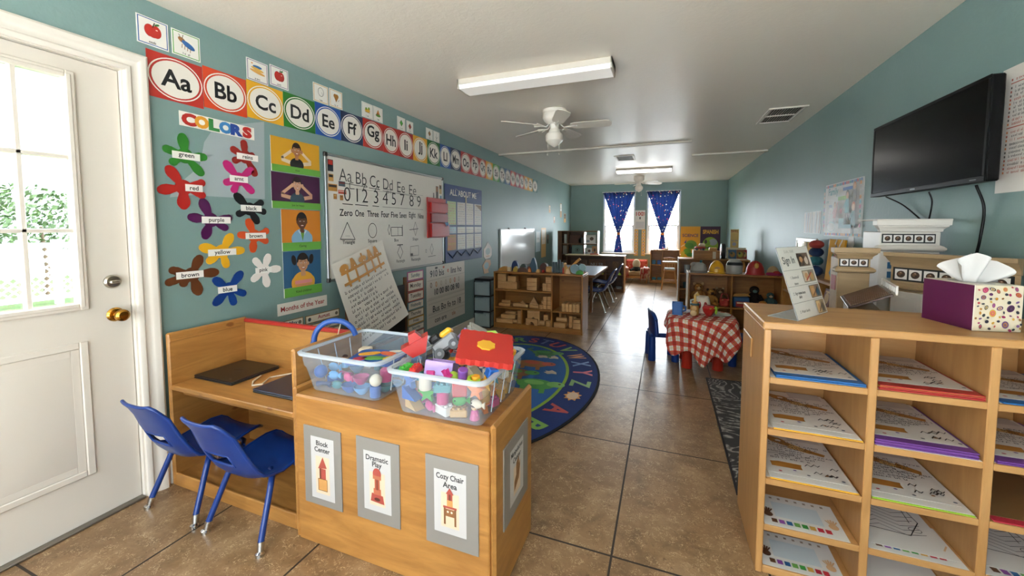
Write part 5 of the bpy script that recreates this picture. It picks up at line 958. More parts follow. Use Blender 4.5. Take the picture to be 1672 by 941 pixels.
def curtain(x0, x1, lab):
    xm = (x0+x1)/2; W = x1-x0; t = thing('curtain', lab, 'curtain', (xm, YB-.055, 0), 0, 'navy curtains tied in the middle'); zt_, zk, zb_ = 2.262, 1.19, .70
    def f(u, v):
        z = zt_+(zb_-zt_)*v; k = (zt_-z)/(zt_-zk)
        w = W*(1-k)+.07*k if z > zk else .07+.14*((zk-z)/(zk-zb_))**.7
        return ((u-.5)*w, .022*math.sin(u*2*PI*9)*(1-.5*min(k, 1)), z)
    b = B(); b.grid(f, 90, 40, CC); b.obj('cloth', t, 80); b = B(); b.lathe([(.04, -.03), (.046, -.02), (.046, .02), (.04, .03)], (0, 0, zk), pm('d8823a', .7), 18, sy=.7); b.obj('tie_band', t); b = B(); b.tube([(-W/2-.02, 0, zt_+.004), (W/2+.02, 0, zt_+.004)], .008, pm('e8e4dc', .4), 10); b.obj('rod', t)
curtain(-1.553, -.742, 'navy spotted curtain tied in the middle over the left back window'); curtain(-.463, .318, 'navy spotted curtain tied in the middle over the right back window')
a = Art(); a.sheet(.25, .49, 'e2e2de'); a.text('100', .115, .40, .10, 'b8342c', .18, .02); a.line([(.20, .35), (.20, .43), (.235, .43), (.235, .36)], .012, 'c05a4a'); a.rect(.11, .26, .14, .32, '3a3a3a'); a.rect(.02, .03, .23, .2, 'c8ccd0'); put(a, 'hanging_chart', onB(-.745, 1.30), 'white chart with red numerals between the two back windows', 'chart')
for x, lab in ((-.752, 'left yellow number strip between the back windows'), (-.575, 'right yellow number strip between the back windows')):
    a = Art(); a.sheet(.095, .68, 'd9a850')
    for i in range(8): a.rect(.02, .03+i*.08, .075, .085+i*.08, 'e6dcc0'); a.oval(.047, .057+i*.08, .014, .016, ('b0342c', '3a3a3a', '8a5a2c')[i % 3])
    put(a, 'number_strip', onB(x, .62), lab, 'number strip', 'number strips between the windows')
a = Art(); a.sheet(.44, .92, 'd99c22'); a.text('SCIENCE', .22, .70, .075, '3a2c60', .36, .02); a.oval(.24, .47, .13, .11, '6f9a3a'); a.oval(.20, .45, .10, .07, '4f8a34'); a.oval(.16, .30, .09, .08, '5f9a2c'); a.oval(.24, .22, .10, .05, '3f8a2c'); a.poly([(.30, .36), (.36, .45), (.42, .40), (.36, .31)], 'b8c0c4'); a.poly([(.08, .52), (.14, .60), (.12, .50)], '2a4a9a'); a.rect(.02, .03, .10, .3, 'b8b03a'); a.poly([(.28, .12), (.42, .10), (.40, .02), (.26, .03)], 'c8701c'); a.line([(.02, .42), (.09, .47)], .02, 'e8dcc0'); put(a, 'science_poster', onB(.352, .455), 'yellow SCIENCE poster with a green creature on the back wall', 'poster')
a = Art(); a.sheet(.435, .92, '35172f'); a.rect(.01, .01, .425, .91, '3d1c3c'); a.text('SPANISH', .22, .79, .095, 'e0a83a', .34, .04); a.oval(.22, .46, .185, .215, '2a1c1c'); a.oval(.22, .46, .175, .205, '93b43c'); a.oval(.28, .54, .09, .08, 'a0aab0'); a.oval(.17, .52, .05, .06, '7fa83a'); a.oval(.12, .55, .03, .05, '4a3a3a'); a.oval(.2, .4, .04, .03, '3a4a3a'); a.oval(.30, .36, .025, .025, '8a3a2c'); a.oval(.25, .31, .03, .02, 'c8a03a'); a.oval(.13, .40, .03, .03, '6a8a2c'); put(a, 'spanish_poster', onB(.798, .455), 'dark purple poster with a round green map on the back wall', 'poster')
# ------------------------------------------------------------------ shelf under the right window, high chair
shelf_unit('window_shelf', 'wooden cubby shelf under the right back window', -.335, .325, 10.23, 10.56, .812, pine, .022, [(-.313, -.06, .455), (-.06, .303, .50)], [(-.06, .072, .79)])
for i, (x, z, c, lab) in enumerate(((-.25, .4555, '2f6a8a', 'teal box on the upper left of the window shelf'), (-.13, .4555, '2a5a9a', 'blue box on the upper left of the window shelf, beside the teal one'), (-.24, .0725, '3a7a8a', 'teal box at the lower left of the window shelf'), (-.12, .0725, '4a8a98', 'pale teal box at the lower left of the window shelf'))): small('toy_box', B().box(-.045, -.06, 0, .045, .06, .10 if z > .2 else .06, pm(c, .5), .01), (x, 10.32, z), lab, 'box', 'boxes in the window shelf')
small('toy_boat', B().prism([(-.06, .03), (.06, .035), (.04, 0), (-.04, 0)], -.02, .02, pm('c89a58', .6), Matrix(((1, 0, 0, 0), (0, 0, -1, 0), (0, 1, 0, 0), (0, 0, 0, 1)))).ell((.02, 0, .055), .022, pm('b8803c', .6)), (.03, 10.34, .8125), 'small tan toy on top of the window shelf')
t = thing('peg_stand', 'pair of thin wooden pegs standing on the window shelf', 'peg stand', (-.22, 10.34, .8125)); b = B(); b.box(-.06, -.03, 0, .06, .03, .012, pm('d0a868', .6), .003); b.obj('base', t)
for x in (-.042, .042): b = B(); b.cyl((x, 0, .012), (x, 0, .27), .007, pm('d8b888', .6), 8); b.obj('peg', t)
t = thing('doll_high_chair', 'wooden doll high chair with a white tray and cushion', 'high chair', (.10, 9.35, 0)); HW = pm('b98444', .45, name='high_chair_wood')
for sx in (-1, 1):
    for sy in (-1, 1): b = B(); b.tube([(sx*.16, sy*.19, 0), (sx*.10, sy*.11, .40)], [.014, .012], HW, 10); b.obj('leg', t)
b = B(); b.box(-.12, -.13, .40, .12, .13, .425, HW, .008); b.obj('seat', t); b = B(); b.tube([(-.135, -.15, .18), (.135, -.15, .18)], .009, HW, 8); b.tube([(-.135, .15, .18), (.135, .15, .18)], .009, HW, 8); b.obj('stretcher', t); b = B(); b.box(-.115, -.12, .426, .115, .12, .465, fabric('white_cushion', 'e8e8ea'), .018); b.obj('cushion', t)
b = B()
for i in range(5): b.tube([(-.10+.05*i, .115, .42), (-.11+.055*i, .14, .66)], .007, HW, 8)
b.tube([(-.12, .14, .66), (0, .15, .675), (.12, .14, .66)], .012, HW, 10)
b.obj('backrest', t); b = B(); b.box(-.15, -.23, .60, .15, -.02, .622, pm('eeeeee', .3), .012); b.obj('tray', t)
for sx in (-1, 1): b = B(); b.tube([(sx*.12, .13, .58), (sx*.135, -.05, .59), (sx*.13, -.18, .598)], .009, HW, 8); b.tube([(sx*.11, -.08, .43), (sx*.13, -.10, .597)], .007, HW, 8); b.obj('arm', t)
# ------------------------------------------------------------------ white-sided shelf before the posters
t = shelf_unit('white_end_shelf', 'wooden shelf with a white left end behind the hat shelf', .225, 1.30, 7.42, 7.76, .82, oldpine, .024, [(.25, 1.276, .565), (.25, 1.276, .30)], [(.76, .30, .80)])
b = B(); b.box(.214, 7.42, 0, .2245, 7.76, .826, pm('e8e6e2', .4), .002); b.obj('white_end', t)
t = thing('long_box', 'long tan wooden box on top of the white-ended shelf', 'box', (.66, 7.56, .8205)); b = B(); b.box(-.20, -.08, 0, .20, .08, .138, pine('x'), .006); b.obj('body', t); b = B(); b.box(-.215, -.085, 0, -.2005, .085, .145, pm('e6e2da', .4), .003); b.obj('white_end', t); b = B(); b.box(.09, -.089, .005, .14, -.0805, .125, pm('d8ccb0', .5), .002); b.obj('label', t)
small('toy_car', B().box(-.09, -.05, .02, .09, .05, .06, pm('b03a2c', .4), .02).box(-.02, -.045, .06, .08, .045, .12, pm('c8b090', .5), .02).cyl((-.05, -.055, .02), (-.05, .055, .02), .022, pm('2a2420', .5), 12).cyl((.05, -.055, .02), (.05, .055, .02), .022, pm('2a2420', .5), 12), (.56, 7.56, .962), 'red and tan toy car on the long wooden box'); small('small_box', B().box(-.06, -.05, 0, .06, .05, .05, pm('c89a5a', .6), .008), (.76, 7.56, .9592), 'small tan box at the right end of the long wooden box', 'box')
t = thing('toy_drum', 'dark wheel toy with red side leaning beside the long box', 'toy', (.915, 7.60, .8205)); b = B(); b.cyl((-.03, 0, .13), (.03, 0, .13), .13, pm('1f2224', .5), 28); b.obj('tyre', t); b = B(); b.cyl((-.034, 0, .13), (.034, 0, .13), .075, pm('a83a30', .5), 20); b.obj('wheel_centre', t)
t = thing('book_box', 'cream box of picture books on the white-ended shelf', 'box', (1.12, 7.57, .8205)); b = B(); b.box(-.15, -.09, 0, .15, .09, .012, pm('e0d0b0', .5)); b.box(-.15, .078, 0, .15, .09, .19, pm('e0d0b0', .5)); b.prism([(-.09, 0), (.09, 0), (.09, .19), (-.09, .12)], -.15, -.138, pm('e0d0b0', .5), Matrix(((0, 0, 1, 0), (1, 0, 0, 0), (0, 1, 0, 0), (0, 0, 0, 1)))); b.obj('tray', t)
for i, (x, w, c, c2, lab) in enumerate(((-.075, .12, '35587a', '8a6a3a', 'blue covered picture book in the cream box'), (.045, .11, '8a5a2c', 'a8a03a', 'brown covered picture book in the cream box'), (.115, .06, 'a02a2c', 'c8a060', 'red covered picture book in the cream box'))):
    a = Art(); a.sheet(w, .15, c, .012); a.oval(w*.5, .07, w*.35, .045, c2); a.oval(w*.4, .09, w*.15, .02, '3a4a3a'); o = a.obj('picture_book'); o.matrix_world = plane((1.12+x-w/2, 7.50+.018*i, .8335), (1, 0, 0), (0, .1, .995)); tag(o, lab, 'book', 'picture books in the cream box')
a = Art(); a.sheet(.125, .31, 'd8b468', .006); a.text('SKILL', .062, .275, .035, 'a8482c', .11, .01); a.oval(.06, .06, .03, .03, 'a8a4b0'); a.scribble(.02, .11, .11, .02, '7a8aa8', .005, 4); o = a.obj('standing_board'); o.matrix_world = plane((1.03, 7.656, 1.012), (1, 0, 0), (0, 0, 1)); tag(o, 'tall yellow card standing behind the book box, by the right wall', 'card')
for i, (x, z, w, h, c, lab) in enumerate(((.36, .5655, .10, .14, 'b8c0c4', 'pale grey tub in the top left of the white-ended shelf'), (.36, .3005, .12, .10, '3a5a60', 'dark teal tub in the middle left of the white-ended shelf'), (.52, .3005, .12, .12, '2a4a50', 'dark green tub in the middle of the white-ended shelf'), (.40, .0745, .16, .12, 'a8743a', 'tan wooden box at the bottom left of the white-ended shelf'))): small('storage_tub', B().lathe([(0, 0), (w*.42, 0), (w*.5, h), (w*.46, h), (w*.4, .01), (0, .01)], (0, 0, 0), pm(c, .5), 16), (x, 7.53, z), lab, 'tub', 'tubs in the white-ended shelf')
# ------------------------------------------------------------------ hat shelf
t = shelf_unit('hat_shelf', 'wooden shelf with play hats on top, behind the checked table', .292, 1.345, 5.64, 5.97, .765, oldpine, .022, [(.314, 1.323, .345)], [(.795, .345, .743), (.795, .072, .323)])
b = B(); b.box(.280, 5.636, 0, .2915, 5.97, .772, pm('e4dccc', .4), .003); b.obj('white_end', t)
yh = 5.74; HZ = .7655
t = thing('soft_hat', 'grey soft cap at the left end of the hat shelf', 'hat', (.418, yh, HZ)); b = B(); gf = fabric('grey_felt', 'b4afa6'); b.lathe([(0, .135), (.04, .13), (.08, .105), (.098, .06), (.098, 0), (0, 0)], (0, 0, 0), gf, 24, sy=.8); b.ell((-.06, 0, .10), (.045, .05, .035), gf); b.obj('crown', t); b = B(); b.lathe([(.10, .03), (.103, .03), (.103, .0), (.10, .0)], (0, 0, 0), fabric('grey_band', '8f8a82'), 24, sy=.8); b.obj('band', t); b = B(); b.tube([(.02, 0, .13), (.025, 0, .16)], [.012, .016], pm('3a7a80', .5), 10); b.obj('button', t)
t = thing('yellow_helmet', 'yellow play helmet on the hat shelf', 'hat', (.628, yh, HZ)); b = B(); ym = pm('dba420', .35); b.ell((0, 0, 0), (.095, .085, .165), ym, 28, None, True); b.obj('shell', t); b = B(); b.lathe([(.093, 0), (.104, 0), (.104, .012), (.09, .02)], (0, 0, 0), ym, 28, sy=.9); b.obj('brim', t); b = B(); b.prism([(.035*math.cos(PI*i/10), .03*math.sin(PI*i/10)) for i in range(11)], -.004, .004, pm('b98a50', .5), Matrix(((1, 0, 0, 0), (0, 0, -1, -.079), (0, 1, 0, .06), (0, 0, 0, 1)))); b.obj('badge', t)
t = thing('grey_helmet', 'grey play helmet with a dark visor slot on the hat shelf', 'hat', (.828, yh, HZ)); b = B(); gm = pm('a9a8a2', .4); b.lathe([(0, .19), (.05, .182), (.08, .155), (.095, .11), (.098, .05), (.09, .01), (.085, 0), (0, 0)], (0, 0, 0), gm, 28, sy=.85); b.obj('shell', t); b = B(); b.lathe([(.092, .115), (.0985, .112), (.100, .135), (.088, .15)], (0, 0, 0), pm('1e2426', .3), 20, None, R(205), R(335), sy=.85); b.obj('visor', t); b = B(); b.tube([(.10, 0, .03), (.115, .01, .10), (.10, .02, .15)], .012, pm('c08a3c', .5), 10); b.obj('chin_strap', t)
t = thing('fire_helmet', 'red play fire helmet with a gold badge on the hat shelf', 'hat', (1.06, yh, HZ)); b = B(); rm = pm('a3201c', .38); b.lathe([(0, .17), (.03, .168), (.07, .14), (.093, .09), (.10, .03), (.110, .008), (.114, 0), (0, 0)], (0, 0, 0), rm, 28, sy=.85); b.obj('shell', t); b = B(); b.ell((0, -.074, .115), (.026, .012, .036), pm('c8983c', .35), 16); b.obj('badge', t)
b = B()
for a_ in range(0, 180, 45): b.tube([(.1*math.cos(R(a_)), .085*math.sin(R(a_)), .03), (.05*math.cos(R(a_)), .045*math.sin(R(a_)), .152), (0, 0, .174), (-.05*math.cos(R(a_)), -.045*math.sin(R(a_)), .152), (-.1*math.cos(R(a_)), -.085*math.sin(R(a_)), .03)], .004, rm, 6)
b.obj('ridge', t)
t = thing('straw_hat', 'tan rounded hat at the right end of the hat shelf', 'hat', (1.262, yh+.05, HZ)); b = B(); b.ell((0, 0, 0), (.07, .065, .11), fabric('straw', 'c8a878'), 24, None, True); b.obj('crown', t); b = B(); b.lathe([(.0, .0), (.072, 0), (.074, .006), (.0, .006)], (0, 0, 0), fabric('straw', 'c8a878'), 24); b.obj('brim', t)
t = thing('flower_band', 'pink and red ruffled headband in front of the tan hat', 'headband', (1.25, yh-.07, HZ)); b = B(); b.tube([(.07*math.cos(2*PI*i/20), .03*math.sin(2*PI*i/20), .02) for i in range(20)], .018, fabric('pink_ruffle', 'a82a58'), 10, True); b.obj('ruffle', t); b = B(); b.ell((.02, -.03, .04), (.04, .014, .022), fabric('red_ruffle', 'b03030')); b.obj('bow', t)
# stuffed toys and play things inside the hat shelf
PB = fabric
def plush(x, y, z, s, c, c2, lab, ears=True, rz=0):
    t = thing('stuffed_animal', lab, 'stuffed animal', (x, y, z), rz, 'stuffed animals in the hat shelf'); t.scale = (s, s, s); m = PB('plush_'+c, c); m2 = PB('plush_'+c2, c2)
    b = B(); b.ell((0, 0, .09), (.075, .065, .09), m); b.obj('body', t); b = B(); b.ell((0, -.01, .205), (.06, .055, .055), m); b.ell((0, -.06, .195), (.028, .025, .022), m2); h = b.obj('head', t)
    for s_ in (-1, 1):
        if ears: b = B(); b.ell((s_*.05, 0, .25), (.022, .012, .024), m2); b.obj('ear', h)
        b = B(); b.ell((s_*.022, -.056, .218), .007, pm('14100e', .2), 8); b.obj('eye', h)
        b = B(); b.tube([(s_*.06, -.01, .13), (s_*.085, -.05, .09), (s_*.07, -.08, .07)], [.024, .022, .02], m, 10); b.obj('arm', t); b = B(); b.tube([(s_*.04, -.03, .03), (s_*.06, -.09, .025), (s_*.065, -.11, .035)], [.03, .028, .026], m, 10); b.obj('leg', t)
plush(.43, 5.875, .352, .98, 'b8803c', 'd8b078', 'tan stuffed animal at the upper left of the hat shelf'); plush(.565, 5.725, .352, .78, 'c08a40', '4a3020', 'golden stuffed animal in the left part of the hat shelf', True, .3); plush(.69, 5.885, .352, .78, '7a5a38', 'c8a878', 'brown stuffed animal beside the divider in the hat shelf'); plush(1.085, 5.892, .352, .95, '2a1c14', '6a8a84', 'very dark stuffed animal in the right part of the hat shelf', False); plush(1.245, 5.80, .352, .72, '4a6a68', 'd8c4a0', 'grey green stuffed doll in the right part of the hat shelf', False)
small('fabric_bag', B().box(-.055, -.03, 0, .055, .03, .10, redpat(), .02).tube([(-.05, 0, .09), (-.03, 0, .16), (.03, 0, .16), (.05, 0, .09)], .007, pm('8a2a2c', .7), 8), (.722, 5.69, .3455), 'red flowered cloth bag in the left part of the hat shelf', 'bag')
t = thing('toy_register', 'blue toy cash box with a red front in the right part of the hat shelf', 'toy', (.91, 5.74, .3455)); b = B(); b.box(-.09, -.06, 0, .09, .06, .13, pm('2f5a8a', .45), .01); b.obj('body', t); b = B(); b.box(-.06, -.066, .01, .085, -.0605, .075, pm('a8302c', .45), .004); b.obj('front_panel', t); b = B(); b.box(-.05, -.069, .05, .07, -.0665, .066, pm('d8c8a8', .5)); b.obj('label', t)
small('wooden_tray', B().prism([(-.10, 0), (.10, .015), (.07, .045), (-.08, .035)], -.04, .04, pm('b9853c', .5), Matrix(((1, 0, 0, 0), (0, 0, -1, 0), (0, 1, 0, 0), (0, 0, 0, 1)))), (.912, 5.74, .4762), 'tan wooden tray lying on the blue toy cash box', 'tray')
small('toy_bundle', B().box(-.05, -.04, 0, .05, .04, .05, pm('2f6a90', .5), .015).ell((0, 0, .07), (.045, .035, .03), pm('c8843a', .6)), (1.145, 5.68, .3455), 'blue and orange toy low in the right part of the hat shelf'); small('toy_ball', B().ell((0, 0, .03), .03, pm('b03a2c', .5)), (1.222, 5.672, .3455), 'small red ball before the grey green doll'); small('toy_basket', B().lathe([(0, 0), (.028, 0), (.034, .06), (.03, .06), (.025, .008), (0, .008)], (0, 0, 0), pm('a8784a', .6), 16), (1.285, 5.70, .3455), 'small tan basket at the right end inside the hat shelf', 'basket')
# ------------------------------------------------------------------ children's table with a checked cloth
TX, TY, TZ = .34, 4.27, .495
t = thing('children_table', 'small red-legged table under the red checked cloth', 'table', (TX, TY, 0)); RL = pm('b5301f', .35, name='red_plastic'); b = B(); b.prism(rr(.275, .25, .12, 8), TZ-.03, TZ-.003, RL); b.obj('table_top', t)
for x, y in ((-.12, -.12), (.15, -.09), (-.13, .16), (.15, .16)): b = B(); b.lathe([(0, 0), (.048, 0), (.05, .006), (.036, TZ-.035), (0, TZ-.035)], (x, y, 0), RL, 18); b.obj('leg', t)
def plaid():
    m, nt, b = nodes('red_check_cloth'); t = N(nt, 'ShaderNodeTexCoord'); sp = N(nt, 'ShaderNodeSeparateXYZ'); nt.links.new(t.outputs['UV'], sp.inputs[0]); fs = []
    def st(o, p, w, off=0): f = math_(nt, 'FRACT', math_(nt, 'ADD', math_(nt, 'MULTIPLY', o, p), off)); return math_(nt, 'LESS_THAN', f, w)
    n = 15; a = st(sp.outputs[0], n, .46); c = st(sp.outputs[1], n, .46); s = math_(nt, 'MULTIPLY', math_(nt, 'ADD', a, c), .5)
    base = ramp(nt, s, [(0, 'e2dcd2'), (.5, 'c8584a'), (1, 'b02a1c')]); e = base.node.color_ramp; e.interpolation = 'CONSTANT'; e.elements[1].position = .25; e.elements[2].position = .75
    l = math_(nt, 'MAXIMUM', st(sp.outputs[0], n, .05, .28), st(sp.outputs[1], n, .05, .28)); base = mix(nt, math_(nt, 'MULTIPLY', l, .7), base, 'c89a3c'); l2 = math_(nt, 'MAXIMUM', st(sp.outputs[0], n, .04, .78), st(sp.outputs[1], n, .04, .78)); base = mix(nt, math_(nt, 'MULTIPLY', l2, .6), base, '6a5040')
    nt.links.new(base, b.inputs['Base Color']); b.inputs['Roughness'].default_value = .9; return m
def cloth():
    na, nr = 144, 30; vs = []; uv = []; P = rr(.285, .26, .13, 12)
    def edge(a):
        best = 0
        for (x0, y0), (x1, y1) in zip(P, P[1:]+P[:1]):
            dx, dy = math.cos(a), math.sin(a); ex, ey = x1-x0, y1-y0; det = dx*(-ey)+dy*ex
            if abs(det) < 1e-9: continue
            tt = (x0*(-ey)+y0*ex)/det; u = (dx*y0-dy*x0)/det
            if tt > 0 and -1e-6 <= u <= 1+1e-6: best = max(best, tt)
        return best
    for i in range(na):
        an = 2*PI*i/na; R0 = edge(an); sd = abs(math.cos(an))**3; ov = .40-.235*abs(math.cos(an))**1.25-.05+sum(q*math.exp(-((an-R(c_)+PI) % (2*PI)-PI)**2/.035) for c_, q in ((-128, .13), (-58, .13), (-92, .07)))
        if math.sin(an) > .2: ov = min(ov, .30)
        for j in range(nr+1):
            d = (R0+ov)*j/nr-R0; r = R0+d
            uv.append((.5+r*math.cos(an+.3)/1.25, .5+r*math.sin(an+.3)/1.25))
            if d <= 0: vs.append((r*math.cos(an), r*math.sin(an), .0015*math.sin(40*r*math.cos(an))*math.sin(34*r*math.sin(an))))
            else:
                bd = min(d, .03); q = max(0, d-.03); fold = min(1, d/.25)*(.026*math.sin(an*8+.9)+.012*math.sin(an*15+.3)); out = R0+bd*.75+.22*q+fold
                vs.append((out*math.cos(an), out*math.sin(an), -(bd**2)/.06-q*.97))
    w = nr+1; me = bpy.data.meshes.new('tablecloth'); me.from_pydata(vs, [], [(i*w+j, i*w+j+1, ((i+1) % na)*w+j+1, ((i+1) % na)*w+j) for i in range(na) for j in range(nr)]); l = me.uv_layers.new(name='UVMap')
    for lp in me.loops: l.data[lp.index].uv = uv[lp.vertex_index]
    me.materials.append(plaid()); me.shade_smooth(); o = bpy.data.objects.new('tablecloth', me); C.objects.link(o); o.location = (TX, TY, TZ); md = o.modifiers.new('thickness', 'SOLIDIFY'); md.thickness = .0025; md.offset = 1; return tag(o, 'red and white checked cloth draped over the small table', 'tablecloth')
cloth()
def chunky(lab, loc, rz):
    t = thing('toddler_chair', lab, 'chair', loc, rz, 'chunky blue toddler chairs'); m = pm('12357a', .35, name='chunky_blue')
    b = B(); b.box(-.14, -.13, .24, .14, .14, .285, m, .018); b.obj('seat', t)
    for x in (-.115, .115):
        for y in (-.11, .115): b = B(); b.lathe([(0, 0), (.036, 0), (.038, .01), (.033, .25), (0, .25)], (x, y, 0), m, 16); b.obj('leg', t)
    def f(u, v): a_ = PI*(u-.5)*.62; return (.20*math.sin(a_)/.82, -.115-.055*math.cos(a_)+.05+(-.015*v), .27+.215*v*(1-.25*abs(2*u-1)**4))
    b = B(); b.grid(f, 18, 8, m); b.grid(lambda u, v: tuple(p+(q if k == 1 else 0) for k, (p, q) in enumerate(zip(f(1-u, v), (0, .038, 0)))), 18, 8, m); b.tube([tuple(p+(0, .019, 0)[k] for k, p in enumerate(f(i/18, 1))) for i in range(19)], .0215, m, 10)
    for e in (0, 1): b.tube([tuple(p+(0, .019, 0)[k] for k, p in enumerate(f(e, i/8))) for i in range(9)], .02, m, 10)
    b.obj('backrest', t); return t
chunky('chunky blue toddler chair on the left of the checked table', (-.015, 4.38, 0), R(-80)); chunky('chunky blue toddler chair on the right of the checked table', (.77, 4.44, 0), R(80))
# things on the checked table
ZT = TZ+.004
t = thing('blue_cup', 'square blue play cup on the checked table', 'cup', (.125, 4.22, ZT)); b = B(); bm2 = pm('3a6cb0', .4); loops(b, [(rr(.04, .04, .015), 0), (rr(.046, .046, .016), .003), (rr(.05, .05, .016), .118), (rr(.047, .047, .015), .12), (rr(.044, .044, .014), .112), (rr(.04, .04, .013), .006)], bm2); b.add([(p[0], p[1], .006) for p in rr(.04, .04, .013)], [list(range(28))], bm2); b.obj('cup_body', t); b = B(); b.tube([(.05, .0, .09), (.075, 0, .08), (.075, 0, .045), (.05, 0, .035)], .008, bm2, 8); b.obj('handle', t)
small('saucer', B().lathe([(0, 0), (.04, 0), (.062, .012), (.064, .015), (.05, .006), (0, .005)], (0, 0, 0), pm('d8d4d8', .3), 28), (.225, 4.38, ZT), 'white and purple flowered saucer behind the blue cup', 'plate')
def jarm(): return clear_plastic('amber_jar', 'd0a060', .6)
t = thing('play_bottle', 'amber play bottle with a yellow stem on the checked table', 'bottle', (.285, 4.27, ZT)); b = B(); b.lathe([(0, 0), (.035, 0), (.04, .01), (.04, .08), (.03, .11), (.024, .13), (0, .13)], (0, 0, 0), pm('b98744', .35), 20); b.obj('bottle_body', t); b = B(); b.tube([(0, 0, .13), (.0, 0, .19), (.02, 0, .215), (.03, 0, .19)], [.012, .012, .014, .012], pm('d8b060', .5), 10); b.obj('stem', t); b = B(); b.lathe([(.03, .095), (.043, .095), (.043, .112), (.03, .115)], (0, 0, 0), pm('3a5a5c', .4), 20); b.obj('collar', t)
small('toy_bread', B().ell((0, 0, .03), (.03, .025, .03), pm('d8b88a', .7)).ell((.005, 0, .075), (.024, .02, .025), pm('d0ac78', .7)), (.268, 4.185, ZT), 'beige rounded play food in front of the amber bottle', 'play food')
t = thing('fruit_pitcher', 'white play pitcher painted with red fruit on the checked table', 'pitcher', (.36, 4.40, ZT)); b = B(); b.lathe([(0, 0), (.065, 0), (.072, .02), (.075, .10), (.065, .15), (.055, .165), (.05, .16), (.06, .10), (0, .02)], (0, 0, 0), pm('d8ccbc', .35), 24); b.obj('pitcher_body', t)
for x in (-.03, .022): b = B(); b.ell((x, -.066, .085), (.02, .012, .035), pm('a82a28', .4), 14); b.obj('painted_fruit', t)
b = B(); b.tube([(-.07, 0, .13), (-.105, 0, .12), (-.105, 0, .06), (-.07, 0, .04)], .009, pm('b8c8c8', .4), 8); b.obj('handle', t)
t = thing('toy_strawberry', 'large red toy strawberry with lime leaves on the checked table', 'play food', (.405, 4.215, ZT)); b = B(); b.lathe([(0, 0), (.025, .012), (.05, .05), (.058, .085), (.045, .108), (0, .115)], (0, 0, 0), pm('b02420', .5), 22); b.obj('berry', t); b = B()
for i in range(7): a_ = 2*PI*i/7; b.prism([(.0, -.014), (.055, -.012), (.07, 0), (.055, .012), (0, .014)], -.003, .003, pm('9cc43a', .6), Matrix.Translation((.02, 0, .105)) @ Matrix.Rotation(a_, 4, 'Z') @ Matrix.Rotation(.3, 4, 'Y'))
b.ell((.062, 0, .065), (.014, .022, .04), pm('9cc43a', .6)); b.obj('leaves', t)
t = thing('play_plate', 'oval grey green play plate at the right of the checked table', 'plate', (.50, 4.30, ZT)); b = B(); b.lathe([(0, 0), (.06, 0), (.105, .012), (.108, .015), (.06, .005), (0, .004)], (0, 0, 0), pm('b9c4bc', .3), 30, sy=.85); b.obj('plate_body', t)
a = Art(.0055, .0002)
for i in range(5): a.line([(-.05, -.04+.02*i), (.05, -.035+.02*i)], .004, '5f7a72')
a.obj('stripes', t)
# paisley mat
def paisley():
    m, nt, b = nodes('paisley_mat'); v = coord(nt); n1 = noise(nt, v, 3.2, 2, .5, 1.2); w = N(nt, 'ShaderNodeMath', operation='SINE'); nt.links.new(math_(nt, 'MULTIPLY', n1, 75), w.inputs[0])
    c = ramp(nt, w.outputs[0], [(.2, '3f3d3e'), (.45, '7f7b77'), (.75, 'a8a49e')]); c = mix(nt, ramp(nt, noise(nt, v, 40, 2), [(.4, (0, 0, 0, 1)), (.7, (1, 1, 1, 1))]), c, '3a3838'); nt.links.new(c, b.inputs['Base Color']); b.inputs['Roughness'].default_value = .95; return m
t = thing('floor_mat', 'grey paisley patterned mat on the floor beside the wide cubby shelf', 'mat', (.365, 2.22, .0005)); b = B(); b.box(.012, .012, 0, .95, 1.67, .008, paisley(), .003); b.obj('pile', t); b = B()
for q in ((0, 0, .962, .012), (0, 1.67, .962, 1.682), (0, .012, .012, 1.67), (.95, .012, .962, 1.67)): b.box(q[0], q[1], 0, q[2], q[3], .0095, pm('262426', .9), .002)
b.obj('binding', t)
# ------------------------------------------------------------------ wide cubby shelf
CX = [.36, .684, .996, 1.310]; CY0, CY1 = 1.74, 2.165; CT = .024
t = thing('cubby_shelf', 'wide maple cubby shelf of paper trays in the right foreground', 'shelf', (0, 0, 0)); MX, MY, MZ = maple('x'), maple('y'), maple('z')
part('side_panel', t, MZ, (CX[0], CY0+.002, 0, CX[0]+CT, CY1, .972), bev=.003); part('side_panel', t, MZ, (CX[3], CY0+.002, 0, CX[3]+CT, CY1, .972), bev=.003)
for x in CX[1:3]: part('divider', t, MZ, (x, CY0+.002, .03, x+.026, CY1-.01, .972), bev=.003)
part('top_board', t, MX, (CX[0]-.004, CY0, .972, CX[3]+CT, CY1, 1.0), bev=.004); part('back_panel', t, MX, (CX[0]+CT, CY1-.01, .03, CX[3], CY1-.002, .972)); part('bottom_board', t, MX, (CX[0]+CT, CY0+.003, .0, CX[3], CY1-.01, .03))
ZS = [.787, .585, .387, .20]
for i in range(3):
    xa = CX[i]+(CT if i == 0 else .026); xb = CX[i+1]
    for z in ZS: part('shelf_board', t, MX, (xa, CY0+.003, z-.024, xb, CY1-.011, z), bev=.002)
part('name_plate', t, maple('z'), (CX[0]-.008, 1.94, .80, CX[0]-.0003, 2.12, .885), bev=.003)
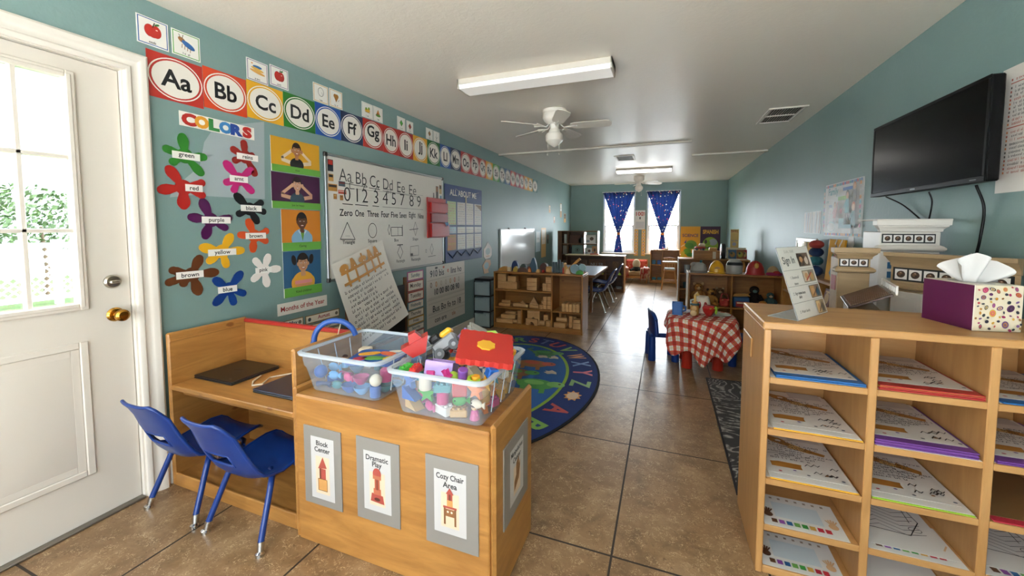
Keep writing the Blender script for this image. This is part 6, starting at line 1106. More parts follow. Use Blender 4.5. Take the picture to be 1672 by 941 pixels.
def worksheet(w=.27, h=.365, kind='art', seed=0):
    a = Art(.0008, .00012); a.box(0, 0, 0, w, h, .0008, pm('cfcbc5', .6)); a.z = .0008; rd = random.Random(seed); ink = '2c2a2c'
    if kind == 'art':
        bz = 'a87230'; j = lambda q: q+rd.uniform(-.008, .008)
        a.rect(.02, .05, .125, .085, bz); a.poly([(.03, .085), (.05, .092), (.13, .088), (.118, .05)], bz)
        for k, (x, y) in enumerate(((.04, .30), (.08, .265), (.12, .24), (.165, .225))): a.poly([(j(x), y-.02), (x+.07, j(y-.045)), (x+.08, y-.02), (x+.015, j(y+.015))], bz if k != 2 else 'c8a060')
        a.oval(.085, .275, .032, .024, bz); a.oval(.09, .275, .011, .009, 'd9d5cf')
        a.rect(.13, .29, .25, .355, 'b8b4b2')
        for i in range(9): a.scribble(.03+.02*(i % 3), .17+.03*(i % 4), .115+.018*i, .012, ink, .0022, seed*9+i, .014)
        for i in range(4):
            x = .02+rd.random()*.125; y = .1+rd.random()*.2; a.line([(x, y), (x+.04, y+.015), (x+.05, y-.01), (x+.1, y+.01)], .0018, ink)
        for i in range(7): x, y = .14+rd.random()*.085, .02+rd.random()*.07; a.line([(x, y), (x+.012, y+.016), (x+.02, y+.002), (x+.03, y+.014)], .003, ink)
        for i, c in enumerate(('a8283a', '5a3a7a', '3a3a4a', '8a5a2a', '2a3a5a')): a.oval(.03+.05*i+rd.uniform(0, .02), .012+.02*(i % 2), .006, .004, c)
    elif kind == 'chart':
        a.rect(.015, h-.03, w-.015, h-.012, 'cfcac2'); a.rect(.05, .06, w-.06, h-.045, 'b9c2c6')
        for i in range(8): a.rect(.02+i*.03, h-.026, .03+i*.03, h-.015, '8a7a6a')
        for i, c in enumerate(('5a3a24', '8a4a9a', '2a5a8a', '6a9a4a', '3a8a3a', 'c89a4a', 'b0283a', 'b8323a')): a.rect(.03+i*(w-.07)/8, .02, .03+i*(w-.07)/8+.019, .042, c)
        for x, c in ((.025, '5a3a28'), (w-.03, 'c8a078')):
            a.oval(x, .065, .016, .016, c)
            for k in range(5): a.line([(x, .07), (x-.018+.009*k, .105-.004*abs(k-2))], .005, c)
    else:
        for i in range(9):
            y = .10+.025*i; a.line([(.03+.012*(i % 3), y), (.09, y+.03), (.16, y-.008), (.225-.01*(i % 2), y+.012)], .0022, ink)
        a.line([(.05, .1), (.03, .2), (.06, .3), (.15, .34), (.22, .28), (.23, .18), (.17, .09)], .003, ink, True); a.ring(.2, .13, .02, .015, .002, ink); a.line([(.2, .17), (.21, .27), (.16, .31)], .0025, ink)
    return a
COLN = ('left column', 'middle column', 'right column'); ROWN = ('top', 'second', 'third', 'fourth', 'bottom')
def lay(col, row, stack, seed):
    """stack: list of (kind, colour, dx, dy, rz) laid from the shelf up"""
    xa = CX[col]+(CT if col == 0 else .026); z0 = (ZS+[.03])[row]+.0006; n = {}
    for kind, c, dx, dy, rz in stack:
        if kind == 'folder': b = B(); b.box(0, 0, 0, .275, .375, .0045, pm(c, .5), .0008); th = .0045; nm, cat = 'paper_folder', 'folder'
        elif kind == 'paper': b = B(); b.box(0, 0, 0, .275, .37, .001, pm(c, .6)); th = .001; nm, cat = 'paper_sheet', 'paper'
        else: b = worksheet(.272 if kind == 'chart' else .262, .20 if kind == 'chart' else .35, kind, seed); th = .0032; nm, cat = 'worksheet', 'worksheet'
        o = b.obj(nm); o.location = (xa+dx, CY0+.004+dy, z0); o.rotation_euler = (0, 0, R(rz)); z0 += th+.0003
        what = {'folder': {'1f5f9c': 'blue', 'a32a28': 'red', 'd9a021': 'yellow', '6a3a86': 'purple', '93b82c': 'lime green', 'b0283a': 'crimson'}.get(c, 'plain')+' paper folder', 'paper': 'plain pale sheet', 'art': 'scribbled worksheet with brown shapes', 'chart': 'hand and colour chart worksheet', 'lines': 'line drawing worksheet'}[kind]
        n[what] = n.get(what, 0)+1; up = ('', ', next up in the stack', ', third up in the stack', ', fourth up in the stack')[n[what]-1]
        tag(o, f'{what} in the {ROWN[row]} cubby of the {COLN[col]}{up}', cat, f'papers in the {ROWN[row]} cubby of the {COLN[col]}')
W_, Bl, Re, Ye, Pu, Li, Cr = 'd6d2cb', '1f5f9c', 'a32a28', 'd9a021', '6a3a86', '93b82c', 'b0283a'
lay(0, 0, [('paper', W_, .004, .004, 0), ('folder', Bl, .020, .0, 0), ('folder', Bl, .022, .006, 0), ('art', W_, .022, 0.042, 0)], 1)
lay(1, 0, [('paper', W_, .003, .012, 0), ('folder', Re, .006, .0, 0), ('folder', Re, .008, .004, 0), ('paper', 'c8a83a', .006, .008, 0), ('folder', Re, .009, .006, 0), ('art', W_, .012, 0.046, 0)], 2)
lay(0, 1, [('paper', W_, .004, .015, 0), ('folder', Ye, .020, .0, 0), ('paper', W_, .018, .005, 0), ('art', W_, .022, 0.044, 0)], 3)
lay(1, 1, [('paper', W_, .008, .0, 0), ('folder', Pu, .003, .004, 0), ('folder', Pu, .006, .008, 0), ('folder', Pu, .002, .006, 0), ('folder', Pu, .007, .010, 0), ('art', W_, .010, 0.046, 0)], 4)
lay(0, 2, [('paper', W_, .003, .012, 0), ('folder', Ye, .016, .0, 0), ('paper', W_, .015, .004, 0), ('art', W_, .020, 0.042, 0)], 5)
lay(1, 2, [('paper', W_, .008, .004, 0), ('folder', Li, .003, .0, 0), ('paper', W_, .004, .005, 0), ('art', W_, .006, 0.043, 0)], 6)
lay(0, 3, [('chart', W_, .004, .004, 0)], 7); lay(0, 4, [('chart', W_, .004, .008, 0)], 8)
lay(1, 3, [('chart', W_, .002, .003, 0), ('lines', W_, .002, .03, 0)], 9); lay(1, 4, [('paper', W_, .006, .02, 0)], 10)
lay(2, 0, [('paper', W_, .006, .006, 0), ('folder', Bl, .010, .0, 0), ('art', W_, .006, 0.042, 0)], 11)
lay(2, 1, [('paper', W_, .004, .008, 0), ('folder', Pu, .008, .0, 0), ('folder', Pu, .010, .004, 0), ('art', W_, .012, 0.044, 0)], 12)
lay(2, 2, [('paper', W_, .004, .02, 0), ('folder', Cr, .010, .0, 0), ('paper', '7a5a34', .010, .03, 0)], 13); lay(2, 3, [('chart', W_, .003, .004, 0), ('lines', W_, .008, .045, 0)], 14)
# slanted sign holder
t = thing('sign_holder', 'slanted acrylic sign holder with a Sign In sheet on the cubby shelf', 'sign', mat=plane((.481, 1.796, 1.0006), (.577, .817, 0), (0, 0, 1))); SW, SH, TL = .288, .292, .31
ac = clear_plastic('acrylic', 'e8ecec', .35); b = B(); q = math.cos(TL), math.sin(TL)
S = Matrix(((1, 0, 0, 0), (0, q[0], -q[1]*-1*-1, 0), (0, 0, 0, 0), (0, 0, 0, 1)))
S = Matrix.Rotation(-TL, 4, 'X')
b.box(0, 0, -.003, SW, SH, 0, ac, .001, S); b.obj('acrylic_panel', t); b = B(); b.box(0, 0, -.11, SW, .002, .0, ac, .0008); b.obj('foot', t)
a = Art(.0004, .00015); a.T = S; a.rect(.002, .002, SW-.002, SH-.002, 'd8d2ca')
a.text('DUAL YEAR', .10, .272, .012, '9a948c', .12); a.text('Sign In', .075, .232, .030, '1e1e1e', .115, .014)
for z in (.195, .13, .065): a.line([(.004, z), (SW-.004, z)], .0018, '8a8680')
for i, (z, s_) in enumerate(((.165, '1. Ensure all'), (.14, 'doors'), (.10, '2. Sign name here'), (.085, 'daily'), (.03, '3. Wash hands'))): a.text(s_, .08, z, .011, '3a3836', .12, .008)
for x0, z0, x1, z1, k in ((.155, .205, .262, .262, 0), (.155, .138, .268, .188, 1), (.175, .072, .272, .124, 2), (.19, .006, .268, .060, 3)):
    a.rect(x0, z0, x1, z1, ('5a4636', '8a8070', '7a6a5a', '8f7a5c')[k]); w_ = x1-x0
    a.rect(x0+w_*.05, z0+.004, x0+w_*.48, z1-.004, ('3a302a', 'c8b49a', 'a87f4c', 'c8a878')[k]); a.oval(x0+w_*.3, (z0+z1)/2, w_*.14, .014, 'b98a5c'); a.oval(x0+w_*.72, (z0+z1)/2-.004, w_*.16, .018, ('c8b8a8', 'b08a54', '3a5a6a', '4a4038')[k]); a.line([(x0+w_*.2, z0+.008), (x0+w_*.75, z1-.012)], .006, ('6a4a34', 'a83a34', '6a4a30', '5a4634')[k])
a.obj('printed_sheet', t)
# tissue box
t = thing('tissue_box', 'tissue box with a purple side and a pebble patterned side on the cubby shelf', 'tissue box', (1.0, 1.845, 1.0006), R(12)); TW, TD, TH = .142, .205, .160; b = B(); b.box(0, 0, 0, TW, TD, TH, pm('e0d6c4', .45), .002); b.obj('carton', t)
a = Art(.0004, .0001); a.rect(.001, .001, TD-.001, TH-.001, '54143f'); o = a.obj('purple_side', t); o.matrix_local = plane((-.0003, TD, 0), (0, -1, 0), (0, 0, 1))
rd = random.Random(8); a = Art(.0004, .00006); a.rect(.001, .001, TW-.001, TH-.001, 'ddd0b6'); pts = []
for i in range(400):
    r = rd.choice((.015, .013, .010, .008, .006, .005, .004)); x, y = rd.uniform(r, TW-r), rd.uniform(r, TH-r)
    if all((x-p[0])**2+(y-p[1])**2 > (r+p[2]+.0015)**2 for p in pts): pts.append((x, y, r))
for x, y, r in pts:
    c = rd.choice(('5a2a5a', '8a5a28', '9a2a5a', 'b07a2a', '3a3a48', 'a83a3a', '6a4a7a', 'c89a3c', '2a3038')); e = rd.uniform(.55, 1); ro = rd.uniform(0, 3); a.oval(x, y, r, r*e, c, 16, ro)
    if r > .006: a.oval(x, y, r*.62, r*.62*e, rd.choice(('d8b878', 'c8586a', '3a2a3a', 'a8743a', '8a6a9a')), 14, ro); a.oval(x, y, r*.3, r*.3*e, c, 12, ro)
o = a.obj('pebble_side', t); o.matrix_local = plane((0, -.0003, 0), (1, 0, 0), (0, 0, 1))
b = B(); P = [(.045*math.cos(2*PI*i/24), .075*math.sin(2*PI*i/24)) for i in range(24)]; b.prism([(TW/2+p[0], TD/2+p[1]) for p in P], TH, TH+.0006, pm('b9b4b0', .6)); b.obj('opening', t)
tm = pm('d6d4d2', .9, name='tissue_paper'); b = B()
def leaf(top, bot, dy, k):
    n = len(top)-1
    def f(u, v):
        q = u*n; i = min(int(q), n-1); w_ = q-i; tx = top[i][0]*(1-w_)+top[i+1][0]*w_; tz = top[i][1]*(1-w_)+top[i+1][1]*w_; bx = bot[0]+(bot[1]-bot[0])*u
        x = bx+(tx-bx)*v**.85; z = .001+(tz-.001)*v; y = dy+(.010+.022*v)*math.sin(u*PI*k+dy*60)+.03*(v-.2)*(1 if dy > 0 else -1)*(.4+.6*abs(2*u-1))
        return (TW/2+x, TD/2-.01+y, TH+z)
    return f
b.grid(leaf([(-.086, .062), (-.055, .08), (-.02, .108), (.005, .09), (.03, .086), (.056, .078), (.074, .046), (.086, .018), (.066, .002)], (-.04, .05), -.012, 5), 48, 14, tm)
b.grid(leaf([(-.07, .05), (-.03, .085), (.0, .104), (.03, .08), (.06, .05), (.07, .012)], (-.03, .045), .014, 4), 40, 12, tm)
b.obj('tissue', t, 80)
# ------------------------------------------------------------------ television, cables and right wall papers
t = thing('television', 'black flat screen television mounted on the right wall', 'television', (1.262, 2.83, 1.78)); bm_, bn_, bp_ = nodes('television_plastic'); bp_.inputs['Base Color'].default_value = lin('0a0a0b'); bp_.inputs['Roughness'].default_value = .4; bp_.inputs['Specular IOR Level'].default_value = .12; BKP = bm_; b = B(); b.box(.004, -.507, -.224, .05, .507, .224, BKP, .006); b.obj('casing', t); b = B()
for q in ((0, -.507, .208, .006, .507, .224), (0, -.507, -.224, .006, .507, -.2), (0, -.507, -.2, .006, -.49, .208), (0, .49, -.2, .006, .507, .208)): b.box(*q, BKP, .002)
b.obj('bezel', t); b = B(); sm_, nt_, bs_ = nodes('screen_glass'); bs_.inputs['Base Color'].default_value = lin('040405'); bs_.inputs['Roughness'].default_value = .22; bs_.inputs['Specular IOR Level'].default_value = .06; b.box(.002, -.49, -.2, .005, .49, .208, sm_); b.obj('screen', t); b = B(); b.box(.05, -.12, -.10, .097, .12, .10, pm('1a1a1c', .5), .003); b.obj('wall_mount', t)
b = B(); b.box(-.0012, .0, -.215, 0, .045, -.209, pm('9a9c9e', .3)); b.obj('maker_mark', t); b = B(); b.box(-.0012, -.46, -.214, 0, -.42, -.211, pm('7a7c7e', .3)); b.obj('status_mark', t)
for P, lab in (([(1.33, 3.30, 1.556), (1.345, 3.13, 1.494), (1.347, 2.95, 1.405), (1.347, 2.93, 1.39)], 'thin black cable slanting down from the far end of the television'), ([(1.33, 2.847, 1.552), (1.345, 2.846, 1.496), (1.347, 2.865, 1.41), (1.347, 2.88, 1.38)], 'black cable hanging from the middle of the television'), ([(1.32, 2.476, 1.552), (1.345, 2.463, 1.446), (1.347, 2.477, 1.307), (1.347, 2.499, 1.192), (1.347, 2.495, 1.0), (1.347, 2.48, .6)], 'thick black cable hanging from the near end of the television')):
    o = B().tube(smooth(P), .0055 if 'thick' in lab else .004, BKP, 8).obj('hanging_cable'); tag(o, lab, 'cable', 'television cables')
a = Art(); w_, h_ = .62, .53; a.sheet(w_, h_, 'dcd7d0'); rd = random.Random(4)
for i in range(24):
    z = h_-.06-.017*i
    if i in (1, 12): a.line([(.05, z+.006), (.58, z+.006)], .004, 'b0503c'); continue
    a.rect(.05, z, .058, z+.009, rd.choice(('b0503c', 'c8783c', '5a5450'))); L = .1+rd.random()*.2; a.scribble(.075, .075+L, z, .010, rd.choice(('3a3836', '4a4644', 'a8503c')) if i % 5 else 'b0503c', .002, i, .009)
put(a, 'hanging_schedule', onR(2.43, 1.508), 'large white printed schedule on the right wall beside the television', 'poster')
a = Art(); w_, h_ = .76, .455; a.sheet(w_, h_, 'd5d3d0'); rd = random.Random(6)
for i in range(22): c = rd.choice(('2a5a9a', '3a8a8a', 'c8843a', 'b0444a', '6a8a9a', '4a7aa8')); a.rect(.01+i*.034, h_-.03, .036+i*.034, h_-.008, c); a.rect(.01+i*.034, .008, .036+i*.034, .028, rd.choice(('2a5a9a', '3a8a8a', 'c8843a', 'a83a6a')))
for i in range(11): a.rect(.006, .04+i*.036, .03, .066+i*.036, rd.choice(('3a8a8a', 'c8a88a', '8a6a9a', 'a8343a'))); a.rect(w_-.035, .04+i*.036, w_-.008, .066+i*.036, rd.choice(('3a8a8a', 'c8843a', 'a83a6a', '5a9ab0', 'c8c4c0')))
a.text('Family', .22, .375, .06, '3a8a90', .24, .014); a.rect(.42, .375, .60, .40, '3a6ab0'); a.rect(.33, .30, .52, .332, '7aa83a'); a.text('you', .17, .255, .035, '4a7ab0', .10, .012); a.text('are', .10, .30, .03, '6a9a98', .08, .01)
def fig(x, z, s, c, hair): a.oval(x, z+.075*s, .026*s, .03*s, hair); a.oval(x, z+.068*s, .02*s, .024*s, 'd0a888'); a.poly([(x-.022*s, z+.045*s), (x+.022*s, z+.045*s), (x+.036*s, z-.05*s), (x-.036*s, z-.05*s)], c); a.line([(x-.015*s, z-.05*s), (x-.015*s, z-.10*s)], .012*s, '3a3a3a'); a.line([(x+.015*s, z-.05*s), (x+.015*s, z-.10*s)], .012*s, '3a3a3a'); a.line([(x-.02*s, z+.03*s), (x-.05*s, z-.01*s)], .012*s, c)
fig(.64, .325, 1.0, '6a5a4c', 'b87a4a'); fig(.52, .25, 1.2, '4f9098', '3a3a3a'); fig(.64, .15, 1.2, '3f7a80', 'b0502c'); fig(.28, .2, .9, 'c88a8a', '8a5a3a'); a.rect(.38, .07, .62, .10, '5f98a0'); a.rect(.38, .10, .48, .15, '5f98a0'); a.ring(.22, .08, .09, .045, .006, '8ab0b4'); a.oval(.42, .21, .018, .024, 'a85a6a'); a.line([(.15, .1), (.2, .22)], .012, 'b08a8a'); a.line([(.30, .14), (.34, .28)], .016, 'b86a5a')
put(a, 'family_poster', onR(4.45, 1.281), 'white family poster with a coloured border on the right wall beyond the television', 'poster')
for y, w_, seed, lab in ((5.02, .235, 3, 'left glossy striped paper low on the right wall, farther from the television'), (4.775, .235, 9, 'right glossy striped paper low on the right wall, beside the family poster')):
    a = Art(); a.sheet(w_, .215, 'd8d6d2'); rd = random.Random(seed)
    for i in range(7): x = .015+i*.03; a.line([(x, .01), (x+rd.uniform(-.01, .015), .08), (x+rd.uniform(-.01, .02), .15), (x+.01, .205)], rd.uniform(.006, .014), rd.choice(('b89a84', 'a86a54', 'c8b8a8', '9aa0a8', 'b0885c')))
    put(a, 'hanging_paper', onR(y, 1.297), lab, 'paper', 'striped papers on the right wall')
a = Art(); a.prism([(0, .03), (.02, 0), (.09, .005), (.12, .04), (.11, .10), (.01, .10)], 0, .002, pm('d8d8d4', .5)); put(a, 'paper_scrap', onR(3.93, 1.185), 'torn white paper scrap under the family poster', 'paper')
# ------------------------------------------------------------------ toy shelf along the right wall
t = thing('side_toy_shelf', 'wooden toy shelf along the right wall beyond the play kitchen', 'shelf', (0, 0, 0)); OX, OY, OZ = oldpine('x'), oldpine('y'), oldpine('z')
part('top_board', t, OY, (1.15, 3.12, .918, 1.345, 4.88, .94)); part('end_panel', t, OZ, (1.152, 3.122, 0, 1.345, 3.144, .918)); part('end_panel', t, OZ, (1.152, 4.856, 0, 1.345, 4.878, .918)); part('back_panel', t, OY, (1.335, 3.144, .05, 1.343, 4.856, .918)); part('bottom_board', t, OY, (1.154, 3.144, .05, 1.335, 4.856, .072)); part('shelf_board', t, OY, (1.154, 3.144, .70, 1.335, 4.856, .72)); part('shelf_board', t, OY, (1.154, 3.144, .36, 1.335, 4.856, .38)); part('divider', t, OZ, (1.156, 3.98, .72, 1.334, 4.0, .918))
for i, (y, z, w_, h_, c, c2, lab) in enumerate(((3.28, .7205, .12, .15, '8a5a34', '5a3a24', 'brown picture book on the upper board of the side shelf, first from near end'), (3.44, .7205, .11, .16, '4a3a34', 'a87a4a', 'dark picture book on the upper board of the side shelf, second from near end'), (3.60, .7205, .13, .14, 'a88a5a', '6a4a34', 'tan picture book on the upper board of the side shelf, third from near end'), (3.80, .7205, .12, .15, '6a3a2c', 'c8a060', 'reddish picture book on the upper board of the side shelf, fourth from near end'), (3.28, .3805, .13, .2, 'a8343a', '4f8a3a', 'red picture book on the lower board of the side shelf, first from near end'), (3.47, .3805, .13, .2, '5f9a4a', 'd8d0c0', 'green picture book on the lower board of the side shelf, second from near end'), (3.66, .3805, .13, .2, 'c8c4bc', '6a8a98', 'pale picture book on the lower board of the side shelf, third from near end'))):
    a = Art(); a.sheet(w_, h_, c, .015); a.oval(w_*.5, h_*.5, w_*.35, h_*.3, c2); a.rect(w_*.2, h_*.8, w_*.8, h_*.9, c2); o = a.obj('picture_book'); o.matrix_world = plane((1.20, y+w_/2, z), (0, -1, 0), (.15, 0, .989)); tag(o, lab, 'book', 'books in the side toy shelf')
a = Art(); a.M = lambda m: pm(m, .85) if isinstance(m, str) else m; a.sheet(.29, .325, 'cf961c', .012); a.poly([(.07, .06), (.12, .02), (.16, .05), (.15, .13), (.18, .22), (.15, .29), (.12, .26), (.10, .2), (.11, .13)], '5a7a8a'); a.oval(.135, .2, .03, .05, 'a8385a'); a.oval(.105, .18, .02, .04, '5a8a4a'); a.rect(.12, .115, .16, .14, 'b0344a'); a.line([(.17, .23), (.24, .32)], .02, 'e6dcc8'); a.line([(.12, .29), (.14, .32)], .02, 'e6dcc8'); a.line([(.2, .17), (.235, .15), (.21, .11)], .008, 'a87020'); o = a.obj('painting'); o.matrix_world = plane((1.215, 3.885, .9405), (0, -1, 0), (.08, 0, .9968)); tag(o, 'yellow painting with a pink and blue figure, standing on the side toy shelf', 'painting')
t = thing('mirror', 'white framed mirror standing at the far end of the side toy shelf', 'mirror', (1.25, 4.57, .9405)); b = B()
for q in ((0, -.29, 0, .02, .29, .035), (0, -.29, .28, .02, .29, .315), (0, -.29, .035, .02, -.255, .28), (0, .255, .035, .02, .29, .28)): b.box(*q, pm('dcd6cc', .4), .004)
b.obj('frame', t); b = B(); b.box(.006, -.255, .035, .012, .255, .28, pm('c0c8cc', .03, 1)); b.obj('glass', t)
small('wooden_board', B().box(-.01, -.07, 0, .01, .07, .31, oldpine('z'), .004), (1.30, 4.03, .9405), 'upright brown wooden panel between the mirror and the yellow painting', 'panel')
t = thing('cloth_stack', 'stacked blue teal and red cloth bundles on the side toy shelf', 'cloth', (1.21, 4.12, .9405))
for z, c, r in ((.0, '1f3a6a', .055), (.09, '3a7a86', .05), (.165, '1c3560', .05), (.235, 'a83a34', .045)): b = B(); b.ell((0, 0, z+r*.8), (.05, .085, r*.82), fabric('bundle_'+c, c)); b.obj('bundle', t)
# ------------------------------------------------------------------ play kitchen against the right wall
TAN = wood('tan_laminate', '98805f', 'b09774', 'x', .45, False, .6); CRM = pm('d8d2ca', .4, name='play_kitchen_white')
def photos(a, x0, z0, n, s, gap, seed):
    rd = random.Random(seed); a.rect(x0-gap, z0-gap, x0+n*(s+gap), z0+s+gap, '15191a')
    for i in range(n):
        x = x0+i*(s+gap); a.rect(x, z0, x+s, z0+s, 'dcd8d4'); a.oval(x+s*.5, z0+s*.5, s*.36, s*.34, '3f2a1c', 18, rd.uniform(0, 2)); a.oval(x+s*.45, z0+s*.55, s*.2, s*.17, '6a4a30', 14, rd.uniform(0, 2)); a.oval(x+s*.58, z0+s*.42, s*.1, s*.08, '2a1a12', 12); a.oval(x+s*.5, z0+s*.66, s*.06, s*.04, 'b8a088', 10)
def cornice(b, x0, x1, z0, prof, m):
    """moulding along local x with returns at both ends; prof: (out, z)"""
    vs = []
    for o, z in prof: vs += [(x0-o, .02, z0+z), (x0-o, -o, z0+z), (x1+o, -o, z0+z), (x1+o, .02, z0+z)]
    fs = [(4*i+j, 4*i+j+1, 4*i+j+5, 4*i+j+4) for i in range(len(prof)-1) for j in range(3)]; k = 4*(len(prof)-1); fs += [(k, k+1, k+2, k+3), (3, 2, 1, 0)]; b.add(vs, fs, m, True)
PRF = [(.0, 0), (.005, .003), (.006, .012), (.012, .020), (.020, .027), (.021, .033), (.027, .035)]+[(.028, .060)]; PRF2 = [(0, 0), (.012, .004), (.018, .012), (.018, .02), (.008, .03), (0, .034)]
# white hood unit
t = thing('white_play_stove', 'white play stove unit with a cornice and a strip of five photos', 'play stove', (1.07, 2.69, 0)); W = .245; b = B(); b.box(0, 0, 0, W, .20, 1.335, CRM, .004); b.obj('body', t); b = B(); cornice(b, 0, W, 1.335, PRF, CRM); b.box(-.03, -.03, 1.394, W+.03, .2, 1.402, CRM, .003); b.obj('cornice', t); b = B(); cornice(b, 0, W, 1.232, PRF2, CRM); b.obj('moulding', t)
a = Art(.0006, .0002); photos(a, .012, 1.282, 5, .036, .0065, 5); o = a.obj('photo_strip', t); o.matrix_local = plane((0, -.0004, 0), (1, 0, 0), (0, 0, 1)); b = B()
for z in (1.09, 1.14): b.box(.035, -.004, z, .085, .0, z+.034, pm('3a6a90', .35), .001)
b.obj('blue_panel', t); b = B(); b.box(.10, -.012, .2, .235, -.0005, 1.05, CRM, .004); b.obj('door', t)
# tan unit
t = thing('tan_play_cupboard', 'tan play cupboard with open side shelves and a strip of three photos', 'play cupboard', (.862, 2.60, 0)); W = .138; b = B(); b.box(0, 0, 0, W, .10, 1.20, TAN, .003); b.obj('body', t); b = B(); cornice(b, 0, W, 1.192, PRF, TAN); b.obj('cornice', t); b = B(); cornice(b, 0, W, 1.118, PRF2, TAN); b.obj('moulding', t); a = Art(.0006, .0002); photos(a, .010, 1.156, 3, .034, .006, 2); o = a.obj('photo_strip', t); o.matrix_local = plane((0, -.0004, 0), (1, 0, 0), (0, 0, 1)); b = B(); b.box(-.0015, .02, 1.02, 0, .08, 1.10, pm('8a2a2a', .5)); b.obj('red_panel', t)
# corner hutch, its front facing into the room
A_, B_ = Vector((1.075, 2.575)), Vector((1.335, 2.215)); dv = (B_-A_).normalized(); HM = Matrix(((dv.x, -dv.y, 0, A_.x), (dv.y, dv.x, 0, A_.y), (0, 0, 1, 0), (0, 0, 0, 1))); L = (B_-A_).length
t = thing('tan_play_hutch', 'tan play hutch with a deep cornice, photo strip and white doors, by the right wall', 'play hutch', mat=HM); TANX = TAN
b = B(); b.prism([(0, 0), (L, 0), (L-.005, .012), (.115, .175), (.03, .10)], 0, 1.19, TAN); b.obj('body', t); b = B(); pr = [(.0, 0), (.004, .004), (.006, .02), (.014, .03), (.024, .046), (.03, .05), (.032, .068)]
vs = []
for o_, z in pr: vs += [(-o_*.6, .06, 1.165+z), (-o_*.6, -o_, 1.165+z), (L+.001, -o_, 1.165+z), (L+.001, .008, 1.165+z)]
b.add(vs, [(4*i+j, 4*i+j+1, 4*i+j+5, 4*i+j+4) for i in range(len(pr)-1) for j in range(3)]+[(24, 25, 26, 27)], TAN, True); b.obj('cornice', t); b = B(); vs = []
for o_, z in PRF2: vs += [(-o_, .04, 1.048+z), (-o_, -o_, 1.048+z), (L+.001, -o_, 1.048+z), (L+.001, .008, 1.048+z)]
b.add(vs, [(4*i+j, 4*i+j+1, 4*i+j+5, 4*i+j+4) for i in range(len(PRF2)-1) for j in range(3)], TAN, True); b.obj('moulding', t)
a = Art(.0006, .0002); photos(a, .018, 1.101, 7, .050, .0085, 3); o = a.obj('photo_strip', t); o.matrix_local = plane((0, -.0004, 0), (1, 0, 0), (0, 0, 1))
for x0, x1 in ((.012, .142), (.150, .28), (.288, .418)):
    b = B(); b.box(x0, -.014, .55, x1, -.0005, 1.04, CRM, .003); b.box(x0+.022, -.018, .60, x1-.022, -.0142, 1.01, CRM, .006); d = b.obj('door', t); b = B(); b.ell((x0+.012, -.02, .86), .007, pm('3a3634', .3, .8), 10); b.obj('knob', d)
# slatted counter in front
DKB = wood('dark_slats', '2e1a10', '4a2c1a', 'x', .35, False); t = thing('slatted_play_counter', 'dark slatted play counter with a white back rail behind the cubby shelf', 'play counter', (0, 0, 0)); SM = Matrix(((.97, .24, 0, .875), (-.24, .97, 0, 2.545), (0, 0, 1, 0), (0, 0, 0, 1)))
# local x: into the counter, local -y: along its front edge towards the camera
K = SM @ Matrix.Rotation(R(-24), 4, 'Y')
b = B(); b.box(.0, -.335, .93, .11, 0, .985, TAN, .003, SM); b.box(.02, -.31, 0, .105, -.02, .93, TAN, .003, SM); b.obj('body', t); b = B(); TK = SM @ Matrix.Translation((-.01, 0, .988)) @ Matrix.Rotation(R(-27), 4, 'Y'); b.box(0, -.345, 0, .165, .005, .010, DKB, .002, TK); b.obj('top', t)
for i in range(11): b = B(); b.box(.012, -.335+.031*i, .010, .158, -.322+.031*i, .0135, pm('5a3820', .4), .001, TK); b.obj('slat', t)
b = B(); TR = SM @ Matrix.Translation((.142, 0, 1.066)); b.box(0, -.335, 0, .008, .0, .008, CRM, .001, TR); b.box(0, -.335, .032, .008, .0, .040, CRM, .001, TR)
for i in range(8): b.box(0, -.335+.047*i, .008, .008, -.328+.047*i, .032, CRM, 0, TR)
b.obj('back_rail', t)
# ------------------------------------------------------------------ ceiling
def fixture(x0, x1, y0, y1, lab, em):
    t = thing('ceiling_light', lab, 'ceiling light', (0, 0, 0), 0, 'fluorescent ceiling lights'); z0, z1 = ZC-.072, ZC-.0005; fm = pm('c4bcb0', .5); b = B()
    b.box(x0, y0, z0+.03, x1, y1, z1, fm, .003); b.box(x0, y0, z0-.002, x0+.012, y1, z1, fm, .003); b.box(x1-.012, y0, z0-.002, x1, y1, z1, fm, .003); b.obj('housing', t)
    m, nt, bb = nodes('light_diffuser'); bb.inputs['Base Color'].default_value = lin('e8e4dc'); bb.inputs['Roughness'].default_value = .4; bb.inputs['Emission Color'].default_value = (1, .97, .92, 1); bb.inputs['Emission Strength'].default_value = em
    b = B(); b.prism([(y0+.004, z0+.03), (y1-.004, z0+.03), (y1-.012, z0), (y0+.012, z0)], x0+.012, x1-.012, m, Matrix(((0, 0, 1, 0), (1, 0, 0, 0), (0, 1, 0, 0), (0, 0, 0, 1)))); b.obj('diffuser', t)
fixture(-1.50, -.352, 2.735, 2.93, 'long white fluorescent ceiling light nearest the camera', .15); fixture(-.92, .09, 7.95, 8.14, 'long white fluorescent ceiling light at the far end', 7)
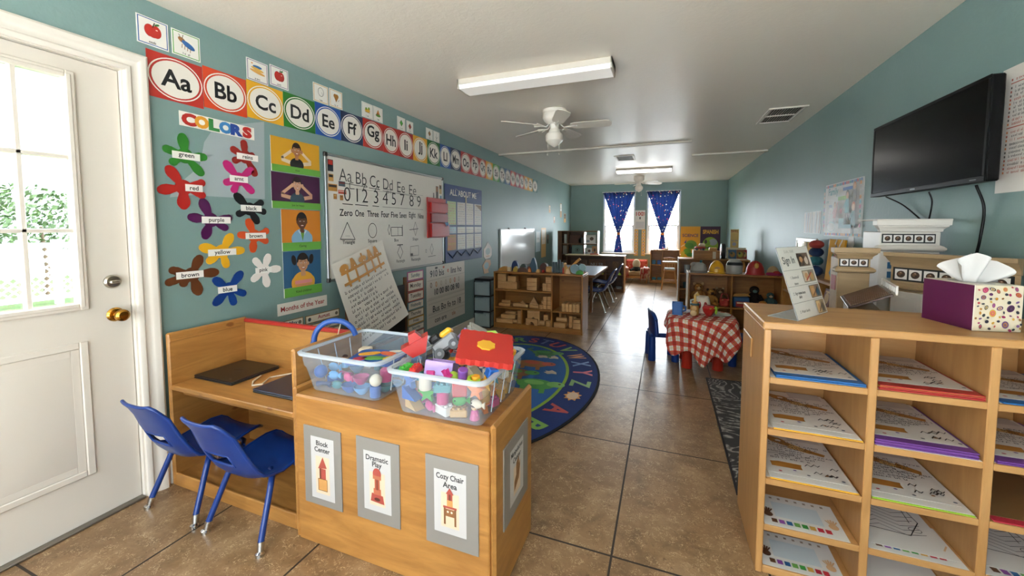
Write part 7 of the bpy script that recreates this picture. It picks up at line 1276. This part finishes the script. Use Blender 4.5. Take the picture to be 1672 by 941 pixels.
def fan(x, y, rot, s, lab):
    t = thing('ceiling_fan', lab, 'ceiling fan', (x, y, ZC-.0005), 0, 'white ceiling fans'); t.scale = (s, s, s); fm = pm('e2dcd2', .35, name='fan_white'); b = B()
    b.lathe([(0, 0), (.112, 0), (.115, -.012), (.108, -.03), (.110, -.034), (.112, -.075), (.100, -.10), (.075, -.125), (.06, -.135), (0, -.135)], (0, 0, 0), fm, 32); b.obj('motor_housing', t)
    b = B(); b.lathe([(0, -.135), (.045, -.135), (.042, -.18), (.05, -.19), (.058, -.215), (0, -.215)], (0, 0, 0), fm, 24); b.obj('switch_housing', t)
    b = B(); b.lathe([(.055, -.215), (.075, -.222), (.086, -.245), (.082, -.29), (.05, -.325), (.012, -.345), (0, -.352)], (0, 0, 0), pm('e6dfd4', .2), 28); b.obj('glass_bowl', t)
    for k in range(5):
        X = Matrix.Rotation(R(rot+72*k), 4, 'Z') @ Matrix.Translation((0, 0, -.155)) @ Matrix.Rotation(R(-13), 4, 'X'); P = [(.155, -.042), (.20, -.055), (.46, -.066), (.515, -.055), (.535, -.02), (.535, .02), (.515, .055), (.46, .066), (.20, .055), (.155, .042)]
        b = B(); b.prism(P, -.003, .003, pm('ddd5c8', .4), X); bl = b.obj('blade', t)
        b = B(); X2 = Matrix.Rotation(R(rot+72*k), 4, 'Z'); b.T = X2; b.tube([(.06, 0, -.14), (.09, 0, -.165), (.13, .012, -.162), (.20, .03, -.152)], .006, fm, 8); b.tube([(.06, 0, -.14), (.09, 0, -.165), (.13, -.012, -.162), (.20, -.03, -.166)], .006, fm, 8); b.tube([(.17, 0, -.158), (.22, 0, -.16)], .006, fm, 8); b.obj('blade_iron', t)
    for dx in (-.055, .05): b = B(); b.tube([(dx, -.02, -.21), (dx*1.1, -.025, -.42)], .0018, pm('cfc6b4', .4), 5); b.ell((dx*1.1, -.025, -.425), .006, fm, 8); b.obj('pull_chain', t)
fan(-1.02, 3.78, 6, 1.0, 'white five-bladed ceiling fan nearer the camera'); fan(-.57, 9.25, 30, 1.0, 'white five-bladed ceiling fan before the back windows')
def vent(x0, x1, y0, y1, rows, lab):
    t = thing('ceiling_vent', lab, 'vent', (0, 0, 0), 0, 'ceiling air vents'); fm = pm('ddd6cc', .4); z = ZC-.0005; b = B(); f = .03
    for q in ((x0, y0, x1, y0+f), (x0, y1-f, x1, y1), (x0, y0+f, x0+f, y1-f), (x1-f, y0+f, x1, y1-f)): b.box(q[0], q[1], z-.012, q[2], q[3], z, fm, .003)
    b.obj('frame', t); b = B(); b.box(x0+f, y0+f, z-.002, x1-f, y1-f, z, pm('1e1814', .8)); b.obj('backing', t); n = 12
    for r in range(rows):
        ya = y0+f+(y1-y0-2*f)/rows*r+.012; yb_ = y0+f+(y1-y0-2*f)/rows*(r+1)-.012
        for i in range(n): x = x0+f+(x1-x0-2*f)*(i+.5)/n; b = B(); b.box(x-.0022, ya, z-.008, x+.0022, yb_, z-.0022, pm('a89c90', .5)); b.obj('slat', t)
    if rows > 1: b = B(); b.box(x0+f, (y0+y1)/2-.012, z-.011, x1-f, (y0+y1)/2+.012, z-.0022, fm); b.obj('crossbar', t)
vent(.885, 1.205, 4.45, 5.04, 2, 'rectangular ceiling vent near the right wall'); vent(-.79, -.485, 6.50, 6.98, 1, 'small ceiling vent before the far light')
# ------------------------------------------------------------------ camera and light
cam = bpy.data.cameras.new('camera'); cam.lens = 650/1672*36; cam.sensor_width = 36; cam.shift_y = -59.5/1672; cam.clip_start = .05; cam.clip_end = 200
co = bpy.data.objects.new('camera', cam); C.objects.link(co); co.location = (0, 0, 1.36); co.rotation_euler = (R(90-3.5215), 0, R(21.076)); bpy.context.scene.camera = co
w = bpy.data.worlds.new('daylight'); bpy.context.scene.world = w; w.use_nodes = True
wn = w.node_tree; bg = wn.nodes['Background']; bg.inputs[0].default_value = (.86, .94, 1, 1)
# a bright hazy sky, brightest on the side of the two back windows
tc = N(wn, 'ShaderNodeTexCoord'); sp = N(wn, 'ShaderNodeSeparateXYZ'); wn.links.new(tc.outputs['Generated'], sp.inputs[0])
up = math_(wn, 'MULTIPLY', math_(wn, 'MAXIMUM', sp.outputs[2], 0), 9.5); ba = math_(wn, 'MULTIPLY', math_(wn, 'MAXIMUM', sp.outputs[1], 0), 25)
wn.links.new(math_(wn, 'ADD', math_(wn, 'ADD', up, ba), 1.35), bg.inputs[1])
def portal(name, loc, rot, sx, sy):
    l = bpy.data.lights.new(name, 'AREA'); l.shape = 'RECTANGLE'; l.size = sx; l.size_y = sy; l.cycles.is_portal = True
    o = bpy.data.objects.new(name, l); C.objects.link(o); o.location = loc; o.rotation_euler = rot
for i, (a, c) in enumerate(WN): portal('window_portal', ((a+c)/2, YB+.16, sum(WZ)/2), (R(-90), 0, 0), c-a, WZ[1]-WZ[0])
portal('window_portal', (sum(FWX)/2, YF-.16, sum(FWZ)/2), (R(90), 0, 0), FWX[1]-FWX[0], FWZ[1]-FWZ[0])
portal('door_portal', (XL-.16, (G0+G1)/2, (GZ0+GZ1)/2), (0, R(-90), 0), GZ1-GZ0, G1-G0)
sc = bpy.context.scene
sc.view_settings.view_transform = 'Standard'; sc.view_settings.look = 'None'; sc.view_settings.gamma = 1; sc.view_settings.use_curve_mapping = False
sc.view_settings.exposure = 1.05
sc.cycles.use_denoising = True; sc.cycles.max_bounces = 10; sc.cycles.diffuse_bounces = 6; sc.cycles.glossy_bounces = 4; sc.cycles.transparent_max_bounces = 16; sc.cycles.transmission_bounces = 4
sc.cycles.sample_clamp_indirect = 6; sc.cycles.caustics_reflective = False; sc.cycles.caustics_refractive = False
